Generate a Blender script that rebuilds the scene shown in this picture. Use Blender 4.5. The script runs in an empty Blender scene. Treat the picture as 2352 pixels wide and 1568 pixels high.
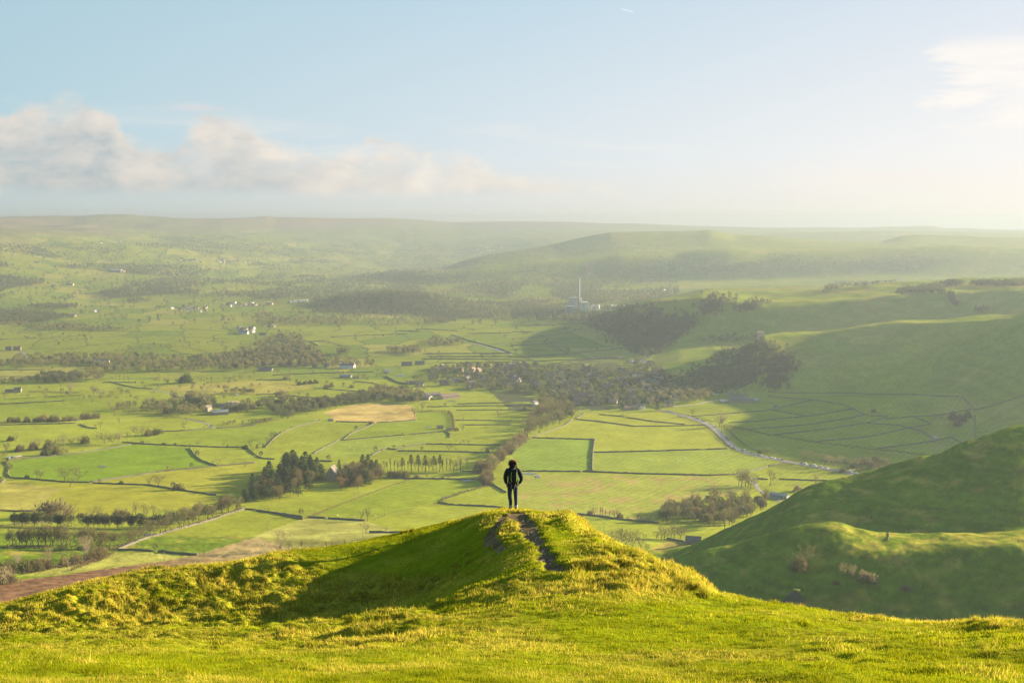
import bpy, math, random
import numpy as np
from mathutils import Vector, Matrix
random.seed(7); RNG = np.random.default_rng(11)
SC = bpy.context.scene
COL = SC.collection

# ------------------------------------------------------------------ camera geometry
W, H, F = 2352.0, 1568.0, 2613.0          # working size of the reference view, focal length in its pixels
CX, CY = W/2, H/2
TH = math.atan(279/F)                     # camera tilts down
CT, ST = math.cos(TH), math.sin(TH)
def ray(px, py):
    """view ray of a point of the picture -> (sideways per metre ahead, height per metre ahead)"""
    px = np.asarray(px, float); py = np.asarray(py, float)
    X = (px-CX)/F; Y = (CY-py)/F
    f = CT + Y*ST
    return X/f, (Y*CT-ST)/f
def project(x, y, z):
    dep = y*CT - z*ST
    return CX + F*x/dep, CY - F*(y*ST + z*CT)/dep
def crop(c):
    """the enlarged quarter views used while measuring: letter -> offset"""
    i = 'abcdefghijkl'.index(c)
    return (i % 4)*588.0, (459.0, 804.0, 1148.0)[i//4]
def P(c, x, y):
    ox, oy = crop(c)
    return ox+.25*x, oy+.25*y

# ------------------------------------------------------------------ noise
def _hash(ix, iy, seed):
    h = (ix.astype(np.int64)*374761393 + iy.astype(np.int64)*668265263 + seed*1442695041) & 0xffffffff
    h = ((h ^ (h >> 13))*1274126177) & 0xffffffff
    h = h ^ (h >> 16)
    return (h & 0xffffff)/float(0xffffff)
def vnoise(x, y, seed=0):
    ix = np.floor(x); iy = np.floor(y); fx = x-ix; fy = y-iy
    fx = fx*fx*fx*(fx*(fx*6-15)+10); fy = fy*fy*fy*(fy*(fy*6-15)+10)
    ix = ix.astype(np.int64); iy = iy.astype(np.int64)
    a = _hash(ix, iy, seed); b = _hash(ix+1, iy, seed); c = _hash(ix, iy+1, seed); d = _hash(ix+1, iy+1, seed)
    return (a*(1-fx)+b*fx)*(1-fy) + (c*(1-fx)+d*fx)*fy - .5
def fbm(x, y, octv=4, seed=0, gain=.5):
    r = 0; a = 1.0; tot = 0
    for k in range(octv):
        r = r + a*vnoise(x*2**k+17.3*k, y*2**k-9.1*k, seed+k); tot += a; a *= gain
    return r/tot*2
def smooth(a, b, x):
    t = np.clip((x-a)/(b-a), 0, 1); return t*t*(3-2*t)

def pchip_cols(D, Z, dq):
    """monotone cubic through the rows of D, Z (K lines x C columns) at depths dq (R,) -> (R x C)"""
    K, C = D.shape
    h = np.diff(D, axis=0); h = np.maximum(h, 1e-6)
    de = np.diff(Z, axis=0)/h
    m = np.zeros_like(Z)
    w1 = 2*h[1:]+h[:-1]; w2 = h[1:]+2*h[:-1]
    ok = de[:-1]*de[1:] > 0
    with np.errstate(divide='ignore', invalid='ignore'):
        hm = (w1+w2)/(w1/de[:-1]+w2/de[1:])
    m[1:-1] = np.where(ok, hm, 0)
    m[0] = de[0]; m[-1] = de[-1]
    out = np.empty((len(dq), C))
    for c in range(C):
        k = np.clip(np.searchsorted(D[:, c], dq)-1, 0, K-2)
        t = np.clip((dq-D[k, c])/h[k, c], 0, 1)
        out[:, c] = ((2*t**3-3*t**2+1)*Z[k, c] + (t**3-2*t**2+t)*h[k, c]*m[k, c]
                     + (-2*t**3+3*t**2)*Z[k+1, c] + (t**3-t**2)*h[k, c]*m[k+1, c])
    return out

class Land:
    """heightfield over (u = x/y, y): built from ridge, foot and hollow lines that each have a real distance"""
    def __init__(s, lines, us, ds, logd=True):
        s.us, s.ds = us, ds
        D = []; Z = []
        for ln in lines:
            a = np.array(ln, float)
            u, t = ray(a[:, 0], a[:, 1])
            o = np.argsort(u); u, t, d = u[o], t[o], a[o, 2]
            D.append(np.interp(us, u, d)); Z.append(np.interp(us, u, t*d))
        D = np.array(D); Z = np.array(Z)
        for k in range(1, len(D)): D[k] = np.maximum(D[k], D[k-1]*1.004+.01)
        # soften the kinks that the traced polylines leave across the view
        s.D, s.Z = D, Z
        if logd: s.z = pchip_cols(np.log(D), Z, np.log(ds))
        else: s.z = pchip_cols(D, Z, ds)
        s.X = us[None, :]*ds[:, None]; s.Y = np.repeat(ds[:, None], len(us), 1)
    def blur(s, n_u, n_d):
        def b(a, n, ax):
            if n < 1: return a
            k = np.hanning(2*n+3)[1:-1]; k /= k.sum()
            pad = [(0, 0), (0, 0)]; pad[ax] = (n, n)
            ap = np.pad(a, pad, mode='edge'); r = 0
            for i, w in enumerate(k):
                sl = [slice(None), slice(None)]; sl[ax] = slice(i, i+a.shape[ax]); r = r + w*ap[tuple(sl)]
            return r
        s.z = b(b(s.z, n_u, 1), n_d, 0)
    def height(s, x, y):
        x = np.atleast_1d(np.asarray(x, float)); y = np.atleast_1d(np.asarray(y, float))
        u = np.clip(x/y, s.us[0], s.us[-1]); d = np.clip(y, s.ds[0], s.ds[-1])
        i = np.clip(np.searchsorted(s.us, u)-1, 0, len(s.us)-2); j = np.clip(np.searchsorted(s.ds, d)-1, 0, len(s.ds)-2)
        a = (u-s.us[i])/(s.us[i+1]-s.us[i]); b = (d-s.ds[j])/(s.ds[j+1]-s.ds[j])
        z = s.z
        return (z[j, i]*(1-a)+z[j, i+1]*a)*(1-b) + (z[j+1, i]*(1-a)+z[j+1, i+1]*a)*b
    def hit(s, px, py, dmin=0):
        """where the ground seen at this place of the picture really lies"""
        px = np.atleast_1d(np.asarray(px, float)); py = np.atleast_1d(np.asarray(py, float))
        u, t = ray(px, py); out = np.zeros((len(px), 3))
        i = np.clip(np.searchsorted(s.us, u)-1, 0, len(s.us)-2)
        a = (u-s.us[i])/(s.us[i+1]-s.us[i])
        col = s.z[:, i]*(1-a)+s.z[:, i+1]*a
        g = col - t[None, :]*s.ds[:, None]
        if dmin: g = np.where(s.ds[:, None] < dmin, -1, g)
        k = np.argmax(g >= 0, axis=0)
        none = ~(g >= 0).any(axis=0)
        k = np.where(none, len(s.ds)-1, np.maximum(k, 1))
        n = np.arange(len(px)); g0 = g[k-1, n]; g1 = g[k, n]
        w = np.clip(-g0/np.where(g1-g0 == 0, 1, g1-g0), 0, 1)
        d = s.ds[k-1]*(1-w)+s.ds[k]*w
        out[:, 1] = d; out[:, 0] = u*d; out[:, 2] = s.height(out[:, 0], d)
        out[none, 1] = np.nan
        return out

# ------------------------------------------------------------------ the valley and the hills, line by line (px, py, metres ahead)
def zline(z_d):   # [(px, z, d)] -> lines by height
    r = []
    for px, z, d in z_d:
        # solve py for the height
        Y = (CT*z/d + ST)/(CT - ST*z/d)
        r.append((px, CY-Y*F, d))
    return r
VL = []  # heights right of the view are unseen ground, shaped for the valley shadows
VL.append(zline([(-1500, -60, 90), (1176, -60, 90), (5000, -40, 90)]))
VL.append(zline([(-1500, -100, 150), (1176, -85, 150), (1800, -78, 165), (2352, -72, 165), (3000, -55, 165), (5000, 10, 160)]))
# ravine before the spur
VL.append(zline([(-1500, -160, 330), (0, -160, 330), (1300, -150, 330), (2100, -140, 330), (2352, -132, 330), (3200, -90, 330), (5000, -10, 330)]))
VL.append(zline([(-1500, -188, 500), (0, -188, 500), (1300, -198, 520), (1521, -222, 530), (1800, -228, 545), (2100, -226, 560), (2352, -219, 560), (2700, -212, 555), (3200, -205, 550), (5000, -150, 550)]))
VL.append(zline([(-1500, -205, 600), (0, -205, 600), (900, -210, 600), (1300, -213, 600), (1480, -217, 612), (1700, -217, 615), (1904, -213, 612), (2100, -208, 608), (2352, -202, 602), (2700, -198, 597), (3200, -190, 590), (5000, -150, 590)]))
VL.append(zline([(-1500, -212, 640), (0, -212, 640), (900, -218, 640), (1300, -220, 645), (1480, -219, 655), (1700, -210, 655), (1850, -200, 650), (1950, -195, 650), (2100, -191.5, 648), (2352, -187, 640), (2700, -186, 630), (3200, -186, 620), (5000, -150, 620)]))
# crest of the lower spur (lit edge)
VL.append(zline([(-1500, -222, 690), (0, -222, 690), (900, -228, 690), (1300, -228, 700)]) +
          [(1480, 1318, 712), (1546, 1288, 708), (1576, 1278, 706), (1626, 1260, 704), (1701, 1247, 702), (1764, 1227, 700),
           (1839, 1207, 698), (1904, 1199, 696), (1934, 1201, 694), (1964, 1213, 692), (2002, 1221, 690), (2044, 1222, 688), (2089, 1224, 686), (2164, 1222, 684),
           (2264, 1222, 680), (2352, 1220, 675), (2700, 1215, 670), (3200, 1200, 660), (5000, 1100, 660)])
VL.append(zline([(-1500, -232, 735), (0, -232, 735), (900, -238, 735), (1300, -240, 740)]) +
          [(1480, 1322, 748), (1546, 1293, 745), (1701, 1252, 740), (1839, 1214, 736), (1904, 1210, 734), (1964, 1224, 730), (2044, 1226, 726),
           (2164, 1222, 722), (2352, 1214, 714), (2700, 1200, 708), (3200, 1180, 700), (5000, 1050, 700)])
# crest of the high spur
VL.append(zline([(-1500, -254, 860), (0, -254, 860), (900, -262, 865), (1300, -266, 868)]) +
          [(1460, 1306, 866), (1521, 1283, 864), (1551, 1268, 862), (1601, 1245, 860), (1663, 1215, 858), (1701, 1198, 857), (1764, 1172, 855), (1811, 1146, 853),
           (1851, 1123, 851), (1889, 1110, 850), (1959, 1095, 848), (2014, 1081, 847), (2064, 1065, 846), (2114, 1052, 845), (2146, 1050, 845), (2164, 1046, 845), (2189, 1031, 845),
           (2214, 1019, 846), (2246, 1011, 847), (2314, 984, 850), (2352, 974, 852), (2700, 965, 860), (3200, 945, 880), (5000, 800, 900)])
VL.append(zline([(-1500, -265, 950), (0, -266, 950), (900, -274, 960), (1300, -280, 970), (1521, -288, 980), (1764, -276, 980), (2014, -240, 980), (2200, -225, 980), (2352, -212, 990), (2700, -195, 1000), (3200, -140, 1000), (5000, -40, 1000)]))
VL.append(zline([(-1500, -278, 1080), (0, -280, 1080), (588, -286, 1080), (1176, -294, 1100), (1764, -310, 1150), (2100, -304, 1170), (2352, -292, 1190), (2500, -288, 1200), (2700, -275, 1200), (3200, -255, 1200), (5000, -220, 1250)]))
VL.append(zline([(-1500, -296, 1350), (0, -300, 1350), (1176, -308, 1350), (1764, -318, 1400), (2100, -317, 1400), (2250, -309, 1400), (2352, -294, 1400), (2600, -275, 1400), (3000, -245, 1450), (5000, -200, 1500)]))
VL.append(zline([(-1500, -308, 1700), (0, -312, 1700), (1176, -319, 1700), (1764, -324, 1700), (2000, -323, 1700), (2150, -315, 1700), (2250, -302, 1680), (2352, -272, 1660), (2600, -240, 1640), (3000, -205, 1640), (5000, -150, 1700)]))
# foot of the castle hill, its face and its lit crest
VL.append([(-1500, 938, 2000), (0, 930, 2000), (588, 928, 2010), (1176, 928, 2030), (1500, 920, 2060), (1600, 916, 2070), (1789, 908, 2090), (2000, 903, 2050), (2100, 895, 2010), (2200, 886, 1960), (2300, 862, 1900), (2352, 840, 1880), (2600, 765, 1860), (3000, 690, 1860), (5000, 580, 1900)])
VL.append([(-1500, 880, 2300), (0, 880, 2300), (588, 880, 2300), (1176, 878, 2320), (1500, 862, 2360), (1560, 858, 2350), (1640, 850, 2330), (1720, 830, 2320), (1760, 812, 2310), (1850, 802, 2330), (2000, 792, 2290), (2100, 787, 2240), (2200, 778, 2170), (2300, 768, 2100), (2352, 760, 2050), (2600, 680, 1960), (3000, 610, 1950), (5000, 520, 2000)])
VL.append([(-1500, 846, 2520), (0, 846, 2520), (588, 846, 2520), (1176, 842, 2540), (1400, 838, 2560), (1500, 832, 2580), (1560, 822, 2560), (1640, 822, 2500), (1700, 812, 2450), (1745, 776, 2420), (1789, 775, 2410), (1902, 769, 2400), (1989, 757, 2370), (2077, 749, 2330), (2164, 746, 2270), (2214, 742, 2240), (2264, 738, 2200), (2352, 728, 2120), (2600, 645, 2080), (3000, 590, 2060), (5000, 500, 2100)])
VL.append([(-1500, 836, 2640), (0, 836, 2640), (588, 836, 2640), (1176, 832, 2650), (1400, 828, 2660), (1500, 822, 2660), (1560, 812, 2640), (1640, 812, 2580), (1700, 804, 2540), (1745, 774, 2480), (1789, 766, 2500), (1902, 759, 2500), (1989, 748, 2470), (2077, 740, 2430), (2164, 737, 2370), (2214, 733, 2340), (2264, 729, 2300), (2352, 719, 2220), (2600, 640, 2180), (3000, 590, 2160), (5000, 500, 2200)])
# dale behind it
VL.append([(-1500, 812, 2800), (0, 812, 2800), (588, 812, 2800), (1176, 808, 2820), (1400, 806, 2830), (1500, 802, 2820), (1560, 796, 2780), (1640, 800, 2680), (1700, 808, 2630), (1789, 798, 2590), (1989, 776, 2600), (2164, 760, 2560), (2264, 750, 2500), (2352, 738, 2440), (2600, 660, 2400), (3000, 600, 2400), (5000, 520, 2400)])
VL.append([(-1500, 776, 3150), (0, 776, 3150), (588, 776, 3150), (1176, 774, 3170), (1400, 770, 3180), (1460, 762, 3080), (1520, 764, 2950), (1600, 758, 2890), (1700, 752, 2850), (1764, 748, 2810), (1960, 738, 2820), (2164, 722, 2810), (2352, 706, 2700), (2600, 635, 2600), (3000, 590, 2600), (5000, 520, 2600)])
# crest of the long hill behind the village
VL.append([(-1500, 740, 3650), (0, 740, 3650), (588, 742, 3650), (1176, 742, 3660), (1400, 722, 3620), (1451, 700, 3350), (1501, 692, 3200), (1613, 689, 3000), (1700, 695, 2960), (1764, 700, 2920), (1960, 688, 2910), (2070, 680, 2910), (2205, 671, 2890), (2352, 668, 2780), (2600, 625, 2750), (3000, 590, 2750), (5000, 520, 2750)])
VL.append([(-1500, 716, 4100), (0, 712, 4100), (588, 716, 4100), (700, 716, 4120), (850, 720, 4150), (1000, 728, 4150), (1176, 722, 4120), (1300, 718, 4120), (1451, 705, 4150), (1613, 668, 3980), (1764, 662, 3850), (1960, 658, 3550), (2205, 648, 3300), (2352, 640, 3150), (2600, 590, 3000), (3000, 540, 3000), (5000, 430, 3000)])
VL.append([(-1500, 684, 4600), (0, 676, 4650), (200, 690, 4700), (588, 698, 4600), (720, 694, 4500), (800, 680, 4480), (900, 670, 4500), (980, 678, 4520), (1090, 702, 4550), (1176, 708, 4500), (1300, 700, 4500), (1451, 690, 4500), (1613, 668, 4350), (1764, 664, 4250), (1960, 660, 4150), (2352, 650, 4000), (3000, 545, 3900), (5000, 440, 3900)])
VL.append([(-1500, 660, 5200), (0, 640, 5200), (200, 655, 5300), (588, 666, 5400), (900, 680, 5300), (1176, 678, 5200), (1400, 672, 5200), (1613, 660, 5200), (1764, 656, 5200), (1960, 652, 5200), (2352, 645, 5200), (3000, 600, 5200), (5000, 450, 5200)])
VL.append([(-1500, 620, 5900), (0, 600, 5800), (200, 628, 5900), (400, 638, 6100), (588, 640, 6400), (750, 645, 6400), (900, 655, 6300), (1050, 648, 6200), (1176, 640, 6000), (1300, 645, 5900), (1500, 648, 5800), (1764, 645, 5700), (2000, 640, 5700), (2352, 632, 5700), (3000, 590, 5700), (5000, 460, 5700)])
# lower shelf of the middle hill
VL.append([(-1500, 580, 6500), (0, 566, 6500), (150, 590, 6600), (400, 606, 6900), (588, 618, 7300), (750, 632, 7300), (888, 622, 7000), (1025, 622, 6700), (1176, 618, 6500), (1276, 606, 6450), (1351, 599, 6400), (1426, 589, 6350), (1551, 586, 6300), (1613, 575, 6300), (1676, 570, 6300), (1764, 576, 6300), (2000, 572, 6300), (2200, 566, 6300), (2352, 570, 6300), (3000, 545, 6300), (5000, 460, 6300)])
VL.append([(-1500, 560, 7000), (0, 549, 7000), (150, 566, 7200), (400, 590, 7700), (588, 606, 8000), (750, 618, 8100), (888, 624, 7700), (1025, 620, 7300), (1100, 606, 7200), (1176, 600, 7100), (1276, 596, 7050), (1351, 588, 7000), (1426, 580, 6950), (1551, 576, 6900), (1676, 566, 6900), (2000, 568, 6900), (2352, 566, 6900), (3000, 540, 6900), (5000, 460, 6900)])
# its skyline
VL.append([(-1500, 545, 7900), (0, 533, 8000), (200, 552, 8200), (400, 572, 8700), (588, 588, 9000), (750, 603, 9100), (888, 612, 9000), (1010, 618, 8300), (1060, 603, 8000), (1120, 590, 8000), (1176, 580, 8000), (1220, 572, 8000), (1276, 560, 8000), (1316, 549, 8000), (1363, 538, 8000), (1401, 531, 8000), (1463, 530, 8000), (1601, 530, 8000), (1631, 528, 8000), (1663, 535, 8000), (1688, 541, 8000), (1764, 544, 8000),
           (1814, 548, 8000), (1914, 553, 8000), (2024, 555, 8000), (2076, 541, 8000), (2114, 538, 8000), (2239, 541, 8000), (2352, 545, 8000), (3000, 530, 8000), (5000, 460, 8000)])
VL.append([(-1500, 535, 8700), (0, 521, 8900), (200, 535, 9100), (400, 556, 9600), (588, 570, 10000), (750, 584, 10200), (900, 596, 10200), (1000, 604, 9900), (1176, 600, 9600), (1400, 562, 9400), (1764, 562, 9300), (2352, 560, 9200), (3000, 545, 9200), (5000, 480, 9200)])
VL.append([(-1500, 520, 9500), (0, 510, 9900), (200, 518, 10200), (400, 532, 10700), (588, 545, 11200), (750, 556, 11600), (900, 566, 11800), (1050, 568, 11500), (1176, 558, 11400), (1400, 540, 11200), (1764, 538, 11100), (1900, 533, 11000), (2064, 530, 11000), (2352, 536, 11000), (3000, 530, 11000), (5000, 490, 11000)])
VL.append([(-1500, 503, 10500), (0, 505, 10900), (200, 508, 11200), (400, 516, 11800), (588, 522, 12400), (750, 530, 12900), (900, 536, 13200), (1050, 540, 13200), (1176, 535, 13200), (1400, 526, 13200), (1764, 530, 13200), (2352, 532, 13200), (3000, 530, 13200), (5000, 495, 13000)])
VL.append([(-1500, 500, 11500), (0, 498, 12000), (112, 499, 12000), (200, 498, 12050), (300, 497, 12100), (425, 501, 12200), (550, 500, 12600), (590, 498, 12800), (612, 496, 12900), (618, 496, 12950), (627, 498.5, 13000), (713, 499.5, 13200), (788, 501, 13500), (900, 501, 14000), (963, 504, 14500), (1038, 510, 15000),
           (1176, 508, 15000), (1301, 509, 15000), (1401, 513, 15000), (1463, 513, 15000), (1551, 517, 15000), (1651, 520, 15000), (1764, 523, 15000), (1889, 522, 15000), (1964, 523, 15000), (2064, 520, 15000), (2126, 518.5, 15000), (2150, 520, 15000), (2169, 524, 15000), (2226, 524, 15000), (2264, 526, 15000), (2352, 528, 15000), (3000, 525, 15000), (5000, 500, 15000)])
VL.append([(-1500, 510, 15500), (0, 510, 15500), (1176, 516, 16500), (2352, 534, 16500), (5000, 520, 16500)])

us = np.concatenate([np.linspace(-1.0, -.5, 60, endpoint=False), np.linspace(-.5, .5, 1150, endpoint=False), np.linspace(.5, 1.9, 240)])
ds = [90.0]
while ds[-1] < 16400:
    d = ds[-1]
    st = .012 if d < 540 else (.0032 if d < 900 else (.006 if d < 1000 else (.0032 if d < 2600 else (.0042 if d < 6000 else .006))))
    ds.append(d*(1+st))
ds = np.array(ds)
LAND = Land(VL, us, ds)
LAND.blur(5, 3)
X, Y = LAND.X, LAND.Y
# natural relief on top of the broad forms
wild = smooth(5200, 7500, Y)
near = 1-smooth(900, 1020, Y)
zz = LAND.z
hillness = smooth(-318, -280, zz)*smooth(900, 2100, Y)*(1-smooth(4800, 5600, Y))*smooth(.10, .2, X/Y)
LAND.z = zz + near*smooth(150, 300, Y)*(fbm(X/70, Y/70, 5, 3)*3.0 + fbm(X/7, Y/9, 4, 8)*.55)\
    + (1-near)*fbm(X/420, Y/420, 4, 21)*3.0*(1-wild) \
    + wild*fbm(X/800, Y/1300, 5, 31)*(62-46*smooth(-.09, .0, X/Y))*(1-smooth(11500, 13500, Y)) \
    + hillness*(fbm(X/260, Y/260, 5, 41)*16)
print('terrain', LAND.z.shape)
# ------------------------------------------------------------------ foreground hill, line by line
SIL = [(-600, 1500, 30), (0, 1389, 32), (50, 1378, 32.5), (125, 1360, 33), (175, 1345, 33.4), (212, 1334, 33.8), (250, 1325, 34), (300, 1313, 34.5), (350, 1305, 35), (400, 1299, 35.5), (475, 1295, 36), (525, 1290, 36.5), (588, 1280, 37), (625, 1269, 37.3),
       (738, 1258, 38), (813, 1247, 38.5), (863, 1235, 38.8), (925, 1223, 39), (988, 1207, 39), (1050, 1193, 39), (1113, 1175, 39), (1163, 1168, 39), (1191, 1168, 39), (1226, 1171, 38.5), (1276, 1174, 37.5), (1308, 1171, 36.5), (1336, 1187, 35.5),
       (1363, 1214, 34.5), (1401, 1236, 33), (1438, 1258, 31.5), (1476, 1270, 30), (1508, 1279, 29), (1526, 1292, 28), (1571, 1306, 26.5), (1586, 1324, 25.5), (1621, 1338, 24), (1651, 1362, 23), (1676, 1372, 22), (1726, 1381, 21), (1764, 1384, 20), (1801, 1385, 19.3),
       (1851, 1393, 18.6), (1914, 1403, 18), (1964, 1418, 17.4), (2014, 1425, 17), (2114, 1427, 16), (2189, 1430, 15.4), (2226, 1420, 15), (2276, 1423, 14.6), (2301, 1419, 14.3), (2352, 1423, 14), (2700, 1430, 12.5), (3400, 1400, 11)]
FL = []
FL.append([(-1200, 2350, 2.2), (1176, 2350, 2.2), (3600, 2350, 2.2)])
FL.append([(-1200, 1730, 5), (1176, 1735, 5), (3600, 1720, 5)])
FL.append([(-1200, 1590, 8), (0, 1575, 8), (1176, 1568, 8), (2352, 1560, 8), (3600, 1540, 7.5)])
FL.append([(-1200, 1545, 11), (0, 1520, 11), (588, 1505, 11), (1176, 1492, 11), (1800, 1480, 11), (2352, 1472, 10.5), (3600, 1450, 9)])
FL.append([(-1200, 1530, 15), (0, 1490, 15), (588, 1462, 15), (1000, 1440, 15), (1300, 1418, 15), (1764, 1408, 15), (2014, 1430, 14.6), (2200, 1436, 13.7), (2352, 1428, 12.8), (2700, 1436, 11.3), (3400, 1410, 10)])
FL.append([(-1200, 1520, 22), (0, 1455, 22), (588, 1441, 22), (800, 1420, 22), (900, 1412, 22), (1000, 1390, 22), (1100, 1338, 22), (1200, 1302, 22), (1300, 1286, 22), (1450, 1290, 21.6), (1571, 1325, 21.5), (1630, 1362, 20.4), (1676, 1376, 20.0), (1764, 1386, 18.3), (1851, 1396, 17.3), (1964, 1421, 16.4), (2114, 1429, 15.4), (2226, 1422, 14.4), (2352, 1425, 13.5), (2700, 1432, 12), (3400, 1404, 10.6)])
FL.append([(-1200, 1540, 29), (0, 1418, 29), (300, 1402, 30), (588, 1413, 30), (813, 1402, 30), (988, 1350, 30), (1060, 1298, 30), (1120, 1264, 30), (1160, 1240, 30), (1250, 1216, 30), (1308, 1212, 30), (1380, 1232, 30), (1438, 1262, 29.5), (1476, 1274, 28.5), (1526, 1296, 27), (1571, 1310, 25.5), (1651, 1365, 22.2), (1764, 1387, 19.4), (1914, 1405, 17.5), (2114, 1429, 15.8), (2352, 1425, 13.8), (2700, 1432, 12.3), (3400, 1402, 10.9)])
FL.append([(a, b+ (4 if 1100 < a < 1330 else 9 if a > 1500 else 26), c-3.0 if a < 1400 else c-.3) for a, b, c in SIL])
FL.append(SIL)
def drop(k, h):
    r = []
    for a, b, c in SIL:
        u, t = ray(a, b); z = t*c - h
        r.append((a, z, c*k))
    return zline(r)
FL.append(drop(1.03, .35)); FL.append(drop(1.12, 3.2)); FL.append(drop(1.6, 17)); FL.append(drop(3.4, 75)); FL.append(drop(6.0, 140))
fus = np.concatenate([np.linspace(-.95, -.47, 90, endpoint=False), np.linspace(-.47, .47, 1100, endpoint=False), np.linspace(.47, .95, 90)])
fds = [2.3]
while fds[-1] < 150:
    d = fds[-1]; fds.append(d*(1+(.02 if d < 7 else (.0032 if d < 41 else .03))))
fds = np.array(fds)
FG = Land(FL, fus, fds)
FG.blur(9, 6)
fX, fY = FG.X, FG.Y
fpx, fpy = project(fX, fY, FG.z)
def seg_dist(px, py, pts):
    best = np.full(px.shape, 1e9); bt = np.zeros(px.shape)
    n = len(pts)-1
    for i in range(n):
        ax, ay = pts[i][0], pts[i][1]; bx, by = pts[i+1][0], pts[i+1][1]
        vx, vy = bx-ax, by-ay; L = vx*vx+vy*vy+1e-9
        t = np.clip(((px-ax)*vx+(py-ay)*vy)/L, 0, 1)
        dd = np.hypot(px-ax-t*vx, py-ay-t*vy)
        m = dd < best; best = np.where(m, dd, best); bt = np.where(m, (i+t)/n, bt)
    return best, bt
def to_ground(land, pts):
    a = np.array([(p[0], p[1]) for p in pts], float)
    h = land.hit(a[:, 0], a[:, 1]); return [(q[0], q[1]) for q in h]
# trodden path: a bare top where the walker stands and two branches (width in metres)
wob = fbm(fX/.38, fY/.45, 4, 77)*.17
pm = np.full(fX.shape, 9.0)
for pts, w0, w1 in (([(1188, 1176), (1186, 1185), (1192, 1195)], .33, .30),
                    ([(1160, 1181), (1148, 1200), (1138, 1212), (1129, 1226), (1130, 1238), (1141, 1250), (1158, 1260)], .15, .15),
                    ([(1200, 1190), (1213, 1205), (1222, 1222), (1232, 1236), (1241, 1246)], .25, .09),
                    ([(1241, 1246), (1248, 1258), (1256, 1276), (1262, 1292), (1276, 1308), (1296, 1319)], .06, .17)):
    g = to_ground(FG, pts)
    dd, tt = seg_dist(fX, fY, g)
    pm = np.minimum(pm, dd - (w0+(w1-w0)*tt) + wob)
pathm = 1-smooth(-.06, .10, pm)
rim = np.exp(-((pm-.18)/.16)**2)
inview = smooth(3, 6, fY)
tus = fbm(fX/1.3+3, fY/1.6, 4, 5)                       # tussocky places
edge = seg_dist(fpx, fpy, [(a, b) for a, b, c in SIL])[0]
rough = np.clip(.35+.9*fbm(fX/5.5, fY/6.5, 3, 91), 0, 1)
rside = smooth(1290, 1370, fpx)*(1-smooth(1640, 1700, fpx))*smooth(1165, 1200, fpy)*(1-smooth(1345, 1375, fpy))
lside = (1-smooth(900, 1150, fpx))*smooth(11, 18, fY)
spine = seg_dist(fpx, fpy, [(930, 1345), (1000, 1320), (1080, 1302)])[0]
spin = np.exp(-(spine/26)**2)
lhum = 1+.45*lside*(fpy > 1290)
rough = np.clip(rough + .8*rside + .65*lside + 1.0*spin, 0, 1.5)
smoothzone = np.exp(-((fpx-1500)/330)**2-((fpy-1420)/38)**2)
bowl = smooth(650, 800, fpx)*(1-smooth(1080, 1125, fpx))*smooth(1185, 1225, fpy)*(1-smooth(1300, 1335, fpy+ (fpx-900)*.0))
rough *= (1-.85*smoothzone)*(1-.85*bowl)*(.8+.2*smooth(1500, 1400, fpy))
hum = np.clip(fbm(fX/.75, fY/.55, 3, 51), -.2, 1)*.085 + np.clip(fbm(fX/.32, fY/.26, 3, 57), -.3, 1)*.085
big = fbm(fX/2.6, fY/3.4, 3, 61)*.20
disp = (hum*rough*lhum + big*(.45+.7*rough) + fbm(fX/.22, fY/.22, 2, 58)*.018)*inview
disp *= 1-.9*pathm
lastm = smooth(.95, 1.0, 1-edge/400)
backside = (fds[:, None] > np.interp(fus, *[np.array(q) for q in zip(*sorted([(float(ray(a, b)[0]), c) for a, b, c in SIL]))])[None, :])
disp = np.where(backside, disp*.4, disp*(1-.55*np.exp(-(edge/10)**2)))
disp = disp - .06*pathm + .03*rim*(1-pathm)*(pm < .6)
FG.z = FG.z + disp
FG.dry = np.clip(.5+ .9*fbm(fX/1.1, fY/1.3, 3, 71) + .5*(rough-.45) - .7*smoothzone - .5*bowl, 0, 1)
FG.rough = rough; FG.path = pathm
print('foreground', FG.z.shape)
# ------------------------------------------------------------------ helpers: meshes, materials, tagging
def lin(c):
    return tuple(((v/255)/12.92 if v/255 <= .04045 else ((v/255+.055)/1.055)**2.4) for v in c)
def np_mesh(name, V, Fc, mats=(), smooth_=True, matidx=None, cols=None):
    V = np.asarray(V, np.float32); Fc = np.asarray(Fc, np.int32)
    me = bpy.data.meshes.new(name)
    me.vertices.add(len(V)); me.vertices.foreach_set('co', V.ravel())
    k = Fc.shape[1]
    me.loops.add(Fc.size); me.loops.foreach_set('vertex_index', Fc.ravel())
    me.polygons.add(len(Fc)); me.polygons.foreach_set('loop_start', np.arange(0, Fc.size, k, dtype=np.int32))
    try: me.polygons.foreach_set('loop_total', np.full(len(Fc), k, np.int32))
    except Exception: pass
    if smooth_: me.polygons.foreach_set('use_smooth', np.ones(len(Fc), bool))
    for m in mats: me.materials.append(m)
    if matidx is not None: me.polygons.foreach_set('material_index', np.asarray(matidx, np.int32))
    if cols is not None:
        for nm, c in cols.items():
            c = np.asarray(c, np.float32)
            if c.ndim == 1: c = np.stack([c, c, c], 1)
            at = me.color_attributes.new(nm, 'FLOAT_COLOR', 'POINT')
            at.data.foreach_set('color', np.hstack([c, np.ones((len(c), 1), np.float32)]).ravel())
    me.update(calc_edges=True); me.validate()
    return me
def link(name, me, parent=None, loc=None):
    o = bpy.data.objects.new(name, me); COL.objects.link(o)
    if parent is not None: o.parent = parent
    if loc is not None: o.location = loc
    return o
def tag(o, label=None, cat=None, group=None, kind=None):
    if label: o['label'] = label
    if cat: o['category'] = cat
    if group: o['group'] = group
    if kind: o['kind'] = kind
    return o
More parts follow.
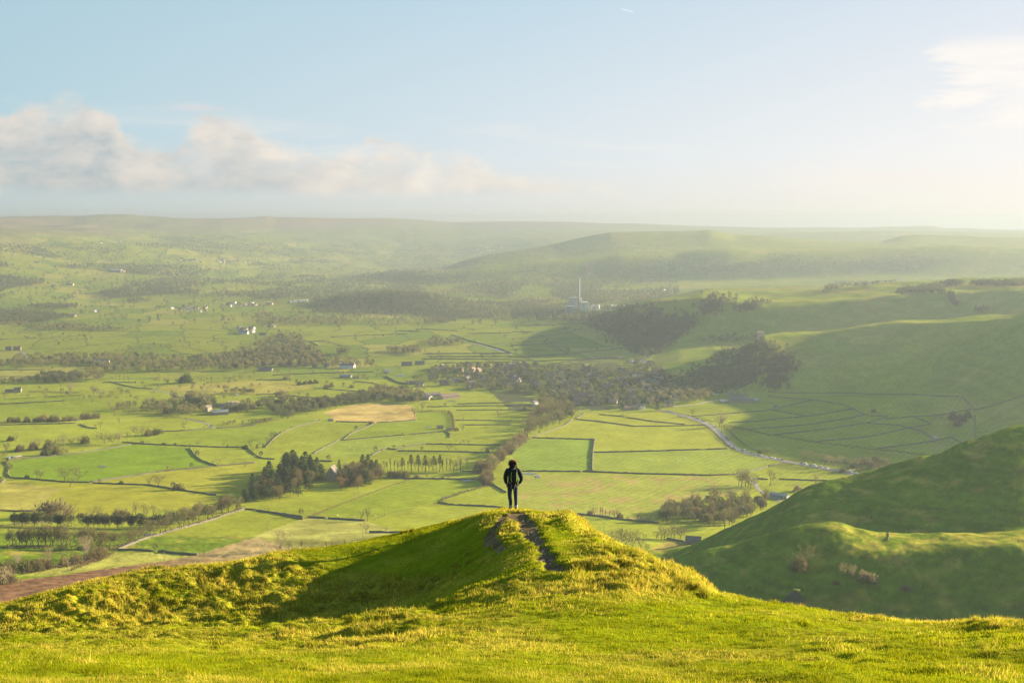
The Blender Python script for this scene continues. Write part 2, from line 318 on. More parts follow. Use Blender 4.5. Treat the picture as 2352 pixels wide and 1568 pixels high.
def empty(name, loc=(0, 0, 0), rz=0, s=1.0):
    o = bpy.data.objects.new(name, None); COL.objects.link(o)
    o.location = loc; o.rotation_euler = (0, 0, rz); o.scale = (s, s, s); return o
def dup(root, loc, rz=0, s=1.0, label=None, cat=None, group=None):
    r = root.copy(); COL.objects.link(r); r.location = loc; r.rotation_euler = (0, 0, rz)
    r.scale = (s, s, s) if not hasattr(s, '__len__') else s
    tag(r, label, cat, group)
    for ch in list(root.children):
        c = ch.copy(); COL.objects.link(c); c.parent = r
        for g in list(ch.children):
            e = g.copy(); COL.objects.link(e); e.parent = c
    return r
class MB:
    """collects boxes, tubes and so on into one mesh"""
    def __init__(s): s.v = []; s.f = []; s.m = []
    def add(s, v, f, mi=0):
        b = len(s.v); s.v += [tuple(p) for p in v]; s.f += [tuple(b+i for i in q) for q in f]; s.m += [mi]*len(f)
    def box(s, c, size, mi=0, rz=0, taper=1.0):
        x, y, z = size[0]/2, size[1]/2, size[2]/2; v = []
        for dz in (-1, 1):
            k = 1 if dz < 0 else taper
            for dx, dy in ((-1, -1), (1, -1), (1, 1), (-1, 1)):
                a, b = dx*x*k, dy*y*k
                v.append((c[0]+a*math.cos(rz)-b*math.sin(rz), c[1]+a*math.sin(rz)+b*math.cos(rz), c[2]+dz*z))
        s.add(v, [(3, 2, 1, 0), (4, 5, 6, 7), (0, 1, 5, 4), (1, 2, 6, 5), (2, 3, 7, 6), (3, 0, 4, 7)], mi)
    def tube(s, pts, rad, n=8, mi=0, cap=True):
        pts = [Vector(p) for p in pts]; rings = []
        for i, p in enumerate(pts):
            d = (pts[min(i+1, len(pts)-1)]-pts[max(i-1, 0)]).normalized()
            a = d.orthogonal().normalized() if i == 0 else (pa - d*pa.dot(d)).normalized()
            pa = a; b = d.cross(a); r = rad[i] if hasattr(rad, '__len__') else rad
            rings.append([p+(a*math.cos(t)+b*math.sin(t))*r for t in [2*math.pi*k/n for k in range(n)]])
        v = [q for r in rings for q in r]; f = []
        for i in range(len(pts)-1):
            for k in range(n):
                f.append((i*n+k, i*n+(k+1) % n, (i+1)*n+(k+1) % n, (i+1)*n+k))
        if cap: f += [tuple(range(n-1, -1, -1)), tuple((len(pts)-1)*n+k for k in range(n))]
        s.add(v, f, mi)
    def ball(s, c, r, mi=0, n=10, m=7):
        v = [(c[0], c[1], c[2]-r[2])]
        for i in range(1, m):
            a = -math.pi/2+math.pi*i/m
            for k in range(n):
                t = 2*math.pi*k/n; v.append((c[0]+r[0]*math.cos(a)*math.cos(t), c[1]+r[1]*math.cos(a)*math.sin(t), c[2]+r[2]*math.sin(a)))
        v.append((c[0], c[1], c[2]+r[2])); f = []
        for k in range(n): f.append((0, 1+(k+1) % n, 1+k))
        for i in range(m-2):
            for k in range(n): f.append((1+i*n+k, 1+i*n+(k+1) % n, 1+(i+1)*n+(k+1) % n, 1+(i+1)*n+k))
        e = len(v)-1
        for k in range(n): f.append((1+(m-2)*n+k, 1+(m-2)*n+(k+1) % n, e))
        s.add(v, f, mi)
    def mesh(s, name, mats, smooth_=False):
        me = bpy.data.meshes.new(name); me.from_pydata(s.v, [], s.f)
        for m in mats: me.materials.append(m)
        for p, mi in zip(me.polygons, s.m): p.material_index = mi; p.use_smooth = smooth_
        me.update(); return me
    def build(s, name, mat, parent=None, loc=None, smooth_=False):
        return link(name, s.mesh(name, mat if isinstance(mat, (list, tuple)) else [mat], smooth_), parent, loc)

def nodes(m):
    m.use_nodes = True; nt = m.node_tree; nt.nodes.clear(); return nt, nt.nodes, nt.links
def simple(name, col, rough=.9, var=.12, scale=3.0, metal=0.0, bump=0.0, spec=.3):
    m = bpy.data.materials.new(name); nt, N, L = nodes(m)
    o = N.new('ShaderNodeOutputMaterial'); b = N.new('ShaderNodeBsdfPrincipled')
    b.inputs['Roughness'].default_value = rough; b.inputs['Metallic'].default_value = metal
    b.inputs['Specular IOR Level'].default_value = spec
    tc = N.new('ShaderNodeTexCoord'); nz = N.new('ShaderNodeTexNoise'); nz.inputs['Scale'].default_value = scale; nz.inputs['Detail'].default_value = 4
    L.new(tc.outputs['Object'], nz.inputs['Vector'])
    mx = N.new('ShaderNodeMix'); mx.data_type = 'RGBA'
    mx.inputs['A'].default_value = (*[c*(1-var*1.6) for c in col], 1); mx.inputs['B'].default_value = (*[min(1, c*(1+var*1.6)) for c in col], 1)
    L.new(nz.outputs['Fac'], mx.inputs['Factor']); L.new(mx.outputs['Result'], b.inputs['Base Color'])
    if bump:
        bp = N.new('ShaderNodeBump'); bp.inputs['Strength'].default_value = bump; L.new(nz.outputs['Fac'], bp.inputs['Height']); L.new(bp.outputs['Normal'], b.inputs['Normal'])
    L.new(b.outputs['BSDF'], o.inputs['Surface']); return m
def leafy(name, col, trans=.35, var=.25, per_object=True, scale=.15, attr=None):
    m = bpy.data.materials.new(name); nt, N, L = nodes(m)
    o = N.new('ShaderNodeOutputMaterial'); d = N.new('ShaderNodeBsdfDiffuse'); t = N.new('ShaderNodeBsdfTranslucent'); mix = N.new('ShaderNodeMixShader')
    mix.inputs[0].default_value = trans
    if attr:
        a = N.new('ShaderNodeAttribute'); a.attribute_name = attr; src = a.outputs['Color']
    else:
        r = N.new('ShaderNodeRGB'); r.outputs[0].default_value = (*col, 1); src = r.outputs[0]
    g = N.new('ShaderNodeNewGeometry'); nz = N.new('ShaderNodeTexNoise'); nz.inputs['Scale'].default_value = scale; nz.inputs['Detail'].default_value = 3
    L.new(g.outputs['Position'], nz.inputs['Vector'])
    oi = N.new('ShaderNodeObjectInfo'); ad = N.new('ShaderNodeMath'); ad.operation = 'ADD'
    L.new(nz.outputs['Fac'], ad.inputs[0]); 
    if per_object: L.new(oi.outputs['Random'], ad.inputs[1])
    else: ad.inputs[1].default_value = .5
    mr = N.new('ShaderNodeMapRange'); mr.inputs['From Min'].default_value = .2; mr.inputs['From Max'].default_value = 1.8
    mr.inputs['To Min'].default_value = 1-var*1.5; mr.inputs['To Max'].default_value = 1+var*1.5
    L.new(ad.outputs[0], mr.inputs['Value'])
    vm = N.new('ShaderNodeVectorMath'); vm.operation = 'SCALE'; L.new(src, vm.inputs[0]); L.new(mr.outputs[0], vm.inputs['Scale'])
    L.new(vm.outputs[0], d.inputs['Color']); L.new(vm.outputs[0], t.inputs['Color'])
    L.new(d.outputs[0], mix.inputs[1]); L.new(t.outputs[0], mix.inputs[2]); L.new(mix.outputs[0], o.inputs['Surface']); return m
def ground_mat(name, scale_a, scale_b, bump, dist=.5, amt=.22):
    m = bpy.data.materials.new(name); nt, N, L = nodes(m)
    o = N.new('ShaderNodeOutputMaterial'); d = N.new('ShaderNodeBsdfDiffuse')
    a = N.new('ShaderNodeAttribute'); a.attribute_name = 'Col'
    g = N.new('ShaderNodeNewGeometry')
    n1 = N.new('ShaderNodeTexNoise'); n1.inputs['Scale'].default_value = scale_a; n1.inputs['Detail'].default_value = 6; n1.inputs['Roughness'].default_value = .65
    n2 = N.new('ShaderNodeTexNoise'); n2.inputs['Scale'].default_value = scale_b; n2.inputs['Detail'].default_value = 5; n2.inputs['Roughness'].default_value = .7
    L.new(g.outputs['Position'], n1.inputs['Vector']); L.new(g.outputs['Position'], n2.inputs['Vector'])
    ml = N.new('ShaderNodeMath'); ml.operation = 'ADD'; L.new(n1.outputs['Fac'], ml.inputs[0]); L.new(n2.outputs['Fac'], ml.inputs[1])
    mr = N.new('ShaderNodeMapRange'); mr.inputs['From Min'].default_value = .6; mr.inputs['From Max'].default_value = 1.4; mr.inputs['To Min'].default_value = 1-amt; mr.inputs['To Max'].default_value = 1+amt
    if name == 'field_grass':
        mp = N.new('ShaderNodeMapping'); mp.inputs['Rotation'].default_value = (0, 0, .55); L.new(g.outputs['Position'], mp.inputs['Vector'])
        wv = N.new('ShaderNodeTexWave'); wv.inputs['Scale'].default_value = .035; wv.inputs['Distortion'].default_value = 6; wv.inputs['Detail'].default_value = 3; wv.inputs['Detail Scale'].default_value = .4
        L.new(mp.outputs[0], wv.inputs['Vector']); sc_ = N.new('ShaderNodeMath'); sc_.operation = 'MULTIPLY_ADD'; zs = N.new('ShaderNodeSeparateXYZ'); L.new(g.outputs['Position'], zs.inputs[0]); zm = N.new('ShaderNodeMapRange'); zm.inputs['From Min'].default_value = -302; zm.inputs['From Max'].default_value = -290; zm.inputs['To Min'].default_value = .17; zm.inputs['To Max'].default_value = .0; L.new(zs.outputs[2], zm.inputs['Value']); L.new(zm.outputs[0], sc_.inputs[1]); L.new(wv.outputs['Fac'], sc_.inputs[0]); L.new(ml.outputs[0], sc_.inputs[2])
        sb = N.new('ShaderNodeMath'); sb.operation = 'SUBTRACT'; sb.inputs[1].default_value = .06; L.new(sc_.outputs[0], sb.inputs[0]); ml = sb
    L.new(ml.outputs[0], mr.inputs['Value'])
    vm = N.new('ShaderNodeVectorMath'); vm.operation = 'SCALE'; L.new(a.outputs['Color'], vm.inputs[0]); L.new(mr.outputs[0], vm.inputs['Scale'])
    L.new(vm.outputs[0], d.inputs['Color'])
    bp = N.new('ShaderNodeBump'); bp.inputs['Strength'].default_value = bump; bp.inputs['Distance'].default_value = dist
    L.new(n2.outputs['Fac'], bp.inputs['Height']); L.new(bp.outputs['Normal'], d.inputs['Normal'])
    L.new(d.outputs[0], o.inputs['Surface']); return m
M = {}
M['valley'] = ground_mat('field_grass', .03, .14, .4, 1.5, .32)
M['turf'] = ground_mat('turf', .8, 9, .5, .05, .3)
M['earth'] = ground_mat('trodden_earth', 1.5, 14, .9, .06, .4)

def grid_mesh(name, land, mat, cols, keep=None):
    nr, nc = land.z.shape
    V = np.stack([land.X, land.Y, land.z], -1).reshape(-1, 3)
    idx = np.arange(nr*nc).reshape(nr, nc)
    Fc = np.stack([idx[:-1, :-1], idx[:-1, 1:], idx[1:, 1:], idx[1:, :-1]], -1)
    Fc = Fc[keep] if keep is not None else Fc.reshape(-1, 4)
    if keep is not None:
        used = np.unique(Fc); mp = np.zeros(nr*nc, np.int64); mp[used] = np.arange(len(used))
        V = V[used]; Fc = mp[Fc]; cols = {k: c.reshape(-1, 3)[used] for k, c in cols.items()}
    else: cols = {k: c.reshape(-1, 3) for k, c in cols.items()}
    return np_mesh(name, V, Fc, [mat], True, None, cols)
# ------------------------------------------------------------------ colours of the land (what grows where, with light and shade put in at a few places)
def in_poly(px, py, poly):
    r = np.zeros(np.shape(px), bool); n = len(poly); j = n-1
    for i in range(n):
        xi, yi = poly[i]; xj, yj = poly[j]
        c = ((yi > py) != (yj > py)) & (px < (xj-xi)*(py-yi)/((yj-yi) if yj != yi else 1e-9)+xi)
        r ^= c; j = i
    return r
def poly_of(c, pts): return [P(c, x, y) for x, y in pts]
vpx, vpy = project(X, Y, LAND.z)
# small fields away from the traced ones: irregular cells laid out on the ground in metres
def cells(x, y, sx, sy, rot, seed):
    c, s = math.cos(rot), math.sin(rot)
    a = (x*c+y*s)/sx; b = (-x*s+y*c)/sy
    ia = np.floor(a).astype(np.int64); ib = np.floor(b).astype(np.int64)
    f1 = np.full(a.shape, 9.0); f2 = np.full(a.shape, 9.0); cid = np.zeros(a.shape)
    for di in (-1, 0, 1):
        for dj in (-1, 0, 1):
            ja, jb = ia+di, ib+dj
            qa = ja+.5+.62*(_hash(ja, jb, seed)-.5); qb = jb+.5+.62*(_hash(ja, jb, seed+1)-.5)
            dd = np.maximum(np.abs(a-qa), np.abs(b-qb))*.6+np.hypot(a-qa, b-qb)*.4
            h = _hash(ja, jb, seed+2)
            m = dd < f1
            f2 = np.where(m, f1, np.minimum(f2, dd)); cid = np.where(m, h, cid); f1 = np.where(m, dd, f1)
    return f2-f1, cid
wx = X + fbm(X/160, Y/160, 2, 15)*26; wy = Y + fbm(X/160, Y/160, 2, 16)*26
edgeF, cidF = cells(wx, wy, 120, 210, .25, 201)
G1 = np.array((.130, .160, .018)); G2 = np.array((.172, .188, .022)); G3 = np.array((.21, .20, .040)); G4 = np.array((.10, .145, .02))
DRY = np.array((.26, .205, .085)); BRACK = np.array((.125, .072, .038)); MOOR = np.array((.17, .125, .07)); DARK = np.array((.05, .065, .025))
def mixc(a, b, t): return a*(1-t[..., None]) + b*t[..., None]
base = mixc(np.broadcast_to(G1, X.shape+(3,)), np.broadcast_to(G2, X.shape+(3,)), cidF)
base = mixc(base, np.broadcast_to(G3, X.shape+(3,)), smooth(.82, .9, cidF)*.8)
base = mixc(base, np.broadcast_to(G4, X.shape+(3,)), smooth(.18, .1, cidF)*.6)
inhedge = (1-smooth(.015, .045, edgeF))*smooth(2300, 2700, Y)
base = mixc(base, np.broadcast_to(DARK, X.shape+(3,)), inhedge*.85)
# moorland heights
moor = smooth(-150, -60, LAND.z + 60*fbm(X/700, Y/700, 4, 303))*smooth(5000, 6500, Y)
moorc = mixc(np.broadcast_to(MOOR, X.shape+(3,)), np.broadcast_to(np.array((.13, .13, .045)), X.shape+(3,)), smooth(-.3, .4, fbm(X/800, Y/1500, 4, 305)))
base = mixc(base, moorc, moor)
# far woods read as brown-green stain under the trees
# open hillsides on the right: plain rough pasture without field walls
hillr = smooth(1380, 1500, vpx)*smooth(2150, 2300, Y)*(1-smooth(3900, 4300, Y)) + (Y < 960)*1.0 + smooth(2080, 2200, vpx)*smooth(1000, 1100, Y)*(1-smooth(2100, 2200, Y))
hillr = np.clip(np.maximum(hillr, smooth(1230, 1330, vpx)*smooth(5600, 5900, Y)*(1-moor)*.85), 0, 1)
pasture = mixc(np.broadcast_to(np.array((.155, .185, .018)), X.shape+(3,)), np.broadcast_to(np.array((.215, .195, .035)), X.shape+(3,)), smooth(-.15, .55, fbm(X/90, Y/90, 5, 307)))
base = mixc(base, pasture, hillr)
# the near spurs
spur = (1-smooth(940, 980, Y))
sp = mixc(np.broadcast_to(np.array((.095, .140, .010)), X.shape+(3,)), np.broadcast_to(np.array((.20, .18, .028)), X.shape+(3,)), smooth(.12, .6, fbm(X/14, Y/14, 5, 311)+.35*fbm(X/70, Y/70, 3, 312)))
terr = fbm(X/26, LAND.z/1.5, 3, 315); sp = sp*(1+.28*np.clip(terr, -1, 1)+.22*fbm(X/2.6, Y/3, 3, 319))[..., None]
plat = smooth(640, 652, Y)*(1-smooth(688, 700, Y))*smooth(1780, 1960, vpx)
sp = mixc(sp, np.broadcast_to(np.array((.24, .225, .03)), X.shape+(3,)), plat*smooth(-.5, .3, fbm(X/9, Y/9, 4, 318)))  # golden grass on the ledge, with sunlight put into its colour
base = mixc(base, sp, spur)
base = base*(1+.16*(fbm(X/60, LAND.z/3.2, 3, 316)*hillr)[..., None])
# traced fields
def paint(poly, col, var=.0, soft=None):
    global base
    m = in_poly(vpx, vpy, poly) & ((Y > 960) | (vpx < 1450))
    c = np.array(col)
    base[m] = c*(1+var*(fbm(X[m]/30, Y[m]/30, 3, 333)[:, None]))
FB = (.145, .180, .014); FC = (.172, .195, .018); FD = (.195, .197, .020); FE = (.115, .170, .010)
valley_near = (Y > 960) & (Y < 2350) & (hillr < .5)
base[valley_near] = np.array(FC)*(1+.18*fbm(X[valley_near]/70, Y[valley_near]/70, 4, 341)[:, None])
paint(poly_of('e', [(60, 1020), (740, 940), (1130, 850), (1280, 870), (1730, 900), (1780, 970), (1850, 1020), (1990, 1065), (1500, 1110), (830, 1210), (300, 1180), (100, 1170)]), FE, .1)
paint(poly_of('e', [(1130, 840), (1500, 750), (1980, 710), (2351, 690), (2351, 880), (1740, 885), (1300, 860)]), FB, .1)
paint(poly_of('f', [(0, 690), (330, 640), (600, 640), (250, 745), (90, 890), (0, 870)]), FB, .1)
paint(poly_of('e', [(0, 440), (450, 430), (730, 425), (1000, 480), (1050, 590), (300, 640), (0, 635)]), FB, .1)
paint(poly_of('e', [(830, 1215), (1500, 1110), (2351, 1040), (2351, 1300), (1800, 1440), (950, 1520), (300, 1500), (0, 1460), (0, 1190), (600, 1215)]), FD, .15)
paint(poly_of('e', [(0, 1195), (560, 1270), (300, 1480), (0, 1480)]), (.215, .20, .04), .3)
paint(poly_of('f', [(90, 900), (250, 745), (600, 645), (680, 660), (1050, 670), (770, 820), (530, 950), (260, 960)]), FC, .1)
paint(poly_of('f', [(800, 820), (1090, 670), (1480, 640), (1490, 570), (1790, 570), (1780, 740), (1300, 770)]), FB, .1)
paint(poly_of('f', [(620, 570), (900, 500), (1130, 485), (1440, 510), (1480, 640), (1110, 665), (730, 655)]), (.30, .225, .07), .5)
paint(poly_of('f', [(530, 950), (800, 825), (1730, 745), (1780, 800), (1500, 860), (1200, 900), (1060, 965), (780, 1000)]), (.165, .20, .025), .15)
paint(poly_of('e', [(1430, 340), (2100, 290), (2351, 280), (2700, 300), (2900, 340), (2500, 395), (2351, 400), (1700, 400)]), (.235, .21, .04), .2)
paint(poly_of('f', [(590, 1500), (1410, 1190), (2080, 1190), (2090, 1240), (1700, 1370), (1100, 1530)]), FB, .1)
paint(poly_of('g', [(100, 815), (760, 820), (740, 1110), (90, 1110), (0, 960)]), (.135, .185, .022), .1)
paint(poly_of('g', [(190, 800), (500, 690), (590, 640), (1130, 700), (1780, 690), (1980, 900), (760, 935), (755, 820)]), (.20, .215, .022), .08)
paint(poly_of('g', [(600, 630), (700, 580), (1360, 570), (1790, 690), (1130, 695)]), (.20, .21, .022), .08)
paint(poly_of('g', [(750, 940), (1990, 905), (2351, 1020), (2200, 1130), (740, 1115)]), (.165, .20, .025), .08)
m = in_poly(vpx, vpy, poly_of('g', [(60, 1130), (2050, 1160), (2200, 1300), (1400, 1430), (1300, 1560), (600, 1540), (60, 1440), (0, 1200)])) & (Y > 960)
mar = smooth(.02, .35, fbm(X/16, Y/16, 4, 351))[..., None]
base = np.where(m[..., None], np.array((.18, .20, .03))*(1-mar)+np.array((.21, .175, .05))*mar, base)
paint(poly_of('j', [(480, 165), (1000, 190), (1350, 300), (300, 480), (0, 500), (0, 320), (400, 180)]), (.20, .20, .045), .5)
paint(poly_of('k', [(1200, 480), (1450, 370), (1640, 410), (1400, 540)]), (.25, .20, .045), .15)
# river bank pasture and bracken at the foot of the near slope
brk = poly_of('i', [(-400, 900), (0, 775), (300, 720), (700, 670), (1100, 600), (1600, 545), (1800, 500), (2351, 340), (2900, 500), (2400, 700), (1500, 900), (-400, 1500)])
m = in_poly(vpx, vpy+2.2*fbm(X/12, Y/12, 4, 401), brk) & (Y > 480) & (vpx < 1300)
t = smooth(900, 2400, (vpx)*4.0 + 300*fbm(X/25, Y/25, 3, 402))[..., None]
br = BRACK*(1+.55*fbm(X/7, Y/7, 4, 403)[..., None])*(1-t)+DRY*.9*(1+.4*fbm(X/9, Y/9, 4, 404)[..., None])*t
base = np.where(m[..., None], br, base)
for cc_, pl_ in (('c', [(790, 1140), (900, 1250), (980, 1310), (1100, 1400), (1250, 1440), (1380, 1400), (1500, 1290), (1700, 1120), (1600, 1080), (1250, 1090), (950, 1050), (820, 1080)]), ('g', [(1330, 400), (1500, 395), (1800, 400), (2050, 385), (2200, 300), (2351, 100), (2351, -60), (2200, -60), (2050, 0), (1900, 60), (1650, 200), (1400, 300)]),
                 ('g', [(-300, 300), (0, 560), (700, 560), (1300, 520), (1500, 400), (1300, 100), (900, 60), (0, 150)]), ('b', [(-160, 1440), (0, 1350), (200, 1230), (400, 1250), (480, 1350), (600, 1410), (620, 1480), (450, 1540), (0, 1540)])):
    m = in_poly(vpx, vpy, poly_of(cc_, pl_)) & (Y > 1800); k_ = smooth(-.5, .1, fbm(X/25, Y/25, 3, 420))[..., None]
    base = np.where(m[..., None], base*(1-k_)+np.array((.062, .070, .030))*k_, base)  # dark woodland floor; on the hill nose it also stands in for shade
# lit pasture strip above the bracken
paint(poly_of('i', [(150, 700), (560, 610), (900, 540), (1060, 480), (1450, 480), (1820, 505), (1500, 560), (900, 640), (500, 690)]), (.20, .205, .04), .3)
# stubbly brown ground left of the far valley, pale far strips
tr = .10*fbm(X/5, Y/2.5, 2, 410)[..., None]*(Y < 2400)[..., None]
m = in_poly(vpx, vpy, poly_of('c', [(672, 585), (790, 568), (800, 580), (745, 620), (728, 690), (742, 705), (690, 700)])) & (Y > 5500); base = np.where(m[..., None], np.array((.26, .20, .09)), base)
base = base*(1+.08*(Y < 2700)*(Y > 960))[..., None]
base = np.clip(base*(1+tr), .005, .6)
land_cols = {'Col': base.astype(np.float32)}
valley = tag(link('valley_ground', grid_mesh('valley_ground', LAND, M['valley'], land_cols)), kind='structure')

# foreground hill: turf, bare path
g1 = np.array((.110, .140, .005)); g2 = np.array((.24, .20, .025))
dryv = FG.dry[..., None]*.55
fc = g1*(1-dryv)+g2*dryv
fc = fc*(1+.25*fbm(fX/.5, fY/.5, 3, 501)[..., None])
earth = np.array((.115, .085, .042))*(1+.45*fbm(fX/.25, fY/.25, 4, 503)[..., None])
pc = (FG.path > .5)
fc = np.where(pc[..., None], earth, fc*(1-.3*np.exp(-(np.clip(pm, 0, 9)/.08)**2)[..., None]))
face_p = (FG.path[:-1, :-1]+FG.path[1:, 1:]+FG.path[:-1, 1:]+FG.path[1:, :-1]) > 2.0
tag(link('hillside', grid_mesh('hillside', FG, M['turf'], {'Col': fc}, ~face_p)), kind='structure')
tag(link('path', grid_mesh('path', FG, M['earth'], {'Col': np.where(pc[..., None], earth, fc)}, face_p)), kind='structure')
# ------------------------------------------------------------------ plants
M['bark'] = simple('bark', (.085, .065, .042), .95, .2, 1.5)
M['bark_pale'] = simple('bark_pale', (.20, .17, .115), .95, .2, 1.5)
M['twigs'] = leafy('bare_twigs', (.155, .145, .055), .3, .22)
M['twigs_pale'] = leafy('pale_twigs', (.23, .19, .10), .3, .18)
M['twigs_red'] = leafy('russet_twigs', (.14, .112, .052), .3, .2)
M['needles'] = leafy('needles', (.060, .088, .026), .25, .25)
M['ever'] = leafy('evergreen_leaves', (.055, .075, .02), .25, .25)
def perp(d, rng):
    a = Vector((rng.uniform(-1, 1), rng.uniform(-1, 1), rng.uniform(-1, 1))); a = a - d*a.dot(d)
    return a.normalized() if a.length > 1e-3 else d.orthogonal().normalized()
def grow(rng, h, spread, trunk=.28, up=.35, depth=4, lean=(0, 0)):
    """limbs of a leafless tree: list of (a, b, ra, rb, level)"""
    segs = []
    def rec(p, d, L, r, lv):
        n = 3 if lv < 2 else 2; q = p
        for k in range(n):
            e = q + d*(L/n); r2 = r*(1-.22*(k+1)/n*1.2)
            segs.append((q, e, r*(1-.22*k/n*1.2), r2, lv)); q = e
            d = (d + perp(d, rng)*.16 + Vector((0, 0, up*.25))).normalized()
            if lv and lv < depth and k < n-1 and rng.random() < .75:
                s = (d + perp(d, rng)*rng.uniform(.7, 1.2)).normalized(); rec(q, s, L*rng.uniform(.45, .65), r2*.55, lv+1)
        if lv < depth:
            m = rng.randint(3, 5) if lv == 0 else rng.randint(2, 3); a0 = rng.uniform(0, 6.28)
            for k in range(m):
                a = a0+6.283*k/m+rng.uniform(-.4, .4); o = rng.uniform(.55, 1.0)*spread
                s = (d*1.0 + Vector((math.cos(a), math.sin(a), 0))*o*(1.0 if lv == 0 else .8) + Vector((0, 0, up))).normalized()
                rec(q, s, L*rng.uniform(.62, .85) if lv else h*.27*rng.uniform(.85, 1.15), r2*.62, lv+1)
    rec(Vector((0, 0, -.4)), Vector((lean[0], lean[1], 1)).normalized(), h*trunk, h*.026, 0)
    return segs
def twig_tris(rng, segs, n, ln, wd, lv0=3):
    ends = [s for s in segs if s[4] >= lv0] or segs
    T = []
    for i in range(n):
        a, b, ra, rb, lv = rng.choice(ends); t = rng.random(); p = a.lerp(b, t); d = (b-a).normalized()
        d2 = (d + perp(d, rng)*rng.uniform(.3, 1.1) + Vector((0, 0, .25))).normalized()
        L = ln*rng.uniform(.5, 1.3); s = perp(d2, rng)*wd*rng.uniform(.6, 1.3)/2
        T += [p-s, p+s, p+d2*L]
    return T
def tri_mesh(name, T, mat):
    V = np.array([tuple(v) for v in T], np.float32); return np_mesh(name, V, np.arange(len(V)).reshape(-1, 3), [mat], False)
def limbs_mb(segs, maxlv, n=5):
    mb = MB()
    for a, b, ra, rb, lv in segs:
        if lv <= maxlv: mb.tube([a, b], [ra, rb], n if lv < 2 else 3, 0, cap=False)
    return mb
PROTO = {}
def proto_bare(key, seed, h=16, spread=.9, trunk=.28, up=.35, n=1500, twl=1.3, tww=.07, crown='twigs', bark='bark', lean=(0, 0), depth=4, maxlv=3):
    rng = random.Random(seed); segs = grow(rng, h, spread, trunk, up, depth, lean)
    top = max(s[1].z for s in segs); k = h/(top+.5)
    segs = [(a*k, b*k, ra, rb, lv) for a, b, ra, rb, lv in segs]
    tm = limbs_mb(segs, maxlv).mesh(key+'_trunk', [M[bark]], True)
    cm = tri_mesh(key+'_crown', twig_tris(rng, segs, n, twl, tww), M[crown])
    PROTO[key] = (tm, cm, h)
for i in range(3): proto_bare('round%d' % i, 10+i, 16, 1.5, .20, .18, 2300, 1.4)
for i in range(2): proto_bare('tall%d' % i, 20+i, 18, .95, .28, .38, 2000, 1.4)
for i in range(2): proto_bare('slim%d' % i, 30+i, 17, .30, .45, .9, 900, 1.1, .06)
for i in range(2): proto_bare('thin%d' % i, 35+i, 13, 1.2, .26, .25, 650, 1.1, .07)
for i in range(2): proto_bare('pale%d' % i, 40+i, 15, 1.1, .18, .45, 1700, 1.2, .07, 'twigs_pale', 'bark_pale')
for i in range(2): proto_bare('wood%d' % i, 50+i, 15, 1.0, .26, .4, 2000, 1.5, .11)
proto_bare('red0', 60, 13, .8, .12, .4, 1900, 1.1, .10, 'twigs_red'); proto_bare('lean0', 70, 13, .9, .3, .3, 900, 1.1, .06, lean=(.35, 0))
def proto_bush(key, seed, h, mat, n=900):
    rng = random.Random(seed); T = []; tm = MB()
    for k in range(7):
        a = rng.uniform(0, 6.28); tm.tube([(0, 0, -.2), (math.cos(a)*h*.25, math.sin(a)*h*.25, h*.45), (math.cos(a)*h*.4, math.sin(a)*h*.4, h*.75)], [.09, .06, .02], 4, 0, False)
    for k in range(n):
        v = Vector((rng.gauss(0, 1), rng.gauss(0, 1), abs(rng.gauss(0, 1)))).normalized()*rng.uniform(.45, 1)**.5
        lump = 1+.25*math.sin(v.x*4+seed)+.22*math.sin(v.y*6+v.z*4+seed)+rng.uniform(-.15, .1)
        p = Vector((v.x*h*.72, v.y*h*.72, v.z*h*.85))*lump; d = (v+Vector((rng.uniform(-.6, .6), rng.uniform(-.6, .6), .5))).normalized()
        s = perp(d, rng)*.09*h/3; T += [p-s, p+s, p+d*h*.22]
    PROTO[key] = (tm.mesh(key+'_stems', [M['bark']], True), tri_mesh(key+'_crown', T, M[mat]), h)
proto_bush('bush0', 1, 4, 'twigs'); proto_bush('bush1', 2, 4, 'twigs_red'); proto_bush('bush2', 3, 4, 'ever', 1100); proto_bush('bushp', 4, 4, 'twigs_pale')
def conifer_tris(rng, h, R, n, w=.5, base=.12, irregular=.3):
    T = []
    ph = rng.uniform(0, 6)
    for k in range(n):
        t = 1-(1-rng.random())**.62 if False else rng.random()**1.25; z = h*(base+(1-base)*t)
        a = rng.uniform(0, 6.283); env = (1-t)**.6*(1+irregular*math.sin(3*a+ph+t*9)*.6+irregular*math.sin(t*26+ph)*.5)
        r = R*env*rng.uniform(.45, 1.05)
        p = Vector((math.cos(a)*r, math.sin(a)*r, z)); d = Vector((math.cos(a), math.sin(a), rng.uniform(-.45, .25))).normalized()
        L = w*rng.uniform(.8, 1.8); s = Vector((-math.sin(a), math.cos(a), rng.uniform(-.5, .5)))*w*rng.uniform(.25, .5)
        T += [p-s, p+s, p+d*L]
    return T
def proto_con(key, seed, h, R, n, base=.12, irr=.3, mat='needles'):
    rng = random.Random(seed); mb = MB(); mb.tube([(0, 0, -.5), (0, 0, h*.5), (0, 0, h*.96)], [h*.016, h*.011, .02], 6, 0, False)
    for k in range(14):
        a = k*2.4; z = h*(base+(.9-base)*k/14); r = R*(1-(z/h))*.8+.2; mb.tube([(0, 0, z), (math.cos(a)*r, math.sin(a)*r, z+.1*r)], [.07, .02], 3, 0, False)
    PROTO[key] = (mb.mesh(key+'_trunk', [M['bark']], True), tri_mesh(key+'_crown', conifer_tris(rng, h, R, n, .85, base, irr), M[mat]), h)
proto_con('fir0', 1, 17, 3.9, 1700, .14, .5); proto_con('fir1', 2, 15, 4.2, 1700, .1, .8); proto_con('fir2', 3, 18, 4.6, 1700, .22, .9)
proto_con('pine0', 4, 20, 2.6, 800, .50, .7); proto_con('pine1', 5, 21, 3.0, 850, .42, .8)
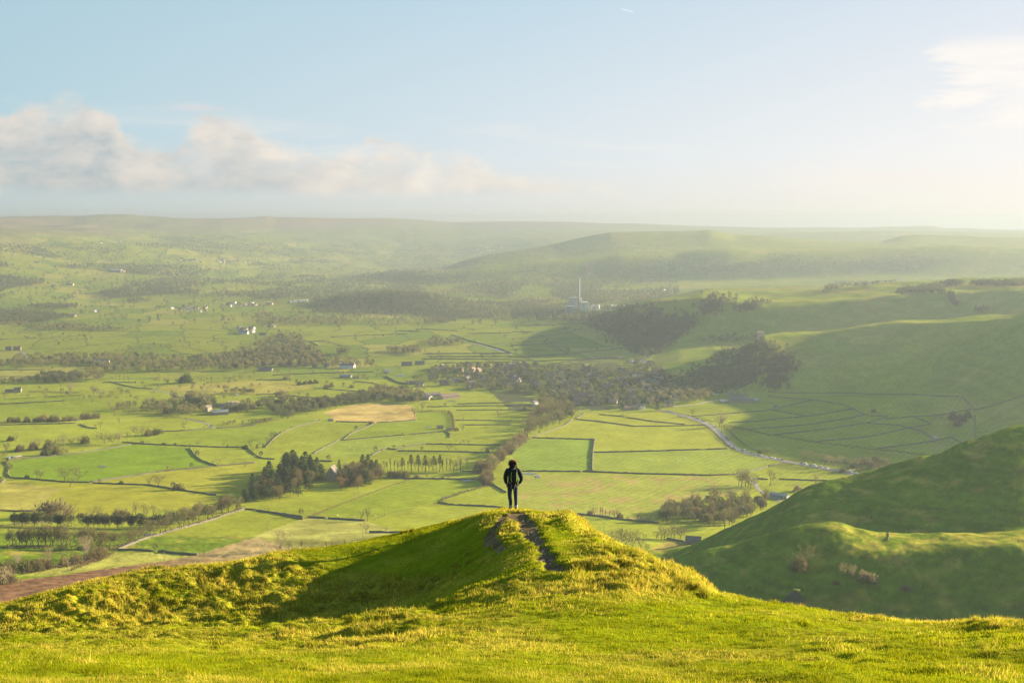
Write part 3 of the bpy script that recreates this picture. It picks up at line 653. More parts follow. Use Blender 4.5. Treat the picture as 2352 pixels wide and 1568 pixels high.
NUMW = 'first second third fourth fifth sixth seventh eighth ninth tenth eleventh twelfth thirteenth fourteenth fifteenth sixteenth seventeenth eighteenth nineteenth twentieth'.split()
def nth(i, n):
    """i from 0: words for a place in a row of n, counted from the nearer end"""
    if n == 1: return 'single'
    if i == 0: return 'leftmost'
    if i == n-1: return 'rightmost'
    tens = ['', '', 'twenty', 'thirty', 'forty', 'fifty', 'sixty']
    def w(k): return NUMW[k-1] if k <= 20 else (tens[k//10]+'-'+NUMW[k % 10-1] if k % 10 else tens[k//10][:-1]+'ieth')
    return (w(i+1)+' from left') if i <= n//2 else (w(n-i)+' from right')
FAMILY = {'r': ['round0', 'round1', 'round2'], 't': ['tall0', 'tall1'], 's': ['slim0', 'slim1'], 'n': ['thin0', 'thin1'], 'p': ['pale0', 'pale1'], 'w': ['wood0', 'wood1', 'tall0', 'red0'],
          'd': ['red0'], 'l': ['lean0'], 'b': ['bush0', 'bush1'], 'g': ['bush2'], 'q': ['bushp'], 'f': ['fir0', 'fir1', 'fir2'], 'k': ['pine0', 'pine1']}
WORD = {'r': 'broad bare tree', 't': 'tall bare tree', 's': 'slim bare tree', 'n': 'thin sparse bare tree', 'p': 'pale bare tree', 'w': 'bare woodland tree', 'd': 'russet bare tree', 'l': 'leaning bare tree',
        'b': 'round leafless bush', 'g': 'dark evergreen bush', 'q': 'pale leafless bush', 'f': 'dark green conifer', 'k': 'tall pine with bare lower trunk'}
first_use = {}
TREE_XY = []
def place_tree(k, X0, hm, label, group, rng):
    key = rng.choice(FAMILY[k]); tm, cm, h = PROTO[key]
    s = hm/h; nm = {'f': 'conifer', 'k': 'pine_tree', 'b': 'bush', 'g': 'bush', 'q': 'bush'}.get(k, 'bare_tree')
    if key not in first_use:
        e = empty(nm, (0, 0, 0)); link('trunk' if nm != 'bush' else 'stems', tm, e); link('crown', cm, e); first_use[key] = e
        r = e
    else: r = dup(first_use[key], (0, 0, 0)); r.name = nm
    r.location = X0; r.rotation_euler = (0, 0, rng.uniform(0, 6.28) if k != 'l' else 0); r.scale = (s*rng.uniform(.9, 1.1), s*rng.uniform(.9, 1.1), s)
    tag(r, label, 'bush' if nm == 'bush' else 'tree', group); TREE_XY.append((X0[0], X0[1])); return r
ZR = random.Random(99)
def zone(place, group, items, shared=False, dmin=300):
    """items: (crop, x, base y, height in crop units, kind); labelled by kind and place in the row"""
    pts = []
    for c, x, y, hh, k in items:
        px, py = P(c, x, y); hit = LAND.hit(px, py, dmin)[0]
        if np.isnan(hit[1]): continue
        pts.append((px, hit, hh*.25*hit[1]/F, k))
    pts.sort(key=lambda q: q[0]); n = len(pts)
    for i, (px, hit, hm, k) in enumerate(pts):
        kinds = [q[3] for q in pts]
        if shared: lab = '%s %s' % (WORD[k], place)
        else:
            same = [j for j in range(n) if kinds[j] == k]; lab = '%s %s %s' % (nth(same.index(i), len(same)), WORD[k], place)
            if len(same) == 1: lab = '%s %s' % (WORD[k], place)
        place_tree(k, (hit[0], hit[1], hit[2]-.1), hm, lab, group, ZR)
def scatter(c, poly, n, hrange, kinds, sep, seed, rows=None):
    """n spots inside a traced wood, kept apart on the ground"""
    rng = random.Random(seed); pl = poly_of(c, poly); xs = [p[0] for p in pl]; ys = [p[1] for p in pl]; out = []; used = []
    ox, oy = crop(c); t = 0
    while len(out) < n and t < n*60:
        t += 1; px = rng.uniform(min(xs), max(xs)); py = rng.uniform(min(ys), max(ys))
        if not in_poly(np.array([px]), np.array([py]), pl)[0]: continue
        g = LAND.hit(px, py, 300)[0]
        if any((g[0]-u[0])**2+(g[1]-u[1])**2 < sep*sep for u in used): continue
        used.append(g); out.append((c, (px-ox)*4, (py-oy)*4, rng.uniform(*hrange), rng.choice(kinds)))
    return out
zone('in the dark green field', 'bare trees in the dark green field', [('e', 595, 1200, 160, 'r'), ('e', 710, 1210, 150, 'r'), ('e', 340, 1175, 95, 't'), ('e', 368, 1175, 90, 'r'), ('e', 645, 1255, 110, 'n'), ('e', 245, 1175, 32, 'g')])
zone('on the wall below the dark green field', 'trees along the wall below the dark green field', [('e', 1370, 1245, 100, 'n'), ('e', 1455, 1250, 135, 'r'), ('e', 1635, 1282, 62, 'b'), ('e', 1110, 1230, 32, 'g'), ('e', 1355, 1130, 35, 'n')])
zone('in the fields left of the pine wood', 'trees left of the pine wood', [('e', 1995, 1065, 90, 'n'), ('e', 2250, 1085, 95, 'n'), ('e', 2160, 1045, 40, 'n'), ('e', 1800, 970, 90, 'n'), ('e', 1750, 900, 50, 'n'), ('e', 1820, 880, 70, 'n'), ('e', 2055, 885, 50, 'n'), ('e', 2305, 900, 85, 't'), ('e', 2255, 905, 35, 'g'), ('e', 1305, 860, 30, 'b'), ('e', 1500, 870, 25, 'b'), ('e', 1608, 868, 20, 'b')])
zone('in the meadows at far left', 'trees in the left meadows', [('e', 590, 500, 60, 'r'), ('e', 1050, 605, 110, 't'), ('e', 145, 838, 95, 'n'), ('e', 95, 832, 42, 'g'), ('e', 45, 455, 90, 't'), ('e', 555, 335, 90, 't'), ('e', 640, 415, 140, 'p'), ('e', 860, 410, 90, 't'), ('e', 930, 440, 100, 'p'), ('e', 850, 480, 60, 'n'), ('e', 920, 720, 85, 'n'), ('e', 1095, 670, 60, 'n'), ('e', 1695, 740, 100, 't'), ('e', 785, 780, 30, 'n')])
zone('in the hedge line with the bushes', 'bushes along the left hedge line', [('e', 20, 700, 70, 'r'), ('e', 390, 655, 60, 'b'), ('e', 505, 658, 65, 'b'), ('e', 245, 662, 50, 'b'), ('e', 155, 662, 50, 'b'), ('e', 90, 658, 44, 'b'), ('e', 690, 672, 85, 'r'), ('e', 780, 635, 60, 'b'), ('e', 830, 630, 50, 'b'), ('e', 885, 625, 50, 'b'), ('e', 330, 660, 40, 'b'), ('e', 450, 660, 40, 'b'), ('e', 590, 655, 42, 'b'), ('e', 640, 650, 48, 'b')])
zone('in the stream strip at left', 'trees along the stream at the left', [('e', 60, 955, 120, 't'), ('e', 180, 930, 60, 'b'), ('e', 350, 912, 115, 'p'), ('e', 300, 915, 70, 'b'), ('e', 450, 908, 80, 'b'), ('e', 520, 900, 95, 'p'), ('e', 590, 895, 140, 'p'), ('e', 660, 870, 80, 'r'), ('e', 720, 862, 80, 'p'), ('e', 780, 855, 65, 'b'), ('e', 500, 960, 75, 'b'), ('e', 570, 960, 90, 'r'), ('e', 400, 965, 50, 'b'), ('e', 960, 855, 140, 'r'), ('e', 1040, 862, 110, 'r'), ('e', 1100, 860, 130, 'p'), ('e', 1170, 830, 90, 'r'), ('e', 1240, 805, 120, 'r'), ('e', 1310, 792, 100, 'p'), ('e', 1370, 785, 60, 'b'), ('e', 1420, 778, 50, 'g'), ('e', 1465, 765, 45, 'b'), ('e', 30, 1010, 90, 'r')])
zone('at the lane bend by the farm', 'trees near the big farm', [('e', 1765, 612, 105, 'r'), ('e', 1540, 580, 60, 'b'), ('e', 1000, 530, 80, 'n')])
zone('along the avenue behind the brown wood', 'trees in the upper left field line', [('e', 1180, 285, 65, 's'), ('e', 1100, 280, 65, 's'), ('e', 1140, 282, 60, 's'), ('e', 1420, 290, 50, 'r'), ('e', 1540, 300, 60, 'r'), ('e', 1620, 302, 50, 'r'), ('e', 1695, 300, 80, 'g'), ('e', 1770, 300, 55, 'r'), ('e', 1845, 292, 70, 'r'), ('e', 1940, 292, 60, 't'), ('e', 2070, 285, 60, 'r'), ('e', 2150, 285, 60, 'r'), ('e', 2215, 275, 60, 'r'), ('e', 2290, 278, 65, 'r')])
zone('by the stream below the wide green field', 'trees along the lower left ditch', [('e', 880, 1552, 155, 'r'), ('e', 1245, 1532, 150, 't'), ('e', 1345, 1540, 160, 'r'), ('e', 1400, 1522, 120, 'l'), ('e', 1525, 1522, 85, 'r'), ('e', 1465, 1520, 70, 'r'), ('e', 680, 1532, 130, 'n'), ('e', 490, 1535, 175, 'q'), ('e', 420, 1500, 90, 'q'), ('e', 740, 1535, 45, 'b'), ('e', 840, 1540, 40, 'b'), ('e', 960, 1545, 50, 'b'), ('e', 1080, 1555, 90, 'b'), ('e', 1160, 1560, 95, 'b'), ('e', 570, 1560, 50, 'q')])
river = [('i', x+ZR.uniform(-14, 14), 440-(8 if x > 300 else 0)+ZR.uniform(-30, 10), ZR.uniform(135, 235), ZR.choice('wwrt')) for x in range(80, 680, 34)]
river += [('i', x+ZR.uniform(-18, 18), 458-(x-1060)*.325+ZR.uniform(-26, 2), 195-(x-1000)*.045+ZR.uniform(-40, 35), 'w' if ZR.random() < .7 else 'r') for x in range(700, 2260, 52)]
river = [(c, x, (y if x >= 1040 else min(y, 440+(x-640)*.05)), h, k) for c, x, y, h, k in river]
zone('in the dark strip beside the long pale wall', 'woodland strip along the long pale wall', river)
zone('at the lower left edge of the strip', 'pale trees at the bottom left', [('i', 460, 590, 175, 'p'), ('i', 160, 650, 190, 'p'), ('i', 640, 600, 180, 'r'), ('i', 780, 560, 265, 'p'), ('i', 870, 540, 230, 'r'), ('i', 60, 675, 120, 'b'), ('i', 110, 672, 90, 'b'), ('i', 230, 665, 110, 'b'), ('i', 300, 655, 120, 'b'), ('i', 370, 640, 100, 'b'), ('i', 430, 632, 90, 'b'), ('i', 590, 610, 80, 'b'), ('i', 700, 590, 90, 'b'), ('i', 830, 560, 80, 'b'), ('i', 900, 540, 100, 'b'), ('i', 960, 510, 70, 'b'), ('i', 20, 700, 100, 'q'), ('i', 30, 770, 110, 'q'), ('i', 100, 765, 90, 'q')])
zone('of the pine wood', 'pine wood in the middle fields', scatter('f', [(-150, 1400), (0, 1395), (230, 1380), (450, 1330), (560, 1230), (640, 1190), (600, 1100), (500, 1120), (250, 1130), (150, 1180), (20, 1260), (-150, 1330)], 50, (125, 200), 'ffffd', 8, 5)
     + scatter('f', [(480, 1090), (250, 1110), (130, 1150), (20, 1230), (30, 1300), (300, 1300), (560, 1190)], 16, (150, 210), 'f', 9, 6), True)
zone('of the brown wood right of the dark house', 'mixed wood right of the dark house', scatter('f', [(770, 1300), (940, 1290), (1180, 1200), (1160, 1160), (1080, 1130), (830, 1150), (770, 1200)], 24, (125, 165), 'wdf', 7, 7), True)
zone('by the dark house in the wood', 'conifers by the dark house', [('f', 763, 1080, 80, 'f'), ('f', 980, 1080, 130, 'f'), ('f', 1030, 1090, 140, 'f'), ('f', 1065, 1120, 120, 'f'), ('f', 500, 1080, 130, 'f')])
zone('in the row of poplars', 'row of slim trees behind the wood', [('f', x, 1105+(x-1170)*.012+ZR.uniform(-6, 6), ZR.uniform(95, 150), 's' if ZR.random() < .6 else 't') for x in range(1175, 1890, 32)] + [('f', 1425, 1122, 172, 'k'), ('f', 1490, 1125, 172, 'k'), ('f', 1555, 1118, 162, 'k'), ('f', 1635, 1108, 145, 'k'), ('f', 1690, 1110, 155, 'k'), ('f', 1345, 1110, 130, 'k')])
zone('below the poplar row', 'scrub below the poplar row', [('f', 1240, 1165, 60, 'b'), ('f', 1300, 1168, 60, 'b'), ('f', 1380, 1165, 60, 'b'), ('f', 1480, 1178, 40, 'q'), ('f', 1570, 1178, 50, 'n'), ('f', 1718, 1182, 25, 'b')])
zone('in the striped middle fields', 'single trees in the middle fields', [('f', 1770, 925, 80, 'r'), ('f', 1915, 860, 50, 'r'), ('f', 1955, 862, 42, 'r'), ('f', 1835, 925, 35, 'n'), ('f', 2060, 935, 40, 'n'), ('f', 2125, 936, 38, 'b'), ('f', 1900, 738, 82, 'n'), ('f', 2230, 610, 100, 'n'), ('f', 1845, 738, 30, 'b'), ('f', 1940, 1060, 105, 'n'), ('f', 1875, 1105, 150, 't')])
zone('round the brown stubble field', 'trees round the brown stubble field', [('f', 1460, 615, 125, 'n'), ('f', 1530, 570, 110, 't'), ('f', 140, 820, 105, 'n'), ('f', 105, 862, 90, 'n'), ('f', 65, 900, 42, 'f'), ('f', 10, 900, 42, 'f'), ('f', 30, 885, 60, 'n'), ('f', 1060, 680, 30, 'b')])
zone('in the upper middle fields', 'trees in the upper middle fields', [('f', 535, 372, 62, 'n'), ('f', 800, 335, 52, 'n'), ('f', 305, 225, 60, 'n'), ('f', 690, 338, 38, 'b'), ('f', 645, 352, 38, 'b'), ('f', 225, 425, 66, 'q'), ('f', 945, 268, 55, 'n'), ('f', 880, 205, 50, 'n'), ('f', 275, 272, 40, 'b'), ('f', 400, 320, 32, 'g'), ('f', 450, 315, 32, 'g'), ('f', 500, 308, 32, 'g'), ('f', 550, 303, 32, 'g'), ('f', 878, 345, 30, 'b'), ('f', 1140, 240, 105, 'r')])
zone('on the slope below the wandering hedge', 'trees behind the near hill on the left', [('f', 965, 1562, 130, 'n'), ('f', 1025, 1568, 140, 't'), ('f', 80, 1478, 36, 'n'), ('j', 1010, 300, 120, 'n'), ('j', 1193, 300, 70, 'n'), ('j', 230, 475, 235, 'p'), ('j', 195, 478, 90, 'r')])
zone('in the thicket just behind the hill', 'thicket behind the near hill', [('j', x, 475-(x-300)*.02+ZR.uniform(-6, 6), ZR.uniform(95, 125), 'n' if ZR.random() < .5 else 's') for x in range(300, 940, 58)])
hw = scatter('g', [(130, 790), (250, 745), (420, 690), (560, 620), (560, 560), (430, 560), (280, 600), (140, 680)], 20, (130, 165), 'wwr', 11, 8) + scatter('g', [(240, 620), (540, 560), (480, 500), (280, 480)], 8, (115, 145), 'wr', 11, 9)
zone('of the wood beside the walled pasture', 'wood beside the walled pasture', hw, True)
zone('of the hedge above the walker', 'bushy hedge above the walker', [('g', x, 815+(95-x)*1.0+ZR.uniform(-12, 12), ZR.uniform(60, 90), 'b' if i % 3 else 'q') for i, x in enumerate(range(5, 110, 14))] +
     [('f', 2351-t*3.0, 900+t*2.6+ZR.uniform(-12, 12), ZR.uniform(75, 110), 'r' if i % 3 == 0 else 'b') for i, t in enumerate(range(0, 96, 8))] + [('f', 2110+ZR.uniform(-25, 25), y, ZR.uniform(55, 85), 'b') for y in range(1160, 1250, 16)])
zone('on the big lit pasture', 'single trees by the big pasture and road', [('g', 1660, 605, 80, 'r'), ('g', 1925, 702, 138, 'p'), ('g', 1905, 700, 110, 'r'), ('g', 2030, 812, 62, 'r'), ('g', 1335, 556, 95, 'f'), ('g', 1410, 556, 72, 'p'), ('g', 2335, 952, 82, 'r'), ('g', 2275, 945, 25, 'g'), ('g', 230, 580, 60, 'n'), ('g', 118, 545, 30, 'b')])
zone('beside the lane fork', 'grove beside the lane fork', [('g', 2110, 1262, 190, 't'), ('g', 2145, 1250, 185, 't'), ('g', 2195, 1268, 165, 'r'), ('g', 2082, 1235, 150, 'r'), ('g', 2230, 1240, 120, 'r'), ('g', 2170, 1255, 150, 't')])
zone('along the road by the parked cars', 'roadside trees by the parked cars', [('h', 335, 1022, 132, 'r'), ('h', 415, 1035, 112, 't'), ('h', 480, 1045, 110, 't'), ('h', 520, 1052, 112, 't'), ('h', 560, 1060, 112, 'p'), ('h', 600, 1065, 100, 'p'), ('h', 670, 1085, 138, 'p'), ('h', 45, 965, 52, 'r'), ('h', 720, 1075, 100, 't')])
zone('beyond the road in the shade', 'shaded trees beyond the road', [('h', x, 1095+ZR.uniform(-25, 20), ZR.uniform(90, 120), 't') for x in range(780, 1080, 42)] + [('h', 970, 572, 32, 'b'), ('h', 1700, 640, 70, 'b'), ('h', 1780, 660, 70, 'b'), ('h', 1740, 700, 60, 'b'), ('h', 1830, 620, 60, 'b')])
zone('between the road and the dark spur', 'trees between the road and the dark spur', [('h', 18, 1245, 150, 't'), ('h', 435, 1240, 112, 'p'), ('h', 275, 1295, 60, 'q'), ('h', 680, 1120, 40, 'q')])
rw = scatter('k', [(1345, 212), (1600, 205), (1780, 255), (1960, 275), (2030, 235), (2300, 110), (2351, 60), (2351, 30), (1750, 45), (1380, 120)], 30, (140, 190), 'wwt', 13, 12)
zone('of the grey wood at the foot of the spur', 'grey wood at the foot of the spur', rw, True)
zone('in the grove by the lit corner field', 'grove by the lit corner field', [('k', 1370, 372, 150, 't'), ('k', 1398, 366, 132, 'r'), ('k', 1460, 352, 150, 't'), ('k', 1490, 352, 150, 'r'), ('k', 1545, 357, 150, 'r'), ('k', 1330, 360, 90, 'r')])
zone('just over the edge of the near hill', 'trees just over the edge of the near hill', [('k', 900, 400, 140, 'r'), ('k', 960, 415, 165, 'r'), ('k', 1040, 440, 200, 'r'), ('k', 1120, 462, 200, 'r'), ('k', 1180, 470, 180, 't'), ('k', 1222, 487, 120, 'l'), ('k', 1000, 430, 180, 't')])
zone('along the wall behind the near hill', 'thin trees along the wall behind the near hill', [('k', 760, 142, 112, 'n'), ('k', 815, 150, 100, 's'), ('k', 832, 153, 100, 's'), ('k', 862, 157, 90, 's'), ('k', 896, 162, 82, 's'), ('k', 945, 167, 95, 'n'), ('k', 966, 168, 120, 'n'), ('k', 1255, 202, 90, 'n'), ('k', 716, 136, 42, 'b'), ('k', 990, 170, 50, 'b')])
zone('on the near spur', 'trees on the near spur', [('l', 355, 632, 255, 'r'), ('l', 290, 640, 120, 'b'), ('l', 230, 662, 175, 'r'), ('l', 680, 717, 160, 'p'), ('l', 785, 737, 165, 'p'), ('l', 915, 757, 105, 'q'), ('l', 1270, 827, 60, 'q'), ('l', 628, 772, 42, 'q')])
print('single trees', len(TREE_XY))

# ---- far woods, each wood one mass of bare crowns
def lod(seed, h, n, w, con=False, spread=.8):
    rng = random.Random(seed)
    if con: T = conifer_tris(rng, h, h*.2, n, 1.7*w, .1, .4)
    else:
        T = []
        for k in range(n):
            v = Vector((rng.gauss(0, 1), rng.gauss(0, 1), rng.gauss(0, 1))).normalized()*rng.uniform(.35, 1)**.5
            p = Vector((v.x*h*.33*spread, v.y*h*.33*spread, h*.60+v.z*h*.34)); d = (v+Vector((0, 0, .7))+Vector((rng.uniform(-.5, .5), rng.uniform(-.5, .5), 0))).normalized()
            s = perp(d, rng)*w/2*rng.uniform(.6, 1.2); T += [p-s, p+s, p+d*h*.16]
        for k in range(3):
            a = k*2.09; T += [Vector((math.cos(a)*.3, math.sin(a)*.3, -.5)), Vector((math.cos(a+2)*.3, math.sin(a+2)*.3, -.5)), Vector((0, 0, h*.6))]
    return np.array([tuple(v) for v in T], np.float32)
L_NEAR = [lod(i, 14, 150, .85) for i in range(5)]; L_FAR = [lod(10+i, 14, 46, 1.9) for i in range(5)]; L_CON = [lod(20+i, 15, 120, 1, True) for i in range(3)]; L_BUSH = [lod(30+i, 6, 40, 1.0, False, 1.6) for i in range(3)]
M['woodmass'] = leafy('woodland_twigs', (.2, .15, .08), .3, .2, False, .02, 'Col')
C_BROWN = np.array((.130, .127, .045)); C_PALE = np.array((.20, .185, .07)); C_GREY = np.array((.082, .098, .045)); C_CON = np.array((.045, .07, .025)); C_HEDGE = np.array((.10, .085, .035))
def wood_mesh(name, pts, lods, cols, hr, rng, label, cat='woodland'):
    """pts (n,3) ground points -> one merged mesh"""
    V = []; Cc = []
    for i, p in enumerate(pts):
        T = lods[rng.integers(len(lods))]; a = rng.uniform(0, 6.28); s = rng.uniform(*hr)/14; c, sn = math.cos(a), math.sin(a)
        q = np.empty_like(T); q[:, 0] = (T[:, 0]*c-T[:, 1]*sn)*s+p[0]; q[:, 1] = (T[:, 0]*sn+T[:, 1]*c)*s+p[1]; q[:, 2] = T[:, 2]*s+p[2]
        V.append(q); t = rng.uniform(0, 1); k = cols[0]*(1-t)+cols[1]*t
        if len(cols) > 2 and rng.uniform() < .12: k = cols[2]
        Cc.append(np.repeat(k[None], len(T), 0))
    V = np.concatenate(V); Cc = np.concatenate(Cc)
    return tag(link(name, np_mesh(name, V, np.arange(len(V)).reshape(-1, 3), [M['woodmass']], False, None, {'Col': Cc})), label, cat, None, 'stuff')
def wood(c, poly, n, label, lods=None, cols=(C_BROWN, C_PALE, C_CON), hr=(11, 16), seed=0, dmin=1000, name='woodland', fuzz=0):
    rng = np.random.default_rng(seed+500); pl = poly_of(c, poly); xs = [p[0] for p in pl]; ys = [p[1] for p in pl]
    px = rng.uniform(min(xs), max(xs), n*6); py = rng.uniform(min(ys), max(ys), n*6); k = in_poly(px, py, pl); px, py = px[k][:n], py[k][:n]; px = px+rng.normal(0, fuzz+1e-6, len(px)); py = py+rng.normal(0, fuzz*.5+1e-6, len(py))
    g = LAND.hit(px, py, dmin); g = g[~np.isnan(g[:, 1])]
    wood_mesh(name, g, lods or (L_NEAR if g[:, 1].mean() < 3400 else L_FAR), cols, hr, rng, label)
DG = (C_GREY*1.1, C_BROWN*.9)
wood('e', [(0, 165), (40, 90), (330, 60), (480, 70), (700, 60), (1100, 60), (1300, 60), (1700, 95), (2000, 60), (2351, 40), (2351, 190), (2000, 190), (1500, 200), (1000, 212), (930, 212), (760, 150), (330, 165)], 620, 'long belt of brown winter woodland across the left fields', seed=1)
wood('e', [(320, 303), (500, 305), (755, 292), (745, 235), (360, 240)], 110, 'rounded clump of brown wood below the long belt', cols=(C_BROWN, C_GREY), seed=2)
wood('e', [(0, 305), (310, 303), (320, 270), (0, 275)], 30, 'hedge trees left of the rounded clump', hr=(7, 10), cols=(C_GREY, C_BROWN), seed=3)
wood('e', [(760, 293), (780, 180), (900, 200), (945, 270), (930, 290)], 32, 'pale trees right of the rounded clump', cols=(C_PALE, C_BROWN), seed=4)
wood('e', [(1060, 560), (1150, 580), (1300, 595), (1440, 605), (1700, 620), (1880, 600), (1860, 530), (1720, 480), (1600, 440), (1450, 460), (1350, 510), (1100, 530)], 90, 'brown wood round the big farm', seed=5)
wood('e', [(1720, 440), (1980, 490), (1970, 560), (1850, 560), (1720, 500)], 46, 'tall dense trees behind the big farm', hr=(15, 20), seed=6)
wood('e', [(2000, 595), (2351, 560), (2351, 520), (2250, 500), (2180, 530)], 26, 'trees in front of the big farm yard', seed=7)
wood('e', [(2040, 395), (2200, 408), (2351, 405), (2351, 385), (2200, 380)], 34, 'thin copse on the pale hill field', hr=(7, 10), seed=8)
wood('f', [(0, 555), (100, 540), (230, 640), (300, 640), (380, 610), (480, 600), (650, 550), (620, 510), (430, 470), (200, 490), (0, 480)], 120, 'wooded river bend left of the stubble field', cols=(C_BROWN, C_GREY), seed=9)
wood('f', [(380, 560), (650, 555), (900, 500), (1130, 480), (1190, 490), (1170, 440), (1000, 430), (900, 440), (600, 490), (400, 520)], 130, 'dark wooded river line behind the stubble field', cols=(C_GREY, C_BROWN), seed=10)
wood('f', [(1000, 400), (1190, 470), (1350, 490), (1480, 495), (1560, 450), (1500, 400), (1350, 380), (1080, 370)], 130, 'brown woods left of the village barns', seed=11)
wood('f', [(0, 690), (130, 670), (170, 650), (0, 665)], 18, 'brown scrub at the river bend', hr=(5, 8), seed=12)
wood('e', [(1950, 700), (2180, 690), (2351, 690), (2351, 660), (2200, 665), (2000, 690)], 16, 'bushes along the lane by the farm', hr=(4, 7), seed=13)
wood('b', [(-400, 1500), (-200, 1420), (0, 1340), (120, 1260), (220, 1225), (400, 1250), (480, 1350), (600, 1410), (620, 1480), (450, 1530), (0, 1545), (-300, 1540)], 380, 'big brown wood above the white inn', seed=14)
wood('f', [(0, 160), (0, 60), (500, 60), (700, 90), (950, 100), (1120, 120), (1100, 160), (600, 165), (480, 165), (200, 165)], 210, 'woods behind the white inn', seed=15)
wood('b', [(1600, 1345), (1900, 1330), (1880, 1290), (1640, 1280), (1560, 1310)], 80, 'brown copse in the upper fields', hr=(10, 13), seed=16)
wood('b', [(1180, 1395), (1330, 1410), (1530, 1430), (1520, 1380), (1350, 1370)], 60, 'trees by the dark conifers above the village', seed=17)
wood('b', [(730, 1425), (860, 1425), (850, 1400), (740, 1400)], 22, 'small clump in the pale field', seed=18)
wood('b', [(0, 1150), (150, 1165), (600, 1150), (900, 1158), (980, 1120), (960, 1070), (750, 1060), (500, 1070), (300, 1080), (0, 1040)], 330, 'long brown wood before the wooded knoll', seed=19, dmin=2500)
wood('b', [(950, 1150), (1200, 1160), (1350, 1150), (1900, 1110), (2351, 1130), (2351, 1080), (1800, 1090), (1300, 1090), (1000, 1080)], 260, 'hedgerow woods between the knoll and the fields', hr=(9, 13), seed=20, dmin=2500)
wood('b', [(560, 980), (760, 1000), (1000, 985), (980, 930), (1150, 905), (1600, 905), (1640, 880), (1560, 860), (1000, 880), (800, 900), (620, 930)], 300, 'brown woods on top of the knoll', seed=21, dmin=3300)
wood('b', [(1350, 1000), (1700, 960), (1650, 900), (2000, 960), (2351, 1010), (2351, 1090), (2000, 1080), (1700, 1060), (1500, 1010)], 420, 'wide brown wood right of the knoll', cols=(C_BROWN, C_PALE*1.1), seed=22, dmin=3000)
wood('b', [(1000, 830), (1400, 820), (1900, 830), (2351, 850), (2351, 930), (2100, 900), (1800, 880), (1300, 870)], 420, 'hazy brown woods behind the knoll', cols=(C_BROWN, C_PALE*1.1), seed=23, dmin=3800)
wood('c', [(0, 1105), (250, 1110), (560, 1120), (700, 1110), (860, 1070), (900, 1040), (1150, 1010), (1180, 985), (1000, 990), (700, 1040), (300, 1030), (0, 1030)], 420, 'dark conifer belt in front of the works', lods=L_CON, cols=(C_CON, C_CON*1.4, C_BROWN), hr=(12, 17), seed=24, dmin=2800)
wood('c', [(400, 1120), (820, 1110), (840, 1070), (600, 1060), (420, 1080)], 90, 'brown trees in front of the conifer belt', seed=25, dmin=2800)
wood('c', [(0, 1000), (480, 1010), (470, 930), (250, 900), (0, 900)], 260, 'pale brown woods left of the works', cols=(C_BROWN, C_PALE*1.2), seed=26, dmin=3600)
wood('c', [(720, 930), (1060, 950), (1300, 930), (1400, 880), (1100, 850), (750, 870)], 320, 'pale brown woods right of the works', cols=(C_BROWN, C_PALE*1.2), seed=27, dmin=4200)
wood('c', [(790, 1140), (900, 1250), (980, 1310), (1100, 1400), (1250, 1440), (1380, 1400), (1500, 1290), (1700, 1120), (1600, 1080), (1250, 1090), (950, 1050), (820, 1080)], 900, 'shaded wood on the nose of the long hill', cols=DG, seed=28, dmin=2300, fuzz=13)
wood('c', [(1750, 1070), (1900, 1020), (2050, 930), (1950, 880), (1850, 900), (1700, 1000)], 130, 'wood climbing the side of the long hill', cols=DG, seed=29, dmin=2500, fuzz=10)
wood('c', [(2060, 1030), (2250, 1010), (2351, 960), (2250, 925), (2100, 960)], 110, 'copse on the brow of the long hill', cols=DG, hr=(9, 12), seed=30, dmin=2500, fuzz=9)
wood('c', [(1680, 1290), (1850, 1330), (2000, 1320), (2250, 1290), (2250, 1260), (2000, 1240), (1750, 1280)], 70, 'bushes along the dale edge below the castle', hr=(7, 11), cols=DG, seed=31, dmin=2000)
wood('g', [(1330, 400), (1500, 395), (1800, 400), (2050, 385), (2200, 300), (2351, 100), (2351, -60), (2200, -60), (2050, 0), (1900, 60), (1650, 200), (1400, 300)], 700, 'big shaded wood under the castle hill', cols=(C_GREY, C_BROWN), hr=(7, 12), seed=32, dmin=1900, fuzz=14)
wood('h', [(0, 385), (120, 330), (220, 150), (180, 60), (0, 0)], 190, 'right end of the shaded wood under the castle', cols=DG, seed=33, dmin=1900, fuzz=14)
wood('g', [(1300, 460), (1500, 500), (1700, 490), (1850, 440), (1800, 400), (1400, 400)], 80, 'trees behind the lane east of the village', cols=(C_BROWN, C_PALE), hr=(11, 14), seed=34)
wood('d', [(500, 885), (560, 840), (700, 820), (760, 800), (880, 800), (1200, 760), (600, 760), (520, 810)], 200, 'copse beyond the long hill', cols=DG, hr=(10, 13), seed=35, dmin=2700)
wood('d', [(1170, 885), (1250, 880), (1500, 870), (1700, 880), (1750, 970), (1700, 980), (1650, 900), (1600, 820), (1820, 780), (1700, 760), (1500, 800), (1200, 840)], 300, 'wood in the fold below the square lit field', cols=(C_GREY, C_BROWN*.8), seed=36, dmin=2200)
wood('d', [(1880, 1035), (1960, 1040), (2040, 1020), (2030, 990), (1900, 990)], 22, 'pale trees on the dark hillside', cols=(C_PALE, C_BROWN), hr=(8, 11), seed=37, dmin=1600)
wood('d', [(1850, 800), (2351, 805), (2351, 770), (1870, 770)], 140, 'line of trees behind the square lit field', cols=(C_GREY, C_BROWN), seed=38, dmin=2500)
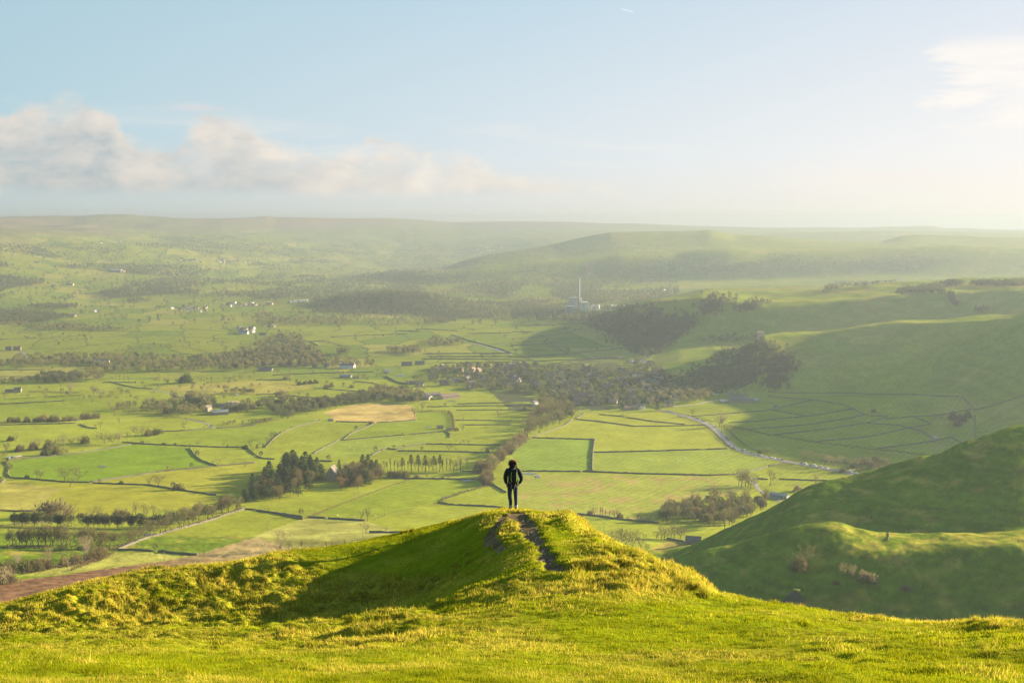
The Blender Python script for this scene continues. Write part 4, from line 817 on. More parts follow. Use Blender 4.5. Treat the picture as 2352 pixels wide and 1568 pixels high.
# village trees between the houses
VILL = [(985, 848), (1100, 838), (1180, 836), (1330, 846), (1440, 850), (1500, 832), (1540, 870), (1560, 905), (1540, 935), (1440, 938), (1330, 930), (1230, 905), (1180, 900), (1080, 895), (985, 880)]
def poly_pts(pl, n, seed, dmin=1500):
    rng = np.random.default_rng(seed); xs = [p[0] for p in pl]; ys = [p[1] for p in pl]
    px = rng.uniform(min(xs), max(xs), n*5); py = rng.uniform(min(ys), max(ys), n*5); k = in_poly(px, py, pl); return LAND.hit(px[k][:n], py[k][:n], dmin)
wood_mesh('woodland', poly_pts(VILL, 1250, 71), L_NEAR, (C_GREY, C_BROWN*1.25, C_CON), (7, 13), np.random.default_rng(71), 'bare garden trees filling the village between the houses')
# the far valley: hedgerow trees and woods scattered over the small fields
rng = np.random.default_rng(81); n = 60000
px = rng.uniform(-60, 1560, n); py = 560+ (760-560)*rng.uniform(0, 1, n)**.9; n2_ = 3000; px = np.concatenate([px, rng.uniform(-40, 980, n2_)]); py = np.concatenate([py, rng.uniform(735, 930, n2_)])
g = LAND.hit(px, py, 1900); ok = ~np.isnan(g[:, 1]) & (g[:, 1] > 2050); g = g[ok]; px = px[ok]; py = py[ok]
gx = g[:, 0]+fbm(g[:, 0]/160, g[:, 1]/160, 2, 15)*26; gy = g[:, 1]+fbm(g[:, 0]/160, g[:, 1]/160, 2, 16)*26
ed, cid = cells(gx, gy, 120, 210, .25, 201)
nz = fbm(g[:, 0]/330, g[:, 1]/420, 4, 88)
moor_ = smooth(-150, -60, g[:, 2]+60*fbm(g[:, 0]/700, g[:, 1]/700, 4, 303))*smooth(5000, 6500, g[:, 1])
hillm = smooth(1000, 1150, px)*smooth(5600, 6100, g[:, 1])
thick = smooth(3000, 4800, g[:, 1])
keep = ((ed < .03+.03*(g[:, 1] > 4500)) & (rng.uniform(0, 1, len(g)) < .40)) | (nz > .20-.19*thick) | (rng.uniform(0, 1, len(g)) < .005)
keep = np.where(g[:, 1] < 2700, (rng.uniform(0, 1, len(g)) < .05)+((ed < .035)*(rng.uniform(0, 1, len(g)) < .7)+(fbm(g[:, 0]/110, g[:, 1]/110, 3, 89) > .30)*(rng.uniform(0, 1, len(g)) < .6) > 0), keep)
keep &= (rng.uniform(0, 1, len(g)) > moor_*.93) & (rng.uniform(0, 1, len(g)) > hillm*.9)
g = g[keep]; far = g[:, 1] > 3600
print('far trees', len(g))
wood_mesh('hedgerow_trees', g[~far][:5200], L_NEAR[:2]+L_BUSH, (C_BROWN, C_PALE, C_CON), (7, 12), rng, 'scattered hedgerow trees over the small fields', 'trees')
wood_mesh('woodland', g[far][:17000], L_FAR, (C_GREY, C_BROWN, C_CON), (11, 17), rng, 'hazy woods and hedges across the far valley')
sp_ = LAND.hit(np.random.default_rng(61).uniform(1500, 2400, 9000), np.random.default_rng(62).uniform(980, 1440, 9000), 300); sp_ = sp_[(sp_[:, 1] < 900) & ~np.isnan(sp_[:, 1])]
sp_ = sp_[(fbm(sp_[:, 0]/16, sp_[:, 1]/16, 4, 63)+.3*vnoise(sp_[:, 0], sp_[:, 1], 64)) > .02][:4200]
wood_mesh('tussocks', sp_, L_BUSH, (np.array((.19, .175, .035)), np.array((.085, .12, .014))), (1.0, 2.4), np.random.default_rng(65), 'rough grass tussocks over the near spur', 'grass')
# wooded faces of the middle hill
for i, (cc, pl, nn) in enumerate([('c', [(1650, 640), (1900, 600), (2351, 560), (2351, 700), (1950, 740), (1700, 730)], 420), ('d', [(0, 500), (700, 560), (1500, 520), (1700, 560), (1500, 650), (900, 660), (300, 700), (0, 720)], 800),
                                  ('c', [(780, 610), (1500, 565), (1850, 520), (1900, 600), (1700, 700), (1000, 740), (750, 690)], 420), ('b', [(1210, 660), (1750, 670), (2000, 680), (1900, 760), (1700, 800), (1300, 780)], 300), ('a', [(1380, 330), (1600, 370), (2100, 400), (2150, 450), (1700, 460), (1550, 450), (1350, 350)], 330), ('a', [(650, 440), (900, 440), (1100, 480), (1000, 510), (750, 480)], 120)]):
    rr = np.random.default_rng(900+i); q = poly_of(cc, pl); pts = poly_pts(q, nn, 950+i, 4200); pts = pts[~np.isnan(pts[:, 1])]
    wood_mesh('woodland', pts, L_FAR, (C_GREY, C_BROWN), (10, 15), rr, ['scrubby wood on the middle hill face', 'hazy woods along the foot of the right hills', 'low scrub on the shaded hill face above the works', 'dark wood on the low ridge left of the works', 'dark plantation on the far left moor edge', 'small wood under the far left moor'][i])
wood('k', [(1345, 212), (1600, 205), (1780, 255), (1960, 275), (2030, 235), (2300, 110), (2351, 60), (2351, 30), (1750, 45), (1380, 120)], 150, 'dense background trees of the grey wood', cols=(C_BROWN, C_GREY), hr=(9, 13), seed=60)
wood('g', [(130, 790), (250, 745), (420, 690), (560, 620), (540, 500), (480, 480), (280, 500), (140, 680)], 90, 'dense background trees of the pasture wood', cols=(C_BROWN, C_GREY), hr=(11, 14), seed=61)
wood('i', [(100, 430), (640, 425), (1060, 440), (1400, 320), (2200, 70), (2150, 30), (1800, 140), (1400, 270), (1000, 380), (600, 380), (200, 380)], 150, 'undergrowth and back trees of the long strip', cols=(C_GREY, C_BROWN), hr=(9, 14), seed=62)
wood('f', [(0, 1390), (230, 1375), (420, 1320), (300, 1220), (100, 1200), (0, 1230)], 30, 'brown trees at the front of the pine wood', cols=(C_BROWN, C_BROWN), hr=(11, 14), seed=63)
wood('f', [(770, 1290), (940, 1280), (1170, 1195), (1140, 1110), (900, 1080), (770, 1150)], 60, 'brown undergrowth of the mixed wood', cols=(C_BROWN, np.array((.16, .105, .055))), hr=(9, 12), seed=64)
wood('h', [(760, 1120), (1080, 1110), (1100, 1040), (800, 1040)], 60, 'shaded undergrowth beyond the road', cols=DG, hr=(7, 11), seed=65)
# ------------------------------------------------------------------ walls, hedges, roads, houses and other built things
M['wallstone'] = simple('drystone', (.085, .078, .055), .95, .35, .6)
M['asphalt'] = simple('asphalt', (.16, .155, .14), .9, .1, .4); M['track'] = simple('pale_track', (.30, .26, .19), .9, .2, .4)
LM = {'pine wood': (640, 1090), 'dark house': (765, 1080), 'stubble field': (850, 945), 'row of slim trees': (960, 1075), 'big farm': (1110-600+5, 938), 'white inn': (795, 842), 'village barns': (1010, 908), 'village': (1300, 880),
      'parked cars': (1690, 1010), 'square pasture': (1270, 1045), 'walker': (1177, 1110), 'grey wood': (1640, 1170), 'long pale wall': (440, 1215), 'dark green field': (230, 1060), 'far left lane': (60, 820),
      'cement works': (1335, 690), 'shaded fields': (1900, 960), 'lane fork': (1740, 1115), 'brown wood belt': (450, 835), 'upper copse': (1030, 785), 'round barn hill': (1150, 800), 'bottom left trees': (190, 1270)}
def nearest_lm(px, py): return min(LM, key=lambda k: (LM[k][0]-px)**2+((LM[k][1]-py)*1.6)**2)
def drape(c, pts, step=5.0, dmin=300):
    if c in 'gh': dmin = 960
    g = LAND.hit([P(c, *p)[0] for p in pts], [P(c, *p)[1] for p in pts], dmin); out = []
    for a, b in zip(g[:-1], g[1:]):
        n = max(1, int(math.hypot(b[0]-a[0], b[1]-a[1])/step))
        for k in range(n): out.append((a[0]+(b[0]-a[0])*k/n, a[1]+(b[1]-a[1])*k/n))
    out.append((g[-1][0], g[-1][1])); q = np.array(out); z = LAND.height(q[:, 0], q[:, 1]); return np.column_stack([q, z])
def strip_dirs(q):
    t = np.gradient(q[:, :2], axis=0); t /= np.maximum(np.hypot(t[:, 0], t[:, 1]), 1e-6)[:, None]; return t, np.column_stack([-t[:, 1], t[:, 0]])
pending = []
WR = np.random.default_rng(5)
def wall(c, pts, h=1.7, w=.75, tall=''):
    h *= .88
    q = drape(c, pts, 4.0 if P(c, *pts[0])[1] > 900 else 9.0); t, n = strip_dirs(q); N_ = len(q)
    q[:, :2] += n*(WR.normal(0, .25, N_))[:, None]
    hh = h*(1+WR.normal(0, .10, N_)); hh[WR.uniform(0, 1, N_) < .03] *= .55
    V = []; 
    for s, wz, zf in ((-1, w/2, 0), (-1, w*.32, 1), (1, w*.32, 1), (1, w/2, 0)):
        V.append(np.column_stack([q[:, 0]+n[:, 0]*s*wz, q[:, 1]+n[:, 1]*s*wz, q[:, 2]+(hh if zf else -.6)]))
    V = np.stack(V, 1).reshape(-1, 3); i = np.arange(N_-1)*4
    Fc = np.concatenate([np.stack([i+k, i+4+k, i+4+k+1, i+k+1], 1) for k in range(3)]+[np.array([[0, 1, 2, 3]]), np.array([[(N_-1)*4+3, (N_-1)*4+2, (N_-1)*4+1, (N_-1)*4]])])
    o = link('stone_wall', np_mesh('stone_wall', V, Fc, [M['wallstone']], False)); px, py = project(q[:, 0].mean(), q[:, 1].mean(), q[:, 2].mean())
    pending.append((o, 'drystone wall', 'wall', px, py, 'drystone walls between the fields')); return o
def hedge(c, pts, h=2.2, w=1.8, col=(.10, .085, .035), gap=0.0):
    q = drape(c, pts, 1.6 if P(c, *pts[0])[1] > 900 else 3.0); N_ = len(q); k = 9
    p = np.repeat(q, k, 0); m = WR.uniform(0, 1, len(p)) > gap; lump = 1+.35*np.sin(np.arange(N_)*.7)+WR.normal(0, .2, N_); L_ = np.repeat(np.clip(lump, .4, 1.7), k)
    p = p + np.column_stack([WR.normal(0, w*.33, len(p)), WR.normal(0, w*.33, len(p)), np.abs(WR.uniform(0, 1, len(p)))*h*.75*L_]); p = p[m]; n_ = len(p)
    s = WR.normal(0, 1, (n_, 3)); s /= np.linalg.norm(s, axis=1)[:, None]; s *= .35*h/2.2; d = WR.normal(0, .5, (n_, 3)); d[:, 2] = np.abs(d[:, 2])+.4; d *= .9*h/2.2
    V = np.stack([p-s, p+s, p+d], 1).reshape(-1, 3); cc = np.repeat(np.array(col)[None]*(1+WR.normal(0, .18, (n_, 1))), 3, 0)
    o = link('hedge', np_mesh('hedge', V, np.arange(len(V)).reshape(-1, 3), [M['woodmass']], False, None, {'Col': np.clip(cc, .01, 1)}))
    px, py = project(q[:, 0].mean(), q[:, 1].mean(), q[:, 2].mean()); pending.append((o, 'brown hedge', 'hedge', px, py, 'hedges between the fields'))
E = [[(100, 1172), (300, 1185), (600, 1212), (830, 1217)], [(830, 1212), (1160, 1165), (1500, 1112), (1990, 1065), (2351, 1035)], [(850, 1222), (1370, 1240), (1660, 1285), (1990, 1335)], [(1740, 900), (1790, 970), (1850, 1015), (1990, 1063)],
     [(1120, 845), (1300, 862), (1740, 882), (2270, 895)], [(2260, 897), (2351, 965)], [(45, 1020), (78, 1075), (82, 1110), (66, 1145), (100, 1172)], [(55, 1015), (740, 945), (1000, 905), (1200, 870)], [(1480, 747), (1700, 740), (1960, 717)],
     [(730, 682), (800, 711), (890, 722)], [(0, 495), (300, 482), (600, 467)], [(1240, 346), (1400, 356)], [(0, 182), (420, 180)], [(0, 244), (340, 243)], [(0, 1472), (150, 1482), (300, 1480)], [(1990, 718), (2351, 692)],
     [(0, 690), (330, 682), (700, 672)], [(1120, 850), (760, 640)][:0] or [(300, 640), (560, 655), (740, 645)], [(60, 1190), (20, 1215), (0, 1220)], [(1000, 290), (1240, 345)], [(760, 790), (900, 800)][:0] or [(940, 300), (1100, 296), (1250, 300)]]
for p in E: wall('e', p)
wall('i', [(1078, 460), (1240, 394), (1380, 345), (1560, 292), (1760, 240), (1960, 182), (2100, 130), (2250, 86)], 1.9, 1.0); wall('i', [(1085, 466), (1250, 464), (1420, 472)], 1.9, .9); wall('i', [(1450, 478), (1620, 492), (1812, 507)], 1.9, .9)
wall('i', [(0, 237), (300, 215), (560, 195)], 1.1); wall('i', [(2255, 86), (2351, 92)])
FW = [[(0, 1475), (180, 1500), (430, 1555)], [(90, 895), (160, 820), (245, 752), (380, 702), (595, 650)], [(530, 950), (640, 890), (770, 826)], [(800, 826), (870, 770), (1000, 715), (1095, 673)], [(800, 829), (1100, 801), (1400, 776), (1740, 747)],
      [(1740, 742), (1782, 772), (1780, 802)], [(1060, 965), (1200, 901)], [(1202, 904), (1280, 913)], [(1280, 916), (1420, 886), (1560, 862)], [(1562, 863), (2000, 871), (2260, 873)], [(1300, 926), (1700, 931), (2000, 938), (2230, 941)],
      [(735, 656), (900, 662), (1060, 666)], [(1110, 666), (1300, 656), (1480, 641)], [(0, 970), (60, 996), (170, 1004)], [(430, 1012), (700, 1023)], [(280, 416), (500, 436), (700, 444)], [(630, 358), (800, 369), (1010, 386)], [(910, 289), (1050, 301), (1210, 331)],
      [(1850, 496), (2351, 483)], [(1570, 521), (2000, 514), (2351, 509)], [(1840, 554), (2351, 549)], [(1830, 646), (2351, 649)], [(1920, 689), (2351, 686)], [(1240, 1181), (1500, 1181), (2080, 1188)], [(1670, 1399), (1800, 1421), (2280, 1446)],
      [(150, 232), (500, 215), (860, 206), (1090, 202)], [(0, 276), (250, 274)], [(2130, 1190), (2200, 1250), (2300, 1310)], [(1890, 1112), (2080, 1116)], [(0, 410), (190, 405)]]
for p in FW: wall('f', p, 1.8 if p[0][1] > 1000 else 1.6)
wall('f', [(1188, 240), (1290, 292), (1400, 320)], 2.6, 2.0)
for p in [[(475, 160), (640, 169)], [(662, 171), (1000, 193)], [(1040, 299), (1200, 300), (1350, 304)], [(0, 98), (180, 122), (430, 160)]]: wall('j', p, 1.9, .9)
GW = [[(190, 806), (450, 813), (760, 823)], [(750, 941), (1200, 931), (1990, 906)], [(590, 636), (800, 656), (1130, 701), (1400, 698), (1780, 691)], [(800, 591), (1040, 613)], [(1050, 619), (1300, 656), (1590, 684)], [(590, 631), (680, 576)],
      [(90, 1113), (630, 1116)], [(650, 1117), (1200, 1137), (1800, 1152), (2060, 1142)], [(2060, 1141), (2200, 1112), (2351, 1072)], [(180, 800), (350, 745), (480, 695), (560, 640)], [(1650, 609), (2000, 582), (2351, 556)], [(1990, 669), (2351, 646)], [(2200, 726), (2351, 713)],
      [(2250, 1182), (2351, 1190)], [(100, 800), (50, 860), (0, 960)]]
for p in GW: wall('g', p, 1.9 if p[0][1] > 800 else 1.6)
wall('g', [(760, 822), (742, 940), (737, 1110)], 2.6, 1.6)
hedge('g', [(1360, 556), (1500, 580), (1640, 606), (1860, 662)], 2.4, 2.2); hedge('g', [(1520, 606), (1640, 640), (1770, 690), (1880, 780), (1980, 880), (2060, 925), (2200, 970), (2351, 1012)], 2.0, 1.8)
hedge('g', [(1945, 700), (2050, 800), (2150, 882), (2250, 930), (2351, 962)], 2.0, 1.8); hedge('g', [(1950, 692), (2150, 732), (2351, 782)], 3.0, 3.0); hedge('h', [(0, 782), (450, 852), (1000, 917), (1570, 977)], 3.0, 3.0)
hedge('h', [(0, 1002), (200, 1042), (500, 1097), (700, 1132)], 1.8, 1.5); hedge('h', [(0, 968), (200, 1003), (400, 1032)], 1.8, 1.5); wall('h', [(0, 1068), (80, 1050), (170, 1032)])
HW = [[(0, 641), (380, 606), (780, 541)], [(0, 719), (400, 681), (880, 599)], [(60, 781), (500, 731), (900, 669), (1100, 611)], [(450, 839), (800, 811), (1280, 716), (1490, 681)], [(1000, 906), (1540, 836), (1700, 796)], [(0, 426), (400, 456), (700, 501), (880, 591), (960, 609), (1080, 606)],
      [(910, 671), (1200, 691), (1400, 741), (1520, 811)], [(0, 546), (150, 571), (340, 606)], [(100, 531), (410, 456)], [(1080, 636), (1300, 613), (1880, 544)], [(1340, 616), (1490, 673)], [(0, 384), (800, 396), (1300, 406), (1750, 426)], [(1780, 431), (1900, 546)], [(1890, 546), (2100, 500), (2351, 421)],
      [(1690, 796), (1790, 866)], [(1900, 600), (1905, 820)], [(100, 1186), (560, 1201)], [(480, 1016), (760, 1046), (1230, 1051)]]
for p in HW: wall('h', p, 1.7, .9)
for p in [[(600, 131), (800, 151), (1000, 181), (1350, 216)], [(1430, 356), (1560, 381), (1640, 411)]]: wall('k', p, 2.0, 1.0)
wall('l', [(1127, 296), (1112, 335), (1097, 374)], .8, .2)
for p in [[(0, 1281), (400, 1241), (640, 1181)], [(0, 1341), (300, 1326), (560, 1271)], [(300, 1326), (420, 1361), (520, 1416)], [(100, 1446), (520, 1416), (990, 1361)], [(0, 1156), (400, 1151), (700, 1131)], [(0, 1216), (200, 1212)], [(0, 1472), (300, 1480), (1000, 1450)]]: wall('c', p, 2.2, 1.4)
for p in [[(1800, 1241), (1950, 1291), (2250, 1371), (2351, 1411)], [(440, 1301), (620, 1299)], [(1530, 1416), (1900, 1412), (2351, 1410)], [(1590, 1441), (2351, 1438)], [(1540, 1462), (2100, 1466), (2351, 1468)], [(1310, 1200), (1500, 1212)], [(1480, 1185), (1850, 1205)], [(690, 1260), (1000, 1245), (1400, 1232)], [(500, 1301), (570, 1341)], [(1950, 1230), (2351, 1222)], [(1700, 1500), (2351, 1490)]]: wall('b', p, 2.2, 1.4)
hedge('b', [(620, 1298), (750, 1332), (880, 1367)], 3.5, 3.5); hedge('b', [(880, 1366), (1250, 1370)], 2.5)
for p in [[(0, 1186), (300, 1190), (700, 1190)], [(250, 1280), (900, 1240), (1350, 1240)], [(1350, 1240), (2100, 1280)], [(400, 1400), (900, 1330), (1600, 1280)], [(1200, 1365), (1700, 1350), (1900, 1400)], [(60, 1280), (500, 1270)], [(1650, 1180), (2100, 1215)], [(1500, 1430), (2300, 1400)], [(700, 1200), (1300, 1210)]]: hedge('a', p, 2.5, 2.5)
for p in [[(0, 690), (120, 720), (250, 770)], [(0, 900), (200, 915)], [(860, 500), (1150, 530), (1700, 600), (2100, 640)], [(730, 590), (1100, 640), (1900, 680)], [(1300, 680), (1800, 720), (2351, 740)], [(150, 480), (500, 590), (1000, 640)], [(330, 430), (600, 540)], [(1560, 800), (1900, 850), (2351, 880)]]: hedge('a', p, 3, 3.5)
hedge('f', [(1490, 571), (1620, 563), (1770, 568), (1800, 610), (1812, 690), (1815, 738)], 3.5, 3.2); hedge('f', [(1700, 1381), (1900, 1311), (2080, 1261), (2115, 1205)], 2.6, 2.6, (.13, .105, .06)); hedge('f', [(460, 1548), (700, 1450), (900, 1372), (1200, 1260), (1410, 1192)], 1.6, 3.4, (.19, .135, .075))
hedge('e', [(0, 1475), (250, 1482), (700, 1535), (1060, 1550)], 1.8, 2.2, (.13, .10, .05)); hedge('e', [(1480, 610), (1700, 628), (1890, 660)], 2); hedge('e', [(330, 1235)][:0] or [(630, 905), (850, 890), (1100, 868)], 1.8, 2.0, (.17, .12, .06)); hedge('e', [(270, 385), (560, 390), (720, 400)], 3.0, 3.0, (.14, .10, .05))
hedge('e', [(440, 432), (620, 425), (760, 422)], 3, 3); hedge('e', [(0, 505), (120, 500), (300, 490)], 1.8, 1.8); hedge('j', [(1080, 185), (1200, 130), (1330, 100), (1480, 70)], 1.0, 1.6, (.2, .16, .08)); hedge('i', [(650, 650), (900, 560), (1050, 490)], 2.2, 3, (.12, .085, .05))
hedge('i', [(60, 445), (400, 445), (640, 448), (800, 460), (1060, 466)], 3.2, 5.5, (.12, .095, .055)); hedge('i', [(1060, 452), (1400, 338), (1800, 222), (2240, 75)], 2.4, 4, (.125, .10, .055)); hedge('i', [(20, 690), (300, 660), (640, 610), (960, 520)], 2.6, 6, (.13, .095, .06))
# a label for every wall and hedge by what lies closest
bykey = {}
for rec in pending: bykey.setdefault((rec[1], nearest_lm(rec[3], rec[4])), []).append(rec)
for (what, lm), recs in bykey.items():
    recs.sort(key=lambda r: math.hypot(r[3]-LM[lm][0], r[4]-LM[lm][1]))
    for i, r in enumerate(recs):
        o = (NUMW[i] if i < 20 else 'outermost')+' nearest' if i else 'nearest'
        tag(r[0], '%s %s to the %s' % (what, o, lm) if len(recs) > 1 else 'only %s close to the %s' % (what, lm), r[2], r[5])
scr = []
for rec in pending:
    if rec[0].name.startswith('stone_wall') and rec[3] < 1500:
        co_ = np.empty(len(rec[0].data.vertices)*3, np.float32); rec[0].data.vertices.foreach_get('co', co_); co_ = co_.reshape(-1, 3)[::4]
        far_ = co_[:, 1].mean() > 2300
        k_ = WR.uniform(0, 1, len(co_)) < (.16 if far_ else .10); q_ = co_[k_].astype(float)
        if len(q_): q_[:, 2] = LAND.height(q_[:, 0], q_[:, 1]); scr.append(q_)
scr = np.concatenate(scr); scr[:, :2] += WR.normal(0, 1.5, (len(scr), 2)); wood_mesh('hedgerow_scrub', scr, L_BUSH+L_NEAR[:2], (C_BROWN, C_GREY, C_PALE), (3.5, 10), WR, 'small thorn bushes scattered along the field walls', 'scrub')
print('walls and hedges', len(pending), 'scrub', len(scr))
# roads
def road(name, segs, w, mat, lift=.18):
    V = []; Fc = []; lines = []
    for c, pts in segs:
        q = drape(c, pts, 4.0); lines.append(q)
    q = np.concatenate(lines); keep = [0]
    for i in range(1, len(q)):
        if math.hypot(q[i, 0]-q[keep[-1], 0], q[i, 1]-q[keep[-1], 1]) > 2.5: keep.append(i)
    q = q[keep]; k = np.hanning(9); k /= k.sum(); qs = q.copy()
    for a in (0, 1): qs[4:-4, a] = np.convolve(q[:, a], k, 'same')[4:-4]
    t, n = strip_dirs(qs); off = (-w/2, 0, w/2); pts = []
    for s in off:
        x, y = qs[:, 0]+n[:, 0]*s, qs[:, 1]+n[:, 1]*s; pts.append(np.column_stack([x, y, LAND.height(x, y)+lift]))
    V = np.stack(pts, 1).reshape(-1, 3); i = np.arange(len(qs)-1)*3
    Fc = np.concatenate([np.stack([i+k, i+k+1, i+4+k, i+3+k], 1) for k in (0, 1)])
    tag(link(name, np_mesh(name, V, Fc, [mat], True)), kind='structure'); return qs, t, n
main_q, main_t, main_n = road('road', [('g', [(1345, 550), (1500, 582), (1640, 618), (1740, 655), (1830, 695), (1900, 755), (1960, 822), (2030, 885), (2130, 938), (2240, 968), (2345, 990)]), ('h', [(20, 991), (150, 1017), (330, 1053), (600, 1102), (760, 1134), (900, 1155)])], 10.5, M['asphalt'])
road('lane', [('g', [(2200, 1180), (2235, 1230), (2270, 1290), (2345, 1325)]), ('h', [(30, 1350), (120, 1390)])], 5, M['asphalt']); road('lane', [('e', [(1700, 630), (1800, 650), (1900, 672), (1950, 705), (1985, 718)])], 5, M['asphalt'])
road('lane', [('e', [(1380, 352), (1470, 378), (1580, 400), (1720, 442)])], 5, M['asphalt']); road('lane', [('e', [(190, 12), (225, 32), (240, 60), (250, 108)])], 7, M['asphalt']); road('lane', [('g', [(1430, 520), (1700, 500), (1850, 462), (2000, 440)])], 5, M['track'])
road('track', [('h', [(740, 1110), (780, 1100), (800, 1095)])], 6, M['track']); road('lane', [('g', [(440, 285), (520, 335), (575, 385), (610, 410)])], 7, M['asphalt']); road('lane', [('b', [(1990, 1330), (2020, 1320), (2150, 1360), (2351, 1425)])], 4, M['track'])
# stream and puddles
M['water'] = simple('still_water', (.04, .05, .04), .25, .05, .3, 0, 0, .9)
def puddle(c, x, y, w, d):
    g = LAND.hit(*P(c, x, y), 300)[0]; a = np.linspace(0, 6.283, 19)[:-1]; r = 1+.25*np.sin(3*a+x)+.15*np.sin(5*a)
    xs, ys = g[0]+np.cos(a)*w*.3*r, g[1]+np.sin(a)*d*.3*r; zz_ = LAND.height(xs, ys).max()+.12; mb = MB(); mb.add([(xx, yy, zz_) for xx, yy in zip(xs, ys)], [tuple(range(18))])
    tag(mb.build('water', M['water']), kind='structure')
for a in [('e', 940, 1069, 16, 14), ('f', 1580, 706, 20, 12), ('g', 150, 1136, 34, 16), ('g', 235, 1165, 9, 26), ('f', 1930, 1198, 24, 12), ('f', 1735, 1358, 12, 9), ('f', 1800, 469, 26, 20), ('f', 1330, 232, 30, 40), ('i', 1365, 320, 20, 9), ('f', 1210, 185, 30, 40), ('b', 2210, 1376, 26, 70), ('b', 2003, 1330, 8, 60)]: puddle(*a)

# ---- buildings
M['stone'] = simple('gritstone', (.25, .21, .145), .95, .2, .8); M['stone_w'] = simple('warm_stone', (.42, .33, .22), .95, .2, .8); M['white'] = simple('white_render', (.58, .56, .50), .9, .05, .5)
M['slate'] = simple('slate', (.125, .112, .088), .95, .2, .7); M['tile'] = simple('brown_tile', (.20, .13, .09), .85, .2, .7); M['sheet'] = simple('sheet_roof', (.24, .25, .22), .6, .1, .3); M['glass'] = simple('dark_glass', (.03, .035, .04), .1, .05, 1, 0, 0, .8)
M['concrete'] = simple('pale_concrete', (.52, .47, .38), .9, .12, .05); M['concrete_d'] = simple('grey_cladding', (.30, .32, .31), .8, .1, .05); M['works_w'] = simple('light_cladding', (.66, .58, .46), .8, .06, .05)
def gable(w, l, h, rp, over=.4):
    """walls with gables and a pitched roof; ridge along x"""
    a = MB(); x, y = l/2, w/2; v = [(-x, -y, -1), (x, -y, -1), (x, y, -1), (-x, y, -1), (-x, -y, h), (x, -y, h), (x, y, h), (-x, y, h), (-x, 0, h+rp), (x, 0, h+rp)]
    a.add(v, [(0, 1, 5, 4), (2, 3, 7, 6), (1, 2, 6, 9, 5), (3, 0, 4, 8, 7)]); r = MB(); X0, Y0 = x+over, y+over; dz = rp/y*over; t = .25
    r.add([(-X0, -Y0, h-dz+.02), (X0, -Y0, h-dz+.02), (X0, 0, h+rp+.02), (-X0, 0, h+rp+.02), (X0, Y0, h-dz+.02), (-X0, Y0, h-dz+.02), (-X0, -Y0, h-dz+t), (X0, -Y0, h-dz+t), (X0, 0, h+rp+t), (-X0, 0, h+rp+t), (X0, Y0, h-dz+t), (-X0, Y0, h-dz+t)],
          [(6, 7, 8, 9), (9, 8, 10, 11), (1, 0, 3, 2), (2, 3, 5, 4), (0, 1, 7, 6), (4, 5, 11, 10), (1, 2, 8, 7), (2, 4, 10, 8), (3, 0, 6, 9), (5, 3, 9, 11)])
    return a, r
def chimney_mb(x, z, s=.9): m = MB(); m.box((x, 0, z), (s, s*.8, 1.9)); m.box((x, 0, z+1.1), (s*.5, s*.4, .4)); return m
def house_proto(name, w, l, h, rp, wm, rm, ch=(1,), wing=None):
    e = empty(name); a, r = gable(w, l, h, rp)
    if wing:
        a2, r2 = gable(wing[0], wing[1], h*.92, rp*.8); 
        for src, dst in ((a2, a), (r2, r)): dst.add([(wing[2]-p[1], wing[3]+p[0], p[2]) for p in src.v], src.f)
    a.build('wall', M[wm], e); ro = r.build('roof', M[rm], e)
    for s in ch: chimney_mb(s*(l/2-.7), h+rp+.5).build('chimney', M[wm if wm != 'white' else 'stone'], ro)
    # window rows on both long sides
    n = max(2, int(l/3.2))
    for fl in range(1 if h < 4 else 2):
        for k in range(n):
            for sd in (-1, 1):
                m = MB(); x = -l/2+l*(k+.5)/n; m.box((x, sd*(w/2+.02), 1.5+fl*2.6), (1.1, .08, 1.2)); 
                if k % 2 == 0 or l < 12: m.build('window', M['glass'], e)
    return e
HP = [house_proto('house', 7, 10, 5, 2.6, 'stone', 'slate', (1,)), house_proto('house', 7, 13, 5.2, 2.6, 'stone', 'tile', (1, -1)), house_proto('house', 7.5, 11, 5, 3, 'stone_w', 'slate', (-1,), (6, 8, 1, -4)), house_proto('house', 6.5, 18, 5, 2.4, 'stone', 'slate', (1, -1)),
      house_proto('house', 7, 11, 5, 2.6, 'white', 'slate', (1,)), house_proto('house', 6.5, 14, 4.8, 2.4, 'white', 'slate', (1, -1), (6, 7, -2, -4))]
HW_ = ['grey slate-roofed house', 'grey tile-roofed house', 'tan house with front wing', 'long grey terrace', 'small white house', 'long white house']
used_h = [False]*6; HL = []
def put_house(k, x, y, rz, s=1.0):
    z = float(LAND.height(x, y)[0]); 
    if not used_h[k]: r = HP[k]; used_h[k] = True; r.location = (x, y, z-.1); r.rotation_euler = (0, 0, rz); r.scale = (s, s, s)
    else: r = dup(HP[k], (x, y, z-.1), rz, s); r.name = 'house'
    px, py = project(x, y, z); HL.append((r, k, float(px), float(py))); return r
HRNG = random.Random(31)
spots = []
pp = poly_pts(VILL, 1500, 301)
for g in pp:
    if len(spots) > 112: break
    if any((g[0]-q[0])**2+(g[1]-q[1])**2 < 19**2 for q in spots): continue
    spots.append(g)
for i, g in enumerate(spots): put_house(HRNG.choice([0, 0, 1, 2, 3, 0, 1, 2, 4]), g[0], g[1], HRNG.choice([.25, .35, 1.8, 1.9, .1])+HRNG.uniform(-.2, .2), HRNG.uniform(1.1, 1.45))
def at(c, x, y, dmin=300): return LAND.hit(*P(c, x, y), 960 if (c in 'gh' and dmin < 960) else dmin)[0]
